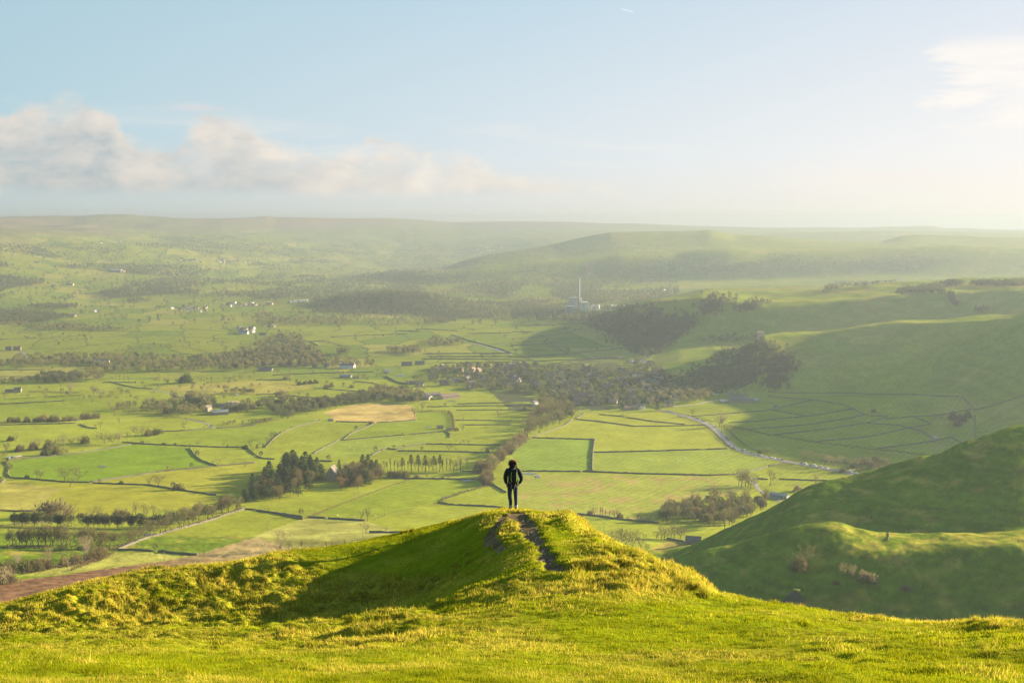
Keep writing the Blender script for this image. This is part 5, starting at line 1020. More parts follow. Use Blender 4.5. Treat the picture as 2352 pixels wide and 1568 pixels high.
for c, x, y, k, rz, s in [('g', 1140, 240, 5, .1, 1.1), ('g', 1180, 238, 4, .1, 1.1), ('g', 1205, 112, 4, .4, 1), ('g', 1245, 72, 4, .3, 1), ('g', 1135, 130, 0, .2, 1), ('g', 1100, 108, 5, .6, .8), ('g', 1255, 130, 4, 1.3, .9), ('g', 1240, 225, 0, .2, 1.1), ('g', 940, 490, 4, 1.2, 1.25), ('g', 1180, 540, 5, .3, 1.2), ('g', 1330, 322, 3, .05, 1.2), ('g', 1250, 322, 2, 0, 1),
                          ('g', 880, 322, 4, .4, .9), ('g', 210, 500, 4, .9, 1), ('g', 65, 295, 4, 1.4, 1.1), ('g', 785, 470, 2, .3, 1.2), ('g', 830, 465, 2, .1, 1), ('g', 1870, 410, 4, .2, .8), ('g', 1120, 548, 0, .3, 1.2), ('g', 1060, 552, 1, .4, 1), ('g', 690, 485, 2, 1.4, .8),
                          ('f', 1840, 195, 1, 1.2, 1.1), ('f', 1895, 205, 1, 1.2, 1.2), ('f', 1990, 195, 1, 1.2, 1.2), ('f', 2045, 205, 1, 1.2, 1.3), ('f', 1730, 190, 2, .3, 1.2), ('f', 1660, 185, 0, .6, 1), ('f', 1940, 280, 0, 1.0, 1.2), ('f', 1385, 145, 3, .1, 1.3), ('f', 1505, 135, 3, .1, 1.2), ('f', 1350, 385, 2, 1.2, 1), ('f', 1500, 330, 0, .3, 1.4),
                          ('f', 650, 160, 2, .3, 1), ('f', 540, 160, 0, .4, 1.1), ('a', 490, 803, 2, .5, 1.6), ('a', 625, 783, 0, .4, 1.4), ('a', 655, 783, 2, 1.2, 1.4), ('a', 1340, 770, 0, .2, 1.4), ('a', 1390, 772, 2, .9, 1.4), ('a', 1300, 672, 2, .4, 1.6), ('a', 1350, 672, 1, .2, 1.6), ('a', 1575, 700, 0, .6, 1.5), ('a', 1915, 725, 0, .3, 1.4),
                          ('a', 680, 1072, 2, .7, 1.5), ('a', 580, 1070, 4, .2, 1.0), ('a', 880, 1028, 4, .9, 1.3), ('a', 905, 1030, 4, .4, 1), ('a', 1580, 1000, 4, .9, 1.2), ('a', 490, 1055, 3, .1, 1.2), ('a', 930, 400, 4, .9, 1.2), ('a', 1688, 362, 5, .4, 1.6), ('a', 1780, 368, 5, .1, 1.6), ('a', 1100, 384, 4, .1, 1), ('a', 160, 1380, 1, .2, 1.3), ('a', 80, 1382, 0, .2, 1.3), ('a', 1500, 815, 3, .5, 1.6),
                          ('b', 525, 548, 5, .3, 1.5), ('b', 600, 562, 5, .2, 1.6), ('b', 640, 568, 4, .2, 1.5), ('b', 720, 575, 4, .2, 1.4), ('b', 30, 590, 2, .2, 1.6), ('b', 130, 965, 2, 1.0, 1.5), ('b', 110, 970, 2, .3, 1.3), ('b', 540, 840, 2, .3, 1.4), ('b', 1720, 475, 2, .3, 1.6), ('b', 1630, 556, 4, .4, 1.6),
                          ('b', 120, 1170, 0, .3, 1.1), ('b', 165, 1170, 0, .9, 1.0), ('b', 60, 1245, 3, .2, 1.1), ('c', 1225, 885, 5, .2, 1.5), ('c', 780, 825, 4, .2, 1.3), ('c', 1395, 835, 4, .9, 1.4), ('d', 1235, 745, 4, .5, 1.6), ('e', 165, 385, 0, .2, 1.25), ('e', 90, 390, 3, .1, .9), ('e', 1905, 560, 0, 1.3, 1.4)]:
    g = at(c, x, y); put_house(k, g[0], g[1], rz, s)
far_r = np.random.default_rng(404)
for poly, n in ((poly_of('a', [(1560, 555), (1830, 550), (1830, 565), (1600, 570)]), 14), (poly_of('a', [(1970, 585), (2351, 580), (2351, 560), (2000, 555)]), 16), (poly_of('b', [(1720, 520), (1950, 500), (2200, 470), (2351, 430), (2351, 410), (2000, 460), (1700, 490)]), 26),
                (poly_of('a', [(2080, 985), (2351, 985), (2351, 950), (2100, 950)]), 12), (poly_of('a', [(1600, 1040), (1900, 1030), (1900, 990), (1700, 980)]), 10), (poly_of('a', [(2200, 1230), (2351, 1240), (2351, 1190), (2180, 1180)]), 10)):
    for g in poly_pts(poly, n, int(far_r.integers(9999)), 2600):
        if not np.isnan(g[1]): put_house(HRNG.choice([0, 2, 2, 4, 4]), g[0], g[1], HRNG.uniform(0, 3), 1.3)
def place_words(px, py):
    if 960 < px < 1600 and 815 < py < 940:
        band = 'back rows' if py < 862 else ('middle rows' if py < 892 else 'front rows')
        side = 'left part' if px < 1150 else ('centre' if px < 1340 else 'right part'); return 'in the village %s, %s' % (side, band)
    if 960 < px < 1640 and py >= 700: return 'at the edge of the village'
    if py < 560: return 'far off below the moor'
    if py < 620: return 'in the far hamlet ' + ('on the left' if px < 588 else 'in the centre')
    if py < 680: return 'among small fields ' + ('far left' if px < 588 else 'below the hills')
    if py < 790: return 'in the wooded valley ' + ('on the left' if px < 588 else 'centre')
    return 'by the left woods' if px < 900 else 'near the left end of the village'
cat_ = {}
for r, k, px, py in HL: cat_.setdefault((k, place_words(px, py)), []).append((px, r))
for (k, pw), L_ in cat_.items():
    L_.sort(key=lambda q: q[0])
    for i, (px, r) in enumerate(L_):
        tag(r, (nth(i, len(L_))+' ' if len(L_) > 1 else '')+HW_[k]+' '+pw, 'house', 'houses '+pw)
print('houses', len(HL))
def shed(name, c, x, y, w, l, h, rp, rz, wm, rm, label, cat='barn', s=1.0, ch=(), win=0, dmin=300):
    g = at(c, x, y, dmin); e = empty(name, (g[0], g[1], g[2]-.2), rz, s); a, r = gable(w, l, h, rp); a.build('wall', M[wm], e); ro = r.build('roof', M[rm], e)
    for q in ch: chimney_mb(q*(l/2-.8), h+rp+.4).build('chimney', M[wm], ro)
    for k in range(win):
        m = MB(); m.box((-l/2+l*(k+.5)/win, -(w/2+.03), h*.5), (1.2, .1, 1.4)); m.build('window', M['glass'], e)
    if not win: m = MB(); m.box((l/2+.03, 0, h*.42), (.1, w*.35, h*.84)); m.build('door', M['glass'], e)
    tag(e, label, cat, 'farm buildings' if cat == 'barn' else None); return e
shed('dark_house', 'f', 705, 1190, 13, 15, 8, 9, 1.45, 'stone', 'slate', 'tall dark gabled house inside the wood', 'house', 1, (1,), 3)
shed('barn', 'f', 1615, 425, 18, 30, 5, 3, .5, 'stone', 'slate', 'long dark-roofed barn left of the village barns'); shed('barn', 'f', 1772, 440, 22, 36, 5, 3.5, .55, 'stone_w', 'tile', 'largest barn with brown ribbed roof in front of the village'); shed('barn', 'f', 1558, 450, 15, 24, 5, 3, -.5, 'stone', 'sheet', 'pale sheet-roofed barn at the left end of the yard')
shed('barn', 'f', 1690, 425, 9, 16, 3, 2, .4, 'stone', 'slate', 'small shed between the two large village barns'); shed('barn', 'f', 1445, 310, 14, 28, 4, 2.5, -.2, 'stone', 'tile', 'low brown-roofed barn by the field wall'); shed('barn', 'f', 1505, 333, 10, 16, 3.5, 2, -.2, 'stone_w', 'sheet', 'small sunlit shed right of the low barn')
shed('inn', 'f', 840, 165, 10, 30, 6, 3.5, -.25, 'white', 'slate', 'long white inn with three chimneys above the green strip', 'inn', 1.15, (1, -1), 6); shed('barn', 'f', 825, 250, 12, 24, 3.5, 3, -.1, 'stone', 'sheet', 'pale barn on the low rise in the upper fields'); shed('barn', 'f', 915, 258, 7, 12, 3, 2, .2, 'stone_w', 'tile', 'small sunlit shed right of the barn on the rise')
shed('barn', 'f', 80, 190, 12, 34, 4, 3, 0, 'stone', 'slate', 'long low barn at the edge of the left wood'); shed('barn', 'f', 685, 650, 4, 8, 2.4, 1.2, .1, 'stone', 'sheet', 'small pale hut at the corner of the stubble field'); shed('barn', 'f', 1692, 720, 7, 9, 3.5, 2, .2, 'stone', 'slate', 'small stone field barn alone in the middle pasture')
shed('barn', 'f', 1772, 733, 6, 8, 2.5, 1.5, .2, 'stone_w', 'slate', 'low field shed by the hedge corner'); shed('barn', 'f', 1195, 215, 7, 9, 3.5, 2, .3, 'stone', 'slate', 'little barn beside the lone round tree')
shed('barn', 'e', 2025, 588, 15, 26, 5, 3.2, .25, 'stone', 'sheet', 'grey sheet-roofed barn at the front of the big farm'); shed('barn', 'e', 2110, 560, 14, 30, 5, 3, .35, 'stone', 'slate', 'dark-roofed barn in the middle of the big farm'); shed('barn', 'e', 2075, 520, 12, 44, 4, 2.5, 0, 'stone', 'slate', 'longest low barn at the back of the big farm'); shed('barn', 'e', 2100, 503, 10, 12, 4, 2.6, 1.45, 'stone_w', 'slate', 'first sunlit gable behind the big farm')
shed('barn', 'e', 2137, 503, 10, 12, 4, 2.6, 1.45, 'white', 'slate', 'white sunlit gable behind the big farm'); shed('barn', 'e', 2180, 505, 10, 12, 4, 2.6, 1.45, 'stone_w', 'tile', 'right-hand sunlit gable behind the big farm'); shed('barn', 'e', 2260, 540, 14, 32, 4.5, 3, .15, 'stone', 'slate', 'right-hand dark-roofed barn of the big farm'); shed('barn', 'e', 1700, 492, 9, 20, 3, 2, 0, 'stone', 'sheet', 'white-roofed shed among the trees left of the farm')
shed('barn', 'e', 1730, 425, 8, 14, 3, 2, .3, 'stone', 'tile', 'little dark shed at the lane above the farm'); shed('barn', 'e', 2178, 415, 3, 6, 2.2, 1, .5, 'white', 'sheet', 'tiny white trailer hut on the pale hill field')
shed('manor', 'a', 930, 1525, 18, 36, 10, 6, .2, 'stone', 'slate', 'large dark manor house half hidden in the wood belt', 'house', 1, (1, -1), 6); shed('barn', 'a', 1070, 662, 34, 50, 9, 6, .1, 'stone', 'sheet', 'large pale-roofed barn on the left hillside', s=1.1); shed('barn', 'a', 1115, 662, 20, 40, 7, 4, -.3, 'stone', 'slate', 'lower barn right of the pale hillside barn')
shed('village_hall', 'g', 642, 468, 16, 26, 7, 9, .12, 'stone_w', 'tile', 'hall with big steep brown roof south of the village', 'hall', 1.05, (), 4); shed('barn', 'g', 2110, 480, 14, 40, 5, 3, -.1, 'stone', 'slate', 'long farm range beside the shaded lane'); shed('house', 'g', 2000, 430, 9, 14, 7, 4, .9, 'stone', 'slate', 'gabled farmhouse beside the shaded lane', 'house', 1, (1,), 3)
shed('barn', 'g', 2080, 440, 10, 34, 5, 3, .1, 'stone', 'slate', 'back range of the farm by the shaded lane'); shed('barn', 'g', 2200, 478, 12, 24, 5, 3, -.2, 'stone', 'sheet', 'right-hand barn of the farm by the shaded lane'); shed('barn', 'g', 1945, 480, 8, 14, 3, 2, .2, 'stone', 'sheet', 'small pale shed left of the shaded farm')
shed('barn', 'h', 70, 540, 7, 9, 5, 2.5, 1.2, 'stone', 'slate', 'stone field barn at the wall corner in the shade'); shed('barn', 'h', 1526, 828, 6, 8, 4, 2.5, .6, 'stone', 'sheet', 'field barn with pale roof under the right hillside'); shed('barn', 'k', 1665, 400, 9, 13, 4, 3, -.2, 'stone', 'slate', 'dark gabled barn at the foot of the near spur')
shed('cabin', 'h', 105, 1352, 7, 22, 4, 1.2, -.75, 'sheet', 'sheet', 'long pale green cabin below the trees at the spur', 'cabin', 1, (), 5)
# church, castle keep
g = at('g', 545, 345); e = empty('church', (g[0], g[1], g[2])); a, r = gable(9, 22, 6, 4); a.build('wall', M['stone'], e); r.build('roof', M['slate'], e); m = MB(); m.box((-14, 0, 7.5), (6.5, 6.5, 17))
for sx in (-1, 1):
    for sy in (-1, 1): m.box((-14+sx*3, sy*3, 16.8), (.6, .6, 2))
m.build('tower', M['stone'], e); tag(e, 'stone church with square tower in the village centre', 'church')
g = at('c', 2286, 1278, 2200); e = empty('castle_keep', (g[0], g[1], g[2]-1)); m = MB(); m.box((0, 0, 8), (13, 12, 17)); m.box((-6.6, 0, 8.5), (1.2, 3, 18)); m.box((6.6, 0, 8.5), (1.2, 3, 18)); m.build('wall', M['stone_w'], e)
m = MB()
for k in range(5):
    for s in (-1, 1): m.box((-5+k*2.5, s*5.6, 17.1), (1.3, .7, 1.2))
m.build('parapet', M['stone_w'], e); tag(e, 'square ruined castle keep on the wooded hill brow', 'castle')
# cement works in the middle distance; sizes from the height of its stack
CW = LAND.hit(1330, 718, 3600)[0]; WS = CW[1]/F*.0879
def wx_(x): return CW[0]+(x-760)*WS
def wz_(y): return (1205-y)*WS-2
def works(name, label, build, cat='building'):
    e = empty(name, (0, 0, 0)); build(e); xs = [v for ch in e.children for v in [ch.data.vertices[0].co.x]]
    tag(e, label, cat, None); return e
def bx(e, nm, mat, x0, x1, y0, y1, dep, off=0.0, top=None):
    m = MB(); x0, x1 = wx_(x0), wx_(x1); z1, z0 = CW[2]+wz_(y0), CW[2]+wz_(y1); m.box(((x0+x1)/2, CW[1]+off, (z0+z1)/2), (x1-x0, dep, z1-z0))
    m.build(nm, M[mat], e); return (x0+x1)/2, (z0+z1)/2
def b_stack(e):
    m = MB(); z = CW[2]; H_ = wz_(285); m.tube([(CW[0], CW[1], z-4), (CW[0], CW[1], z+H_*.5), (CW[0], CW[1], z+H_)], [3.9, 3.3, 2.8], 20); m.build('shaft', M['concrete_d'], e, smooth_=True)
    m = MB(); m.tube([(CW[0], CW[1], z+H_-1.5), (CW[0], CW[1], z+H_+.4)], [3.2, 3.2], 20); m.build('rim', M['concrete'], e)
works('chimney_stack', 'very tall slender chimney of the cement works', b_stack, 'chimney')
def b_tower(e):
    bx(e, 'wall', 'concrete_d', 508, 712, 815, 1205, 24, 40)
    for k, x in enumerate((540, 580, 635, 690)): bx(e, 'roof_vent', 'works_w', x, x+14, 775+10*(k % 2), 818, 4, 40)
    for k in range(5): bx(e, 'column', 'concrete', 520+42*k, 526+42*k, 820, 1200, 1.2, 27)
works('kiln_tower', 'broad grey tower block behind the tall chimney', b_tower)
def b_mill(e):
    bx(e, 'wall', 'concrete_d', 408, 640, 1015, 1215, 26, 10)
    for k in range(3): bx(e, 'window_band', 'glass', 425, 620, 1045+50*k, 1062+50*k, .6, -3.3)
works('mill_building', 'grey block with dark window bands left of the chimney', b_mill)
def b_silo(e):
    bx(e, 'wall', 'concrete', 812, 1000, 905, 1200, 22, 8); bx(e, 'panel', 'concrete_d', 830, 905, 945, 1080, .8, -3.6); bx(e, 'penthouse', 'works_w', 806, 840, 815, 900, 8, 8); bx(e, 'lift_head', 'works_w', 968, 1000, 905, 942, 9, -2)
works('silo_building', 'pale block right of the chimney with white penthouse', b_silo)
works('lift_tower', 'narrow sunlit tower right of the silo building', lambda e: (bx(e, 'shaft', 'works_w', 1005, 1032, 935, 1215, 5, -4), bx(e, 'ledge', 'concrete', 1000, 1042, 1085, 1100, 6, -4)), 'tower')
works('dust_filter', 'tall yellowish filter duct beside the chimney foot', lambda e: (bx(e, 'duct', 'works_w', 768, 782, 1000, 1165, 4, -8), bx(e, 'duct', 'works_w', 792, 804, 955, 1165, 3, -8)), 'tower')
works('packing_shed', 'low sunlit shed below the tall chimney', lambda e: (bx(e, 'roof', 'works_w', 590, 800, 1192, 1216, 20, -16), bx(e, 'annex', 'works_w', 800, 880, 1180, 1222, 14, -16)))
def silo(e, x):
    m = MB(); r = 54*WS; z = CW[2]; m.tube([(wx_(x), CW[1]+30, z-2), (wx_(x), CW[1]+30, z+wz_(1010))], r, 20); m.build('drum', M['concrete_d'], e, smooth_=True); m = MB(); m.tube([(wx_(x), CW[1]+30, z+wz_(1010)), (wx_(x), CW[1]+30, z+wz_(985))], [r, r*.3], 20); m.build('cap', M['concrete_d'], e)
works('storage_silo', 'left dark round silo right of the lift tower', lambda e: silo(e, 1140), 'silo'); works('storage_silo', 'right dark round silo right of the lift tower', lambda e: silo(e, 1265), 'silo')
def b_gal(e):
    bx(e, 'gallery', 'works_w', 1090, 1440, 1108, 1132, 5, 4)
    for k in range(6): bx(e, 'leg', 'works_w', 1110+60*k, 1120+60*k, 1130, 1205, 2, 4)
works('conveyor_gallery', 'long level conveyor gallery on legs at the works', b_gal, 'conveyor')
works('crusher_house', 'pinkish block where the conveyor galleries meet', lambda e: (bx(e, 'wall', 'works_w', 1440, 1690, 1112, 1150, 18, 4), bx(e, 'base', 'concrete', 1480, 1660, 1148, 1215, 24, 4)))
def b_conv(e):
    m = MB(); m.tube([(wx_(1690), CW[1]+6, CW[2]+wz_(1148)), (wx_(1945), CW[1]+26, CW[2]+wz_(1068))], 2.2, 6); m.build('gallery', M['works_w'], e)
    for k in range(3): bx(e, 'leg', 'concrete', 1760+55*k, 1768+55*k, 1120-14*k, 1205, 1.5, 12+4*k)
    bx(e, 'head_tower', 'works_w', 1945, 2000, 990, 1060, 9, 28); bx(e, 'head_base', 'concrete', 1955, 1990, 1058, 1200, 8, 28)
works('inclined_conveyor', 'sloping conveyor climbing right to its head tower', b_conv, 'conveyor')
works('stock_shed', 'wide low stock shed behind the sloping conveyor', lambda e: (bx(e, 'roof', 'works_w', 1650, 1850, 1030, 1060, 30, 70), bx(e, 'wall', 'concrete_d', 1660, 1845, 1058, 1110, 28, 70)))
works('store', 'far right pale store of the works', lambda e: (bx(e, 'roof', 'works_w', 2110, 2260, 1000, 1024, 24, 90), bx(e, 'wall', 'concrete', 2115, 2255, 1022, 1060, 22, 90)))
# lattice pylon and far mast
g = LAND.hit(*P('c', 876, 345), 6500)[0]; e = empty('pylon', tuple(g)); m = MB(); Hh = 40
for sx in (-1, 1):
    for sy in (-1, 1): m.tube([(sx*4, sy*4, 0), (sx*1, sy*1, Hh*.7), (0, 0, Hh)], .5, 4)
for k in range(6):
    z = 5*k; w_ = 4-3*z/(Hh*.7); m.tube([(-w_, -w_, z), (w_, -w_, z+4.5)], .25, 3); m.tube([(w_, w_, z), (-w_, w_, z+4.5)], .25, 3)
m.build('frame', M['concrete_d'], e)
for z in (24, 30, 35): m = MB(); m.tube([(-9+z*.08, 0, z), (9-z*.08, 0, z)], .5, 4); m.build('cross_arm', M['concrete_d'], e)
tag(e, 'lattice electricity pylon on the crest of the middle hill', 'pylon')
g = LAND.hit(*P('d', 1560, 243), 9000)[0]; e = empty('radio_mast', (g[0], g[1], g[2]-3)); m = MB(); m.tube([(0, 0, 0), (0, 0, 75)], [2.4, 1.6], 6); m.build('mast', M['concrete_d'], e); m = MB(); m.tube([(0, 0, 75), (0, 0, 84)], .8, 6); m.build('aerial', M['works_w'], e); tag(e, 'thin radio mast on the far right skyline', 'mast')
# telegraph poles
M['pole'] = simple('creosoted_pole', (.20, .16, .11), .9, .2, 2)
pm_ = MB(); pm_.tube([(0, 0, -.5), (0, 0, 9)], [.20, .15], 7); arm_ = MB(); arm_.box((0, 0, 8.5), (1.8, .14, .14)); arm_.box((-.7, 0, 8.7), (.1, .1, .25)); arm_.box((.7, 0, 8.7), (.1, .1, .25))
pe = empty('telegraph_pole'); link('pole', pm_.mesh('pole', [M['pole']], True), pe); link('cross_arm', arm_.mesh('cross_arm', [M['pole']]), pe); firstp = True
PL = [('i', 626, 655, 'beside the bracken slope at lower left'), ('i', 1510, 578, 'in the pasture above the bracken'), ('i', 2086, 412, 'at the edge of the long green field'), ('j', 540, 137, 'by the brown hedge bank'), ('j', 110, 283, 'in the rough pasture at the left'), ('j', 1183, 151, 'in the bright pasture above the near hill'),
      ('j', 982, 362, 'close behind the near hill'), ('f', 915, 1388, 'left of the pair by the hedge bank'), ('f', 940, 1362, 'right of the pair by the hedge bank'), ('e', 1130, 446, 'in the upper left meadow'), ('e', 2062, 785, 'left of two in the wide green field'), ('e', 2165, 815, 'right of two in the wide green field'), ('f', 673, 682, 'below the small pale hut'), ('f', 1120, 615, 'in the stubble field'), ('f', 75, 432, 'above the bushy lane'), ('k', 846, 290, 'right behind the near hill'), ('e', 2140, 438, 'by the tiny white trailer')]
for c, x, y, w_ in PL:
    g = at(c, x, y)
    if firstp: r = pe; firstp = False; r.location = (g[0], g[1], g[2])
    else: r = dup(pe, (g[0], g[1], g[2])); r.name = 'telegraph_pole'
    r.rotation_euler = (0, 0, HRNG.uniform(-.5, .5)); tag(r, 'wooden telegraph pole '+w_, 'pole', 'telegraph poles across the fields')
# cars on the verge of the road
def car_proto(col, van=False):
    M['carpaint'] = None; mat = simple('car_paint', col, .3, .02, .2, 0, 0, .5); e = empty('parked_car'); m = MB(); H1 = 1.9 if van else .95; L1, W1 = (5.2, 1.95) if van else (4.3, 1.75)
    if van: m.box((0, 0, 1.15), (L1*.72, W1, 1.9)); m.box((L1*.40, 0, .75), (L1*.22, W1*.95, 1.0), taper=.9); m.box((L1*.15, 0, 2.25), (1.6, W1*.9, .4), taper=.85)
    else: m.box((0, 0, .62), (L1, W1, .68), taper=.95); m.box((-.15, 0, 1.46), (L1*.42, W1*.78, .06))
    m.build('body', mat, e); m = MB()
    if van: m.box((L1*.36, 0, 1.5), (L1*.14, W1*.9, .7), taper=.8); m.box((-.4, 0, 1.5), (1.6, W1*1.01, .5))
    else: m.box((-.15, 0, 1.19), (L1*.58, W1*.9, .48), taper=.78)
    m.build('windows', M['glass'], e)
    for sx in (-1, 1):
        for sy in (-1, 1): m = MB(); m.tube([(sx*L1*.31, sy*(W1/2-.22), .32), (sx*L1*.31, sy*(W1/2+.01), .32)], .32, 10); m.build('wheel', M['glass'], e)
    return e
CP = [car_proto((.75, .75, .73)), car_proto((.42, .44, .46)), car_proto((.07, .08, .10)), car_proto((.10, .14, .22)), car_proto((.35, .05, .04)), car_proto((.78, .77, .72), True)]
CN = ['white parked car', 'silver parked car', 'black parked car', 'dark blue parked car', 'red parked car', 'white camper van']; usedc = [False]*6
cars = [('g', x, y) for x, y in [(1380, 568), (1400, 572), (1430, 577), (1682, 627), (1705, 632), (1730, 639), (1760, 648), (1787, 655), (1862, 682), (1893, 700), (1905, 712), (1925, 730), (1937, 744), (1950, 758), (1962, 772), (1975, 787), (1990, 802), (2005, 815), (2022, 828), (2005, 855), (2020, 866), (2037, 878), (2056, 890), (2075, 900), (2092, 908), (2117, 920), (2147, 927), (2177, 940), (2207, 948), (2240, 957), (2272, 966), (2302, 972), (2337, 978)]]
cars += [('h', x, y) for x, y in [(10, 982), (38, 988), (88, 996), (120, 1003), (320, 1040), (358, 1046), (400, 1057), (440, 1062), (495, 1074), (548, 1084), (595, 1093), (757, 1130), (800, 1141), (880, 1146)]]
CL = []
for i, (c, x, y) in enumerate(cars):
    k = HRNG.choice([0, 0, 1, 1, 2, 3, 1, 0, 4 if i % 9 == 0 else 2]); 
    if c == 'h' and x in (358, 440, 495, 757): k = 5
    if c == 'g' and x == 2147: k = 5
    g = at(c, x, y); dd = np.hypot(main_q[:, 0]-g[0], main_q[:, 1]-g[1]); j = int(dd.argmin()); rz = math.atan2(main_t[j, 1], main_t[j, 0])
    side = 3.9 if not (c == 'g' and 2000 < x < 2100 and y > 850) else -3.9
    sgn = side if main_n[j, 0] > 0 or True else -side; X0 = main_q[j, 0]+main_n[j, 0]*sgn; Y0 = main_q[j, 1]+main_n[j, 1]*sgn
    al = (g[0]-main_q[j, 0])*main_t[j, 0]+(g[1]-main_q[j, 1])*main_t[j, 1]; X0 += main_t[j, 0]*al; Y0 += main_t[j, 1]*al
    if any((X0-q[0])**2+(Y0-q[1])**2 < 5.0**2 for q in CL): X0 += main_t[j, 0]*4; Y0 += main_t[j, 1]*4
    if any((X0-q[0])**2+(Y0-q[1])**2 < 4.6**2 for q in CL): continue
    z = float(LAND.height(X0, Y0)[0])+.19
    if not usedc[k]: r = CP[k]; usedc[k] = True; r.location = (X0, Y0, z); r.rotation_euler = (0, 0, rz)
    else: r = dup(CP[k], (X0, Y0, z), rz); r.name = 'parked_car'
    CL.append((X0, Y0, k, r, float(project(X0, Y0, z)[0])))
for k in range(6):
    L_ = sorted([q for q in CL if q[2] == k], key=lambda q: q[4])
    if not usedc[k]: 
        for ch in list(CP[k].children): bpy.data.objects.remove(ch)
        bpy.data.objects.remove(CP[k])
    for i, q in enumerate(L_): tag(q[3], (nth(i, len(L_))+' ' if len(L_) > 1 else '')+CN[k]+' on the verge of the curving road', 'van' if k == 5 else 'car', 'cars parked along the road')
# vehicles in the far left yard and a tractor
M['blue'] = simple('blue_paint', (.12, .25, .42), .5, .05, 1)
for i, (x, y, mt, lab) in enumerate([(70, 998, 'sheet', 'grey trailer at the left end of the far left yard'), (105, 990, 'blue', 'pale blue trailer in the middle of the far left yard'), (140, 988, 'stone_w', 'tan trailer right of the blue one in the yard'), (178, 980, 'sheet', 'grey trailer at the right end of the far left yard'), ]):
    g = at('e', x, y); e = empty('trailer', tuple(g), .3*i); m = MB(); m.box((0, 0, 1.3), (6, 2.4, 1.6)); m.build('body', M[mt], e); 
    for s in (-1, 1): m = MB(); m.tube([(0, s*1.3, .45), (0, s*1.05, .45)], .45, 10); m.build('wheel', M['glass'], e)
    tag(e, lab, 'trailer', 'trailers in the left yard')
# caravans in the far field
cv = empty('caravan'); m = MB(); m.box((0, 0, 1.6), (8, 3, 2.4), taper=.92); m.build('body', M['white'], cv); m = MB(); m.box((0, 0, 1.9), (5, 3.02, .8)); m.build('windows', M['glass'], cv); fcv = True; CVL = []
for row in range(3):
    for k in range(13):
        px, py = P('b', 322+k*12.5, 944-row*7-k*.8); g = LAND.hit(px, py, 3000)[0]
        r = cv if fcv else dup(cv, (0, 0, 0)); fcv = False; r.name = 'caravan'; r.location = tuple(g); r.rotation_euler = (0, 0, 1.2); tag(r, '%s white caravan in the %s row of the caravan field' % (nth(k, 13), ('front', 'middle', 'back')[row]), 'caravan', 'white caravans in rows')
# sheep
M['fleece'] = simple('fleece', (.62, .56, .44), 1, .1, 4); M['sface'] = simple('sheep_face', (.12, .10, .08), .9, .1, 4)
sh = empty('sheep'); m = MB(); m.ball((0, 0, .62), (.58, .30, .30), 0, 10, 7); m.ball((.62, 0, .80), (.20, .11, .12), 0, 8, 5)
for sx in (-.34, .34):
    for sy in (-.13, .13): m.tube([(sx, sy, .5), (sx, sy, 0)], [.08, .045], 6)
m.build('body', M['fleece'], sh, smooth_=True); m = MB(); m.ball((.76, 0, .77), (.13, .07, .08), 0, 8, 5); m.build('face', M['sface'], sh, smooth_=True); fs = True
SH = {'in the lower half of the square pasture row': [('g', x, y) for x, y in [(1205, 1015), (1265, 1015), (1290, 1015), (1350, 1018), (1480, 1033), (1515, 1002), (1525, 1023), (1595, 1000), (1600, 962), (1580, 990), (1925, 962), (1860, 985), (1645, 1052)]],
      'on the rough marshy pasture': [('g', x, y) for x, y in [(1690, 1218), (1715, 1262), (1805, 1198), (1840, 1240), (1695, 1160), (1110, 1270), (1300, 1280), (1200, 1262), (1185, 1350), (1027, 1310), (895, 1220), (1260, 1320), (1430, 1390), (1680, 1310)]],
      'in the long middle field': [('f', x, y) for x, y in [(1150, 780), (1170, 795), (1330, 825), (1340, 800), (1480, 785), (990, 880), (860, 890), (900, 930), (1580, 775), (650, 910), (930, 850)]],
      'near the wall behind the near hill': [('j', x, y) for x, y in [(905, 160), (565, 155), (1100, 150), (60, 410), (750, 145)]]}
for w_, L_ in SH.items():
    L_.sort(key=lambda q: q[1])
    for i, (c, x, y) in enumerate(L_):
        g = at(c, x, y); r = sh if fs else dup(sh, (0, 0, 0)); fs = False; r.name = 'sheep'; r.location = tuple(g); r.rotation_euler = (0, 0, HRNG.uniform(0, 6.3)); r.scale = (1.25,)*3; tag(r, nth(i, len(L_))+' grazing sheep '+w_, 'sheep', 'sheep '+w_)
# picnic tables by the lane
for x, y, lab in ((65, 1237, 'left picnic table in the shaded grass below the road'), (232, 1240, 'right picnic table in the shaded grass below the road')):
    g = at('h', x, y); e = empty('picnic_table', tuple(g), .2, 1.6); m = MB(); m.box((0, 0, .75), (2, .8, .06)); m.build('table_top', M['pole'], e)
    for s in (-1, 1): m = MB(); m.box((0, s*.75, .45), (2, .28, .05)); m.build('bench', M['pole'], e); m = MB(); m.tube([(s*.7, -.8, 0), (s*.7, -.3, .75)], .05, 4); m.tube([(s*.7, .8, 0), (s*.7, .3, .75)], .05, 4); m.build('leg', M['pole'], e)
    tag(e, lab, 'table')
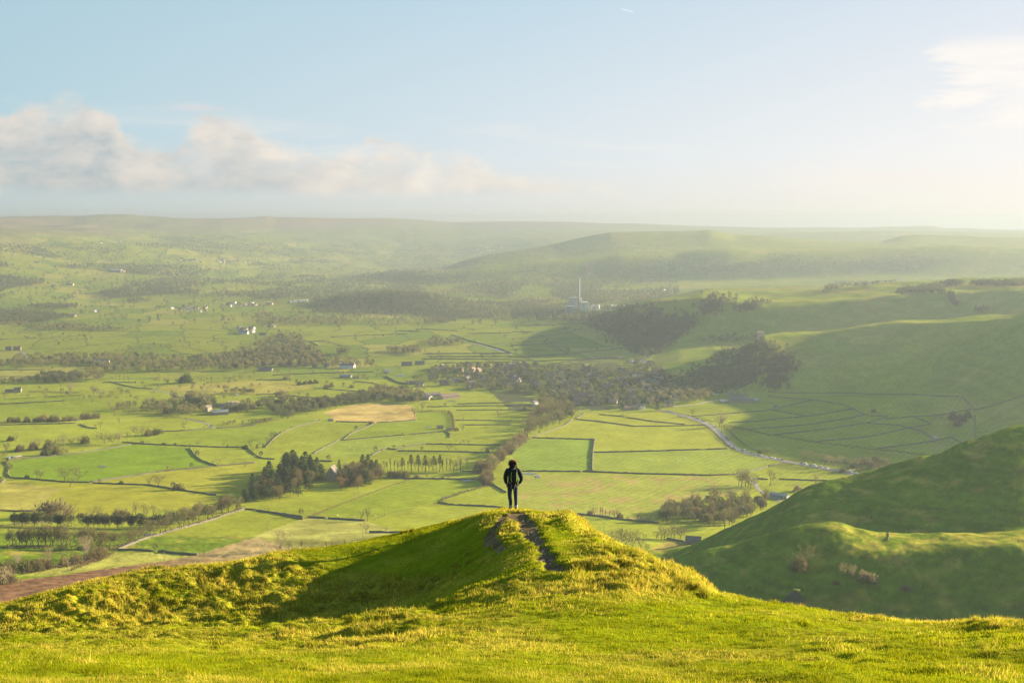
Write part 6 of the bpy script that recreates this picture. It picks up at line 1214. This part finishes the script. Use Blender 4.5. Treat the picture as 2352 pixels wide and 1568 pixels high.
# ------------------------------------------------------------------ people
M['skin'] = simple('skin', (.45, .28, .20), .6, .08, 9); M['jacket'] = simple('black_jacket', (.013, .015, .020), .9, .3, 14, 0, .3, .1); M['jeans'] = simple('dark_jeans', (.014, .026, .055), .85, .3, 16, 0, .2)
M['cuff'] = simple('rolled_cuff', (.22, .23, .25), .9, .1, 20); M['boot'] = simple('tan_boot', (.22, .13, .07), .8, .2, 16, 0, .3); M['sole'] = simple('boot_sole', (.06, .05, .04), .9, .1, 20); M['fur'] = leafy('fur_trim', (.36, .25, .15), .3, .3, False, 14); M['furd'] = leafy('dark_fur', (.05, .036, .028), .1, .3, False, 14)
M['pack'] = simple('pack_fabric', (.012, .015, .016), .9, .3, 18, 0, 0, .05); M['lime'] = simple('lime_trim', (.42, .60, .03), .6, .05, 20); M['teal'] = simple('teal_panel', (.03, .26, .26), .7, .1, 20); M['grey'] = simple('grey_webbing', (.16, .17, .18), .8, .1, 20)
def skinned(name, chains, mat, parent=None, levels=2, root=0):
    """chains: lists of (point, radius); points that coincide are shared"""
    V = []; R = []; Ed = []; ix = {}
    def vid(p, r):
        k = tuple(round(c, 4) for c in p)
        if k not in ix: ix[k] = len(V); V.append(k); R.append(r)
        return ix[k]
    for ch in chains:
        ids = [vid(p, r) for p, r in ch]; Ed += [e for e in zip(ids[:-1], ids[1:]) if e[0] != e[1]]
    me = bpy.data.meshes.new(name); me.from_pydata(V, Ed, []); me.materials.append(mat); o = link(name, me, parent)
    md = o.modifiers.new('skin', 'SKIN'); md.use_smooth_shade = True; md.branch_smoothing = .6
    sv = me.skin_vertices[0].data
    for i, r in enumerate(R):
        sv[i].radius = (r, r) if not hasattr(r, '__len__') else r; sv[i].use_root = (i == root)
    if levels: s = o.modifiers.new('sub', 'SUBSURF'); s.levels = levels; s.render_levels = levels
    return o
PX, PY = 1177.5, 1172.0
u_, t_ = ray(PX, PY); wy_ = 37.9; hx = float(u_)*wy_; hz = float(FG.height(hx, wy_)[0])
walker = empty('person', (hx, wy_, hz-.01)); tag(walker, 'person in dark hooded parka and jeans standing on the hilltop with back turned', 'person')
Lk, Rk = -1, 1
arm = {-1: [((-.05, 0, 1.40), .11), ((-.19, 0, 1.415), .062), ((-.250, -.035, 1.14), .047), ((-.215, .03, .90), .032), ((-.195, .055, .845), .034)],
       1: [((.05, 0, 1.40), .11), ((.19, 0, 1.415), .062), ((.298, -.05, 1.13), .047), ((.215, .005, .90), .032), ((.185, .035, .85), .034)]}
leg = {-1: [((0, 0, .95), .13), ((-.095, 0, .88), .095), ((-.105, .02, .50), .062), ((-.070, -.01, .11), .042), ((-.075, -.05, .05), .04), ((-.125, .11, .035), .036)],
       1: [((0, 0, .95), .13), ((.095, 0, .88), .095), ((.105, .02, .50), .062), ((.112, -.01, .11), .042), ((.112, -.05, .05), .04), ((.135, .12, .035), .036)]}
torso = [((0, 0, .95), .13), ((0, -.005, 1.12), .125), ((0, -.01, 1.30), .14), ((0, 0, 1.46), .07), ((0, .01, 1.53), .06), ((0, .02, 1.62), .095), ((0, .02, 1.70), .075)]
torso[2] = ((0, -.01, 1.30), .14)
chains = [torso, leg[-1], leg[1], [((0, -.01, 1.30), .14)]+arm[-1][1:], [((0, -.01, 1.30), .14)]+arm[1][1:]]
for s in (-1, 1):     # fingers curl into the pocket
    w0 = arm[s][-1][0]
    for f in range(4):
        a = -.022+.015*f; chains.append([(w0, .034), ((w0[0]-s*.012, w0[1]+a+.012, w0[2]-.045), .0095), ((w0[0]-s*.026, w0[1]+a+.018, w0[2]-.075-.004*(f in (1, 2))), .0085), ((w0[0]-s*.04, w0[1]+a+.02, w0[2]-.088), .0075)])
    chains.append([(w0, .034), ((w0[0]-s*.03, w0[1]+.04, w0[2]-.02), .011), ((w0[0]-s*.045, w0[1]+.05, w0[2]-.045), .009)])
skinned('body', chains, M['skin'], walker)
jk = [[((0, 0, .83), .160), ((0, 0, .95), .172), ((0, -.005, 1.12), .182), ((0, -.01, 1.30), .190), ((0, 0, 1.45), .115), ((0, 0, 1.53), .10)]]
for s in (-1, 1):
    A = arm[s]; jk.append([((0, -.01, 1.30), .190), (A[1][0], .095), ((A[1][0][0]*.45+A[2][0][0]*.55, -.02, 1.275), .088), (A[2][0], .084), ((A[2][0][0]*.5+A[3][0][0]*.5, -.01, 1.02), .072), ((A[3][0][0], A[3][0][1], .915), .052)])
skinned('jacket', jk, M['jacket'], walker, root=1)
jn = [[((0, 0, .97), .135), ((s*.088, 0, .86), .104), ((s*.098, .005, .68), .086), ((s*.104, .02, .50), .072), ((leg[s][3][0][0], 0, .30), .064), ((leg[s][3][0][0], -.01, .165), .058)] for s in (-1, 1)]
skinned('jeans', jn, M['jeans'], walker)
for s in (-1, 1):
    x = leg[s][3][0][0]; m = MB(); m.tube([(x, -.01, .135), (x, -.01, .178)], [.068, .070], 14); m.build('cuff', M['cuff'], walker, smooth_=True)
    tx = leg[s][5][0]; b = skinned('boot', [[((x, -.015, .15), .054), ((x, -.02, .09), .055), ((x, -.05, .05), .050), ((x+(tx[0]-x)*.5, .04, .05), .050), ((tx[0], tx[1]+.02, .04), .043)]], M['boot'], walker, 1)
    m = MB(); dxx, dyy = tx[0]-x, tx[1]+.07; L0 = math.hypot(dxx, dyy); m.box((x+dxx*.5, -.02+dyy*.28, .008), (.09, .29, .03), 0, -math.atan2(dxx, dyy)); m.build('sole', M['sole'], walker)
hd = skinned('hood', [[((0, -.02, 1.45), .09), ((0, -.015, 1.53), .105), ((0, 0, 1.62), .118), ((0, .01, 1.69), .085)]], M['jacket'], walker)
rng = random.Random(3); T = []
for k in range(2600):     # fur round the hood opening and over its crown
    a = rng.uniform(-.6, 3.74); rr = rng.uniform(.105, .123); c = Vector((math.cos(a)*rr*1.0, rng.uniform(-.02, .11), 1.615+math.sin(a)*rr*.95))
    d = (Vector((math.cos(a), rng.uniform(-.5, .3), math.sin(a)*.9-.1))+Vector([rng.uniform(-.5, .5) for _ in range(3)])).normalized(); s = perp(d, rng)*.0045; T += [c-s, c+s, c+d*rng.uniform(.02, .048)]
link('fur_trim', tri_mesh('fur_trim', T, M['fur']), hd); T = []
for k in range(2200):
    v = Vector((rng.gauss(0, 1), rng.gauss(0, 1)-.5, rng.gauss(0, 1)+.3)).normalized(); c = Vector((v.x*.116, v.y*.11, 1.62+v.z*.113)); d = (v+Vector([rng.uniform(-.7, .7) for _ in range(3)])+Vector((0, 0, -.4))).normalized(); s = perp(d, rng)*.005; T += [c-s, c+s, c+d*rng.uniform(.015, .035)]
link('hood_fur', tri_mesh('hood_fur', T, M['furd']), hd)
# face, turned to the valley
m = MB(); m.ball((0, .125, 1.60), (.012, .018, .016), 0, 8, 5)
fc_ = m.build('nose', M['skin'], walker, smooth_=True)
for s in (-1, 1): m = MB(); m.ball((s*.032, .108, 1.625), (.012, .008, .008), 0, 8, 5); m.build('eye', M['cuff'], walker, smooth_=True)
# backpack, a thing of its own
bp_ = empty('backpack', (hx+.045, wy_, hz-.01)); tag(bp_, 'black hiking backpack with lime green piping on the walker\'s back', 'backpack')
def soft_box(pts, mat, nm, par, lv=2):
    m = MB(); m.add(pts, [(0, 3, 2, 1), (4, 5, 6, 7), (0, 1, 5, 4), (1, 2, 6, 5), (2, 3, 7, 6), (3, 0, 4, 7)]); o = m.build(nm, M[mat], par, smooth_=True); s = o.modifiers.new('b', 'BEVEL'); s.width = .05; s.segments = 4; return o
soft_box([(-.135, -.30, 1.0), (.135, -.30, 1.0), (.15, -.13, .98), (-.15, -.13, .98), (-.11, -.27, 1.42), (.11, -.27, 1.42), (.12, -.13, 1.45), (-.12, -.13, 1.45)], 'pack', 'pack_body', bp_)
soft_box([(-.12, -.30, 1.385), (.12, -.30, 1.385), (.12, -.12, 1.385), (-.12, -.12, 1.385), (-.09, -.26, 1.475), (.09, -.26, 1.475), (.10, -.13, 1.485), (-.10, -.13, 1.485)], 'pack', 'lid', bp_)
soft_box([(-.085, -.335, 1.04), (.085, -.335, 1.04), (.095, -.27, 1.03), (-.095, -.27, 1.03), (-.07, -.31, 1.28), (.07, -.31, 1.28), (.08, -.26, 1.30), (-.08, -.26, 1.30)], 'pack', 'front_pocket', bp_)
for s, w_ in ((-1, .004), (1, .006)): m = MB(); m.tube([(s*.085, -.30, 1.39), (s*.098, -.315, 1.25), (s*.10, -.325, 1.16), (s*.075, -.335, 1.06)], [w_, w_, w_*1.6, w_*1.3], 6); m.build('piping', M['lime'], bp_, smooth_=True)
m = MB(); m.tube([(.145, -.25, 1.02), (.155, -.22, 1.12), (.14, -.22, 1.24)], [.008, .022, .008], 8); m.build('side_pocket', M['teal'], bp_, smooth_=True); m = MB(); m.tube([(.15, -.28, 1.24), (.165, -.27, 1.12), (.13, -.29, 1.03)], [.004, .007, .004], 6); m.build('pocket_trim', M['lime'], bp_, smooth_=True)
for s in (-1, 1): m = MB(); m.tube([(s*.09, -.15, 1.46), (s*.11-.02, -.02, 1.535), (s*.12-.03, .13, 1.46), (s*.12-.03, .17, 1.3), (s*.15-.03, .02, 1.08), (s*.13, -.14, 1.02)], .020, 6); m.build('shoulder_strap', M['pack'], bp_, smooth_=True)
m = MB(); m.tube([(-.12, -.20, 1.0), (-.19, 0, .97), (0, .19, .955), (.15, .05, .97), (.12, -.20, 1.0)], .018, 6); m.build('hip_belt', M['grey'], bp_, smooth_=True)
m = MB(); m.tube([(-.09, -.2, .98), (-.10, -.19, .80)], .007, 5); m.tube([(.05, -.2, .98), (.0, -.18, .72)], .007, 5); m.build('loose_strap', M['grey'], bp_)
# distant walkers on the lit ledge of the spur
wk = [[((0, 0, .92), .15), ((0, 0, 1.3), .2), ((0, 0, 1.5), .07), ((0, 0, 1.65), .10)]]+[[((0, 0, .92), .15), ((s*.1, .02*s, .5), .08), ((s*.12, .05*s, .05), .06), ((s*.12, .17+.05*s, .03), .05)] for s in (-1, 1)]+[[((0, 0, 1.3), .2), ((s*.24, 0, 1.38), .07), ((s*.30, .02, 1.1), .05), ((s*.26, .1, .88), .045)] for s in (-1, 1)]
first = None
for i, (c, x, y, mt, lab) in enumerate([('l', 1215, 285, 'sheet', 'tiny distant walker in pale top, leftmost on the lit ledge'), ('l', 1267, 292, 'stone_w', 'tiny distant walker in tan top, second on the lit ledge'), ('l', 1575, 290, 'jacket', 'tiny distant walker in black, left of the pair on the ledge'), ('l', 1607, 290, 'boot', 'tiny distant walker in brown, right of the pair on the ledge'), ('l', 2297, 392, 'jeans', 'tiny distant walker casting a long shadow at far right')]):
    g = LAND.hit(*P(c, x, y), 400)[0]; e = empty('person', tuple(g), .5*i, 1.05); o = skinned('body', wk, M[mt], e, 1); tag(e, lab, 'person', 'walkers on the lit ledge')
# small rock pinnacle on the dark slope
g = LAND.hit(*P('l', 245, 935), 300)[0]; m = MB(); rr = random.Random(8)
for k in range(7): a = rr.uniform(0, 6.3); m.tube([(math.cos(a)*2.4*rr.random(), math.sin(a)*2, -1), (math.cos(a)*1.2, math.sin(a)*1.0, 4), (.6, 0, 7+rr.uniform(0, 2.2))], [2.6, 1.9, .8], 6)
M['rock'] = simple('limestone', (.055, .058, .04), .95, .35, .7, 0, .6); e = empty('rock_pinnacle', tuple(g)); e.scale = (1.35, 1.3, .78); m.build('rock', M['rock'], e); m = MB(); m.ball((.6, 0, 8.9), (1.7, 1.5, .7), 0, 9, 5); m.build('turf_cap', simple('cap_turf', (.14, .17, .02), .95, .3, 2), e); tag(e, 'small limestone pinnacle with grassy cap on the dark slope', 'rock')

# loose stones on the bare path
sr = random.Random(77); m = MB(); cand = np.argwhere((FG.path > .75) & (fY > 20)); cand = cand[np.random.default_rng(78).permutation(len(cand))[:150]]
for j_, i_ in cand:
    r_ = sr.choice([.008, .010, .014, .022]); m.ball((fX[j_, i_], fY[j_, i_], FG.z[j_, i_]+r_*.3), (r_*sr.uniform(.8, 1.5), r_, r_*.7), 0, 6, 4)
tag(m.build('gravel', simple('path_stones', (.26, .22, .16), .95, .3, 30)), 'small loose stones on the trodden path', 'gravel', None, 'stuff')
# ------------------------------------------------------------------ turf of the near hill
GR = np.random.default_rng(17)
def grass(n, region, hfun, name, label, wfac, dmax=45, seed=0, straw=None):
    px = GR.uniform(-60, 2412, n); py = GR.uniform(1150, 1640, n) if region is None else GR.uniform(region[1], region[3], n)
    if region is not None: px = GR.uniform(region[0], region[2], n)
    g = FG.hit(px, py); ok = ~np.isnan(g[:, 1]) & (g[:, 1] < dmax) & (g[:, 1] > 3.5); return g[ok]
def gsample(A, x, y):
    u = np.clip(x/y, fus[0], fus[-1]); i = np.clip(np.searchsorted(fus, u), 0, len(fus)-1); j = np.clip(np.searchsorted(fds, y), 0, len(fds)-1); return A[j, i]
base_pts = [grass(430000, None, None, '', '', 0)]
# extra blades along the skyline, where they stand against the valley
sil = np.array(SIL); sx = GR.uniform(-40, 2400, 30000); sd = np.interp(sx, sil[:, 0], sil[:, 2])*(1+GR.uniform(-.05, .012, 30000)); su = ray(sx, np.interp(sx, sil[:, 0], sil[:, 1]))[0]
base_pts.append(np.column_stack([su*sd, sd, FG.height(su*sd, sd)]))
TUS = [('k', 1590, 820, .24, .42), ('k', 1660, 830, .20, .38), ('k', 1540, 800, .18, .3), ('k', 1100, 500, .15, .3), ('k', 1200, 520, .16, .3), ('k', 1350, 590, .16, .3), ('k', 1480, 640, .17, .3), ('k', 1000, 470, .14, .25), ('k', 640, 175, .20, .35), ('k', 520, 120, .16, .35), ('k', 420, 130, .12, .3), ('k', 700, 300, .15, .35), ('k', 880, 620, .17, .4), ('k', 1010, 640, .15, .3),
       ('k', 1200, 700, .14, .3), ('k', 600, 640, .12, .3), ('l', 120, 955, .16, .3), ('l', 400, 975, .15, .4), ('l', 470, 985, .16, .3), ('l', 560, 1010, .14, .3), ('l', 920, 1105, .10, .2), ('l', 1850, 1100, .14, .4), ('l', 1920, 1100, .12, .3), ('l', 2140, 1110, .15, .35), ('l', 2230, 1120, .14, .3), ('l', 2320, 1130, .12, .3), ('j', 1900, 600, .16, .5), ('j', 1800, 640, .16, .5), ('j', 1700, 720, .16, .5), ('j', 1860, 700, .12, .4), ('j', 2050, 620, .12, .4),
       ('j', 1160, 730, .12, .2), ('j', 1240, 830, .12, .5), ('j', 1000, 880, .10, .5), ('j', 1400, 1100, .09, .5), ('j', 1750, 1120, .10, .5), ('j', 2250, 1080, .10, .5), ('j', 500, 1050, .08, .4), ('j', 300, 640, .14, .6), ('j', 250, 590, .14, .6), ('j', 150, 500, .14, .6), ('i', 1450, 800, .14, .5), ('i', 1050, 900, .14, .5), ('i', 700, 940, .14, .5), ('i', 930, 830, .14, .5), ('i', 1980, 820, .14, .6), ('i', 2200, 790, .14, .6), ('i', 1100, 1080, .12, .4), ('i', 1380, 1140, .10, .4), ('i', 600, 1480, .09, .3), ('i', 1560, 1290, .08, .4), ('i', 450, 1230, .12, .5), ('j', 420, 1480, .08, .3), ('j', 1330, 310, .2, .4)]
tp = []; th = []
for c, x, y, hh, rad in TUS:
    q = FG.hit(*P(c, x, y))[0]
    if np.isnan(q[1]): continue
    for k in range(max(2, int(rad*8))):
        ox, oy = GR.normal(0, rad*.8), GR.normal(0, rad*.7); m_ = 110; a = GR.uniform(0, 6.283, m_); r_ = np.sqrt(GR.uniform(0, 1, m_))*.09
        tp.append(np.column_stack([q[0]+ox+np.cos(a)*r_, q[1]+oy+np.sin(a)*r_, np.zeros(m_)])); th.append(np.full(m_, hh*.75)*GR.uniform(.5, 1.15, m_))
tp = np.concatenate(tp); th = np.concatenate(th)
g = np.concatenate(base_pts+[tp]); n = len(g); gd = g[:, 1]; is_t = np.concatenate([np.zeros(n-len(tp)), th])
g = g + np.column_stack([GR.normal(0, .02, n), GR.normal(0, .05, n), np.zeros(n)])*(is_t == 0)[:, None]; g[:, 2] = FG.height(g[:, 0], g[:, 1])
pth = gsample(FG.path, g[:, 0], g[:, 1]); keep = GR.uniform(0, 1, n) > pth*1.15; g = g[keep]; is_t = is_t[keep]; n = len(g); gd = g[:, 1]
dry = gsample(FG.dry, g[:, 0], g[:, 1]); rg = gsample(FG.rough, g[:, 0], g[:, 1])
patch = fbm(g[:, 0]/.55, g[:, 1]/.75, 3, 611); clump = fbm(g[:, 0]/.16, g[:, 1]/.18, 2, 613); fine = GR.uniform(0, 1, n)
straw = np.clip(dry*.75+.5*patch+.25*clump-.15, 0, 1); is_straw = fine < straw*.6
hgt = (.030+.020*GR.uniform(0, 1, n))*(1+.8*np.clip(clump, -.5, 1)) + is_straw*.016*GR.uniform(.4, 1.3, n)*(1+rg) + np.clip(rg-.35, 0, 1.2)*.055*np.clip(.5+patch*1.5, 0, 1.6)*GR.uniform(.5, 1.2, n)
is_straw |= (is_t > 0) & (fine < .55); hgt = np.where(is_t > 0, is_t, hgt)
tall = GR.uniform(0, 1, n) < .004*(.4+rg); hgt = np.where(tall, hgt+.10*GR.uniform(.3, 1, n), hgt)
hgt = hgt*np.where((is_t == 0) & (gd < 16), .8, 1)
wd = np.maximum(.0022, gd*.00030)*GR.uniform(.7, 1.5, n)
ld_ = fbm(g[:, 0]/.4, g[:, 1]/.4, 2, 617)*5
dirx = np.cos(ld_)*.45+GR.normal(0, .35, n)-.15; diry = np.sin(ld_)*.35+GR.normal(0, .35, n); nrm = np.sqrt(dirx**2+diry**2+1)
d = np.column_stack([dirx, diry, np.ones(n)])/nrm[:, None]; sa = GR.uniform(0, 6.283, n); s = np.column_stack([np.cos(sa), np.sin(sa), np.zeros(n)])*wd[:, None]
b0 = g-np.array([0, 0, .006]); V = np.stack([b0-s, b0+s, b0+d*hgt[:, None]], 1).reshape(-1, 3)
green = np.array((.158, .200, .004))*(1+GR.normal(0, .12, (n, 1)))+np.array((.07, .02, 0))*GR.uniform(0, 1, (n, 1)); st = np.array((.37, .30, .045))*(1+GR.normal(0, .15, (n, 1))); red = np.array((.26, .12, .035))*(1+GR.normal(0, .1, (n, 1)))
colr = np.where(is_straw[:, None], st, green); colr = np.where((GR.uniform(0, 1, n) < .04*(.3+rg))[:, None], red, colr)
big_ = fbm(g[:, 0]/1.6, g[:, 1]/2.2, 4, 631); colr = colr*(1+.38*np.clip(big_*1.4, -1, 1)[:, None]*np.array((1, .9, 1))+.22*np.clip(patch*1.5, -1, 1)[:, None])
M['blades'] = leafy('grass_blades', (.1, .2, .02), .45, .12, False, 1.5, 'Col')
tag(link('grass', np_mesh('grass', V, np.arange(len(V)).reshape(-1, 3), [M['blades']], False, None, {'Col': np.repeat(np.clip(colr, .004, .8), 3, 0)})), 'short grazed grass and straw-coloured tussocks on the near hill', 'grass', None, 'stuff')
print('blades', n)
# ------------------------------------------------------------------ air, sky, sun, camera
SUN_AZ, SUN_EL = math.radians(63), math.radians(12.7)      # sun to the right of the view, low
sdir = Vector((math.sin(SUN_AZ)*math.cos(SUN_EL), math.cos(SUN_AZ)*math.cos(SUN_EL), math.sin(SUN_EL)))
ld = bpy.data.lights.new('sun', 'SUN'); ld.energy = 5.0; ld.angle = math.radians(.6); ld.color = (1.0, .80, .55)
lo = bpy.data.objects.new('sun', ld); COL.objects.link(lo); lo.rotation_euler = (-sdir).to_track_quat('-Z', 'Y').to_euler()

def haze():
    m = bpy.data.materials.new('haze_air'); nt, N, L = nodes(m)
    o = N.new('ShaderNodeOutputMaterial'); v = N.new('ShaderNodeVolumePrincipled')
    v.inputs['Color'].default_value = (.218, .268, .306, 1); v.inputs['Density'].default_value = HAZE_D; v.inputs['Anisotropy'].default_value = .27
    L.new(v.outputs[0], o.inputs['Volume'])
    mb = MB(); mb.box((3500, 8000, (60-420)/2), (36000, 21000, 480))
    h = mb.build('haze', m); tag(h, kind='stuff')
HAZE_D = 1.05e-4
haze()

w = bpy.data.worlds.new('World'); SC.world = w; w.use_nodes = True
nt = w.node_tree; N = nt.nodes; L = nt.links; N.clear()
out = N.new('ShaderNodeOutputWorld'); bg = N.new('ShaderNodeBackground'); SKY_S = .05; EXPO = 2.56; bg.inputs['Strength'].default_value = SKY_S
sky = N.new('ShaderNodeTexSky'); sky.sky_type = 'NISHITA'; sky.sun_disc = False
sky.sun_elevation = SUN_EL; sky.sun_rotation = SUN_AZ; sky.altitude = 500; sky.air_density = 1.6; sky.dust_density = .6; sky.ozone_density = 2.0
def math_(op, a, b=None, c=None, clamp=False):
    n = N.new('ShaderNodeMath'); n.operation = op; n.use_clamp = clamp
    for i, v in enumerate((a, b, c)):
        if v is None: continue
        if isinstance(v, (int, float)): n.inputs[i].default_value = v
        else: L.new(v, n.inputs[i])
    return n.outputs[0]
def mrange(v, a, b, c=0.0, d=1.0, smooth_=True):
    n = N.new('ShaderNodeMapRange'); n.interpolation_type = 'SMOOTHSTEP' if smooth_ else 'LINEAR'
    for k, q in (('From Min', a), ('From Max', b), ('To Min', c), ('To Max', d)): n.inputs[k].default_value = q
    L.new(v, n.inputs['Value']); return n.outputs[0]
def mixrgb(f, a, b):
    n = N.new('ShaderNodeMix'); n.data_type = 'RGBA'
    if isinstance(f, (int, float)): n.inputs['Factor'].default_value = f
    else: L.new(f, n.inputs['Factor'])
    for k, q in (('A', a), ('B', b)):
        if isinstance(q, tuple): n.inputs[k].default_value = (*q, 1)
        else: L.new(q, n.inputs[k])
    return n.outputs['Result']
tc = N.new('ShaderNodeTexCoord'); sep = N.new('ShaderNodeSeparateXYZ'); L.new(tc.outputs['Generated'], sep.inputs[0])
dx, dy, dz = sep.outputs
az = math_('ARCTAN2', dx, dy)             # compass direction, 0 straight down the valley
el = math_('ARCSINE', dz)
ysz = math_('MULTIPLY', el, 1.0)
def cloud_noise(su, sv, off, scale, detail, rough, dist=0.0):
    cmb = N.new('ShaderNodeCombineXYZ'); L.new(math_('MULTIPLY', az, su), cmb.inputs[0]); L.new(math_('MULTIPLY', el, sv), cmb.inputs[1]); cmb.inputs[2].default_value = off
    n = N.new('ShaderNodeTexNoise'); n.inputs['Scale'].default_value = scale; n.inputs['Detail'].default_value = detail; n.inputs['Roughness'].default_value = rough; n.inputs['Distortion'].default_value = dist
    L.new(cmb.outputs[0], n.inputs['Vector']); return n.outputs['Fac']
CLOUD = True
def dl(c, k=1.09): return tuple(v*k/(2**EXPO*SKY_S) for v in lin(c))
def grid3(cols):      # left, middle, right
    s1 = mrange(az, -.46, .0, 0, 1, False); s2 = mrange(az, .0, .46, 0, 1, False)
    return mixrgb(s2, mixrgb(s1, dl(cols[0]), dl(cols[1])), dl(cols[2]))
hor = grid3(((194, 202, 198), (226, 223, 214), (252, 240, 224)))
mid = grid3(((176, 206, 216), (214, 224, 230), (244, 241, 238)))
top = grid3(((165, 197, 211), (186, 210, 224), (214, 222, 234)))
grad = mixrgb(mrange(el, .055, .19, 0, 1, False), mixrgb(mrange(el, -.01, .055, 0, 1, False), hor, mid), top)
# the same air further up and round: the physical sky, brought to the same level
N_k = N.new('ShaderNodeVectorMath'); N_k.operation = 'MULTIPLY'; L.new(sky.outputs[0], N_k.inputs[0]); N_k.inputs[1].default_value = (.85, 1.08, 1.32)
col = mixrgb(mrange(el, .19, .7), grad, N_k.outputs[0])
col = mixrgb(mrange(math_('ABSOLUTE', az), .6, 1.6), col, mixrgb(.5, grad, N_k.outputs[0]))
if CLOUD:
    n1 = cloud_noise(1, 1.25, 2.3, 11.0, 10, .55, .25)
    n2 = cloud_noise(1, 1.5, 7.7, 30.0, 8, .62, .2)
    n3 = cloud_noise(1, 1.9, 5.1, 17.0, 9, .6, .35)
    top_ = N.new('ShaderNodeFloatCurve'); cv = top_.mapping.curves[0]
    pts = [(0, .35), (.277, .37), (.296, .46), (.315, .52), (.333, .555), (.352, .51), (.367, .44), (.385, .34), (.41, .34), (.435, .42), (.455, .44), (.494, .41), (.52, .35), (.587, .33), (.65, .31), (.69, .24), (.78, .20), (.85, .12), (.92, .04), (1, 0)]
    cv.points[0].location = pts[0]; cv.points[1].location = pts[-1]
    for p in pts[1:-1]: cv.points.new(*p)
    top_.mapping.update()
    L.new(mrange(az, -.7, .3, 0, 1, False), top_.inputs['Value'])
    h = math_('SUBTRACT', math_('MULTIPLY', top_.outputs[0], .2), el)
    k = mrange(az, -.12, .0, 1.0, .45)
    hn = math_('ADD', h, math_('MULTIPLY', math_('MULTIPLY', math_('SUBTRACT', n1, .5), .075), k))
    hn = math_('ADD', hn, math_('MULTIPLY', math_('SUBTRACT', n2, .5), .036))
    soft = mrange(n3, .35, .65, .006, .028)
    upper = math_('DIVIDE', hn, soft, None, True)
    upper = mrange(upper, 0, 1)
    basefade = mrange(math_('ADD', el, math_('MULTIPLY', math_('SUBTRACT', n3, .5), .016)), .015, .030)
    fill = mrange(math_('ADD', n1, math_('MULTIPLY', n3, .6)), .58, .84, .35, 1)
    rightfade = mrange(az, -.02, .22, 1, .12)
    mask = math_('MULTIPLY', math_('MULTIPLY', math_('MULTIPLY', upper, basefade), rightfade), fill)
    lum = math_('ADD', mrange(hn, .0, .09, .75, .20), math_('MULTIPLY', math_('SUBTRACT', n2, .5), 1.6))
    lum = math_('ADD', lum, math_('MULTIPLY', math_('SUBTRACT', n3, .5), 2.2), None, True)
    cc = mixrgb(lum, mixrgb(mrange(az, -.4, .1), dl((172, 183, 187)), dl((216, 210, 206))), mixrgb(mrange(az, -.4, .1), dl((234, 221, 208)), dl((246, 236, 222))))
    col = mixrgb(math_('MULTIPLY', mask, .88), col, cc)
    # thin high veil at the right
    w1 = cloud_noise(1.0, 5.5, 4.4, 7.0, 10, .66, .6)
    shift = math_('MULTIPLY', math_('SUBTRACT', w1, .5), .22)
    vx = mrange(math_('ADD', math_('ADD', az, shift), math_('MULTIPLY', el, .35)), .385, .415)
    vy = math_('MULTIPLY', mrange(math_('ADD', el, math_('MULTIPLY', shift, .15)), .062, .085), mrange(el, .150, .132))
    veil = math_('MULTIPLY', math_('MULTIPLY', vx, vy), mrange(w1, .30, .55, .25, 1))
    col = mixrgb(math_('MULTIPLY', veil, .62), col, dl((255, 246, 236)))
    w2 = cloud_noise(1.0, 9, 1.4, 5.0, 8, .6, .5)
    st = math_('MULTIPLY', math_('MULTIPLY', mrange(w2, .50, .68), mrange(el, .015, .04)), mrange(el, .11, .06))
    col = mixrgb(math_('MULTIPLY', st, .25), col, dl((250, 236, 224)))
    w3 = math_('MULTIPLY', mrange(w2, .4, .6), math_('MULTIPLY', mrange(math_('ABSOLUTE', math_('SUBTRACT', az, -.267)), .035, .0), mrange(math_('ABSOLUTE', math_('SUBTRACT', el, .0935)), .006, .0)))
    col = mixrgb(math_('MULTIPLY', w3, .6), col, dl((220, 214, 214)))
# short condensation trail
cx_ = math_('SUBTRACT', az, math.atan((1423-1176)/2500)); ce_ = math_('SUBTRACT', el, .1757)
along = mrange(math_('ABSOLUTE', cx_), .0066, .0045); across = mrange(math_('ABSOLUTE', math_('ADD', ce_, math_('MULTIPLY', cx_, .25))), .0009, .0002)
col = mixrgb(math_('MULTIPLY', math_('MULTIPLY', along, across), .45), col, dl((250, 248, 248)))
L.new(col, bg.inputs['Color']); L.new(bg.outputs[0], out.inputs['Surface'])

cam = bpy.data.cameras.new('camera'); cam.sensor_width = 36; cam.lens = 36*F/W; cam.clip_start = .2; cam.clip_end = 60000
co = bpy.data.objects.new('camera', cam); COL.objects.link(co); co.location = (0, 0, 0); co.rotation_euler = (math.radians(90)-TH, 0, 0)
SC.camera = co
SC.view_settings.view_transform = 'Standard'; SC.view_settings.look = 'None'; SC.view_settings.gamma = 1; SC.view_settings.exposure = EXPO
SC.view_settings.use_curve_mapping = False
cy = SC.cycles
cy.max_bounces = 4; cy.diffuse_bounces = 2; cy.glossy_bounces = 1; cy.transmission_bounces = 3; cy.volume_bounces = 0; cy.transparent_max_bounces = 4
cy.use_denoising = True
cy.caustics_reflective = False; cy.caustics_refractive = False
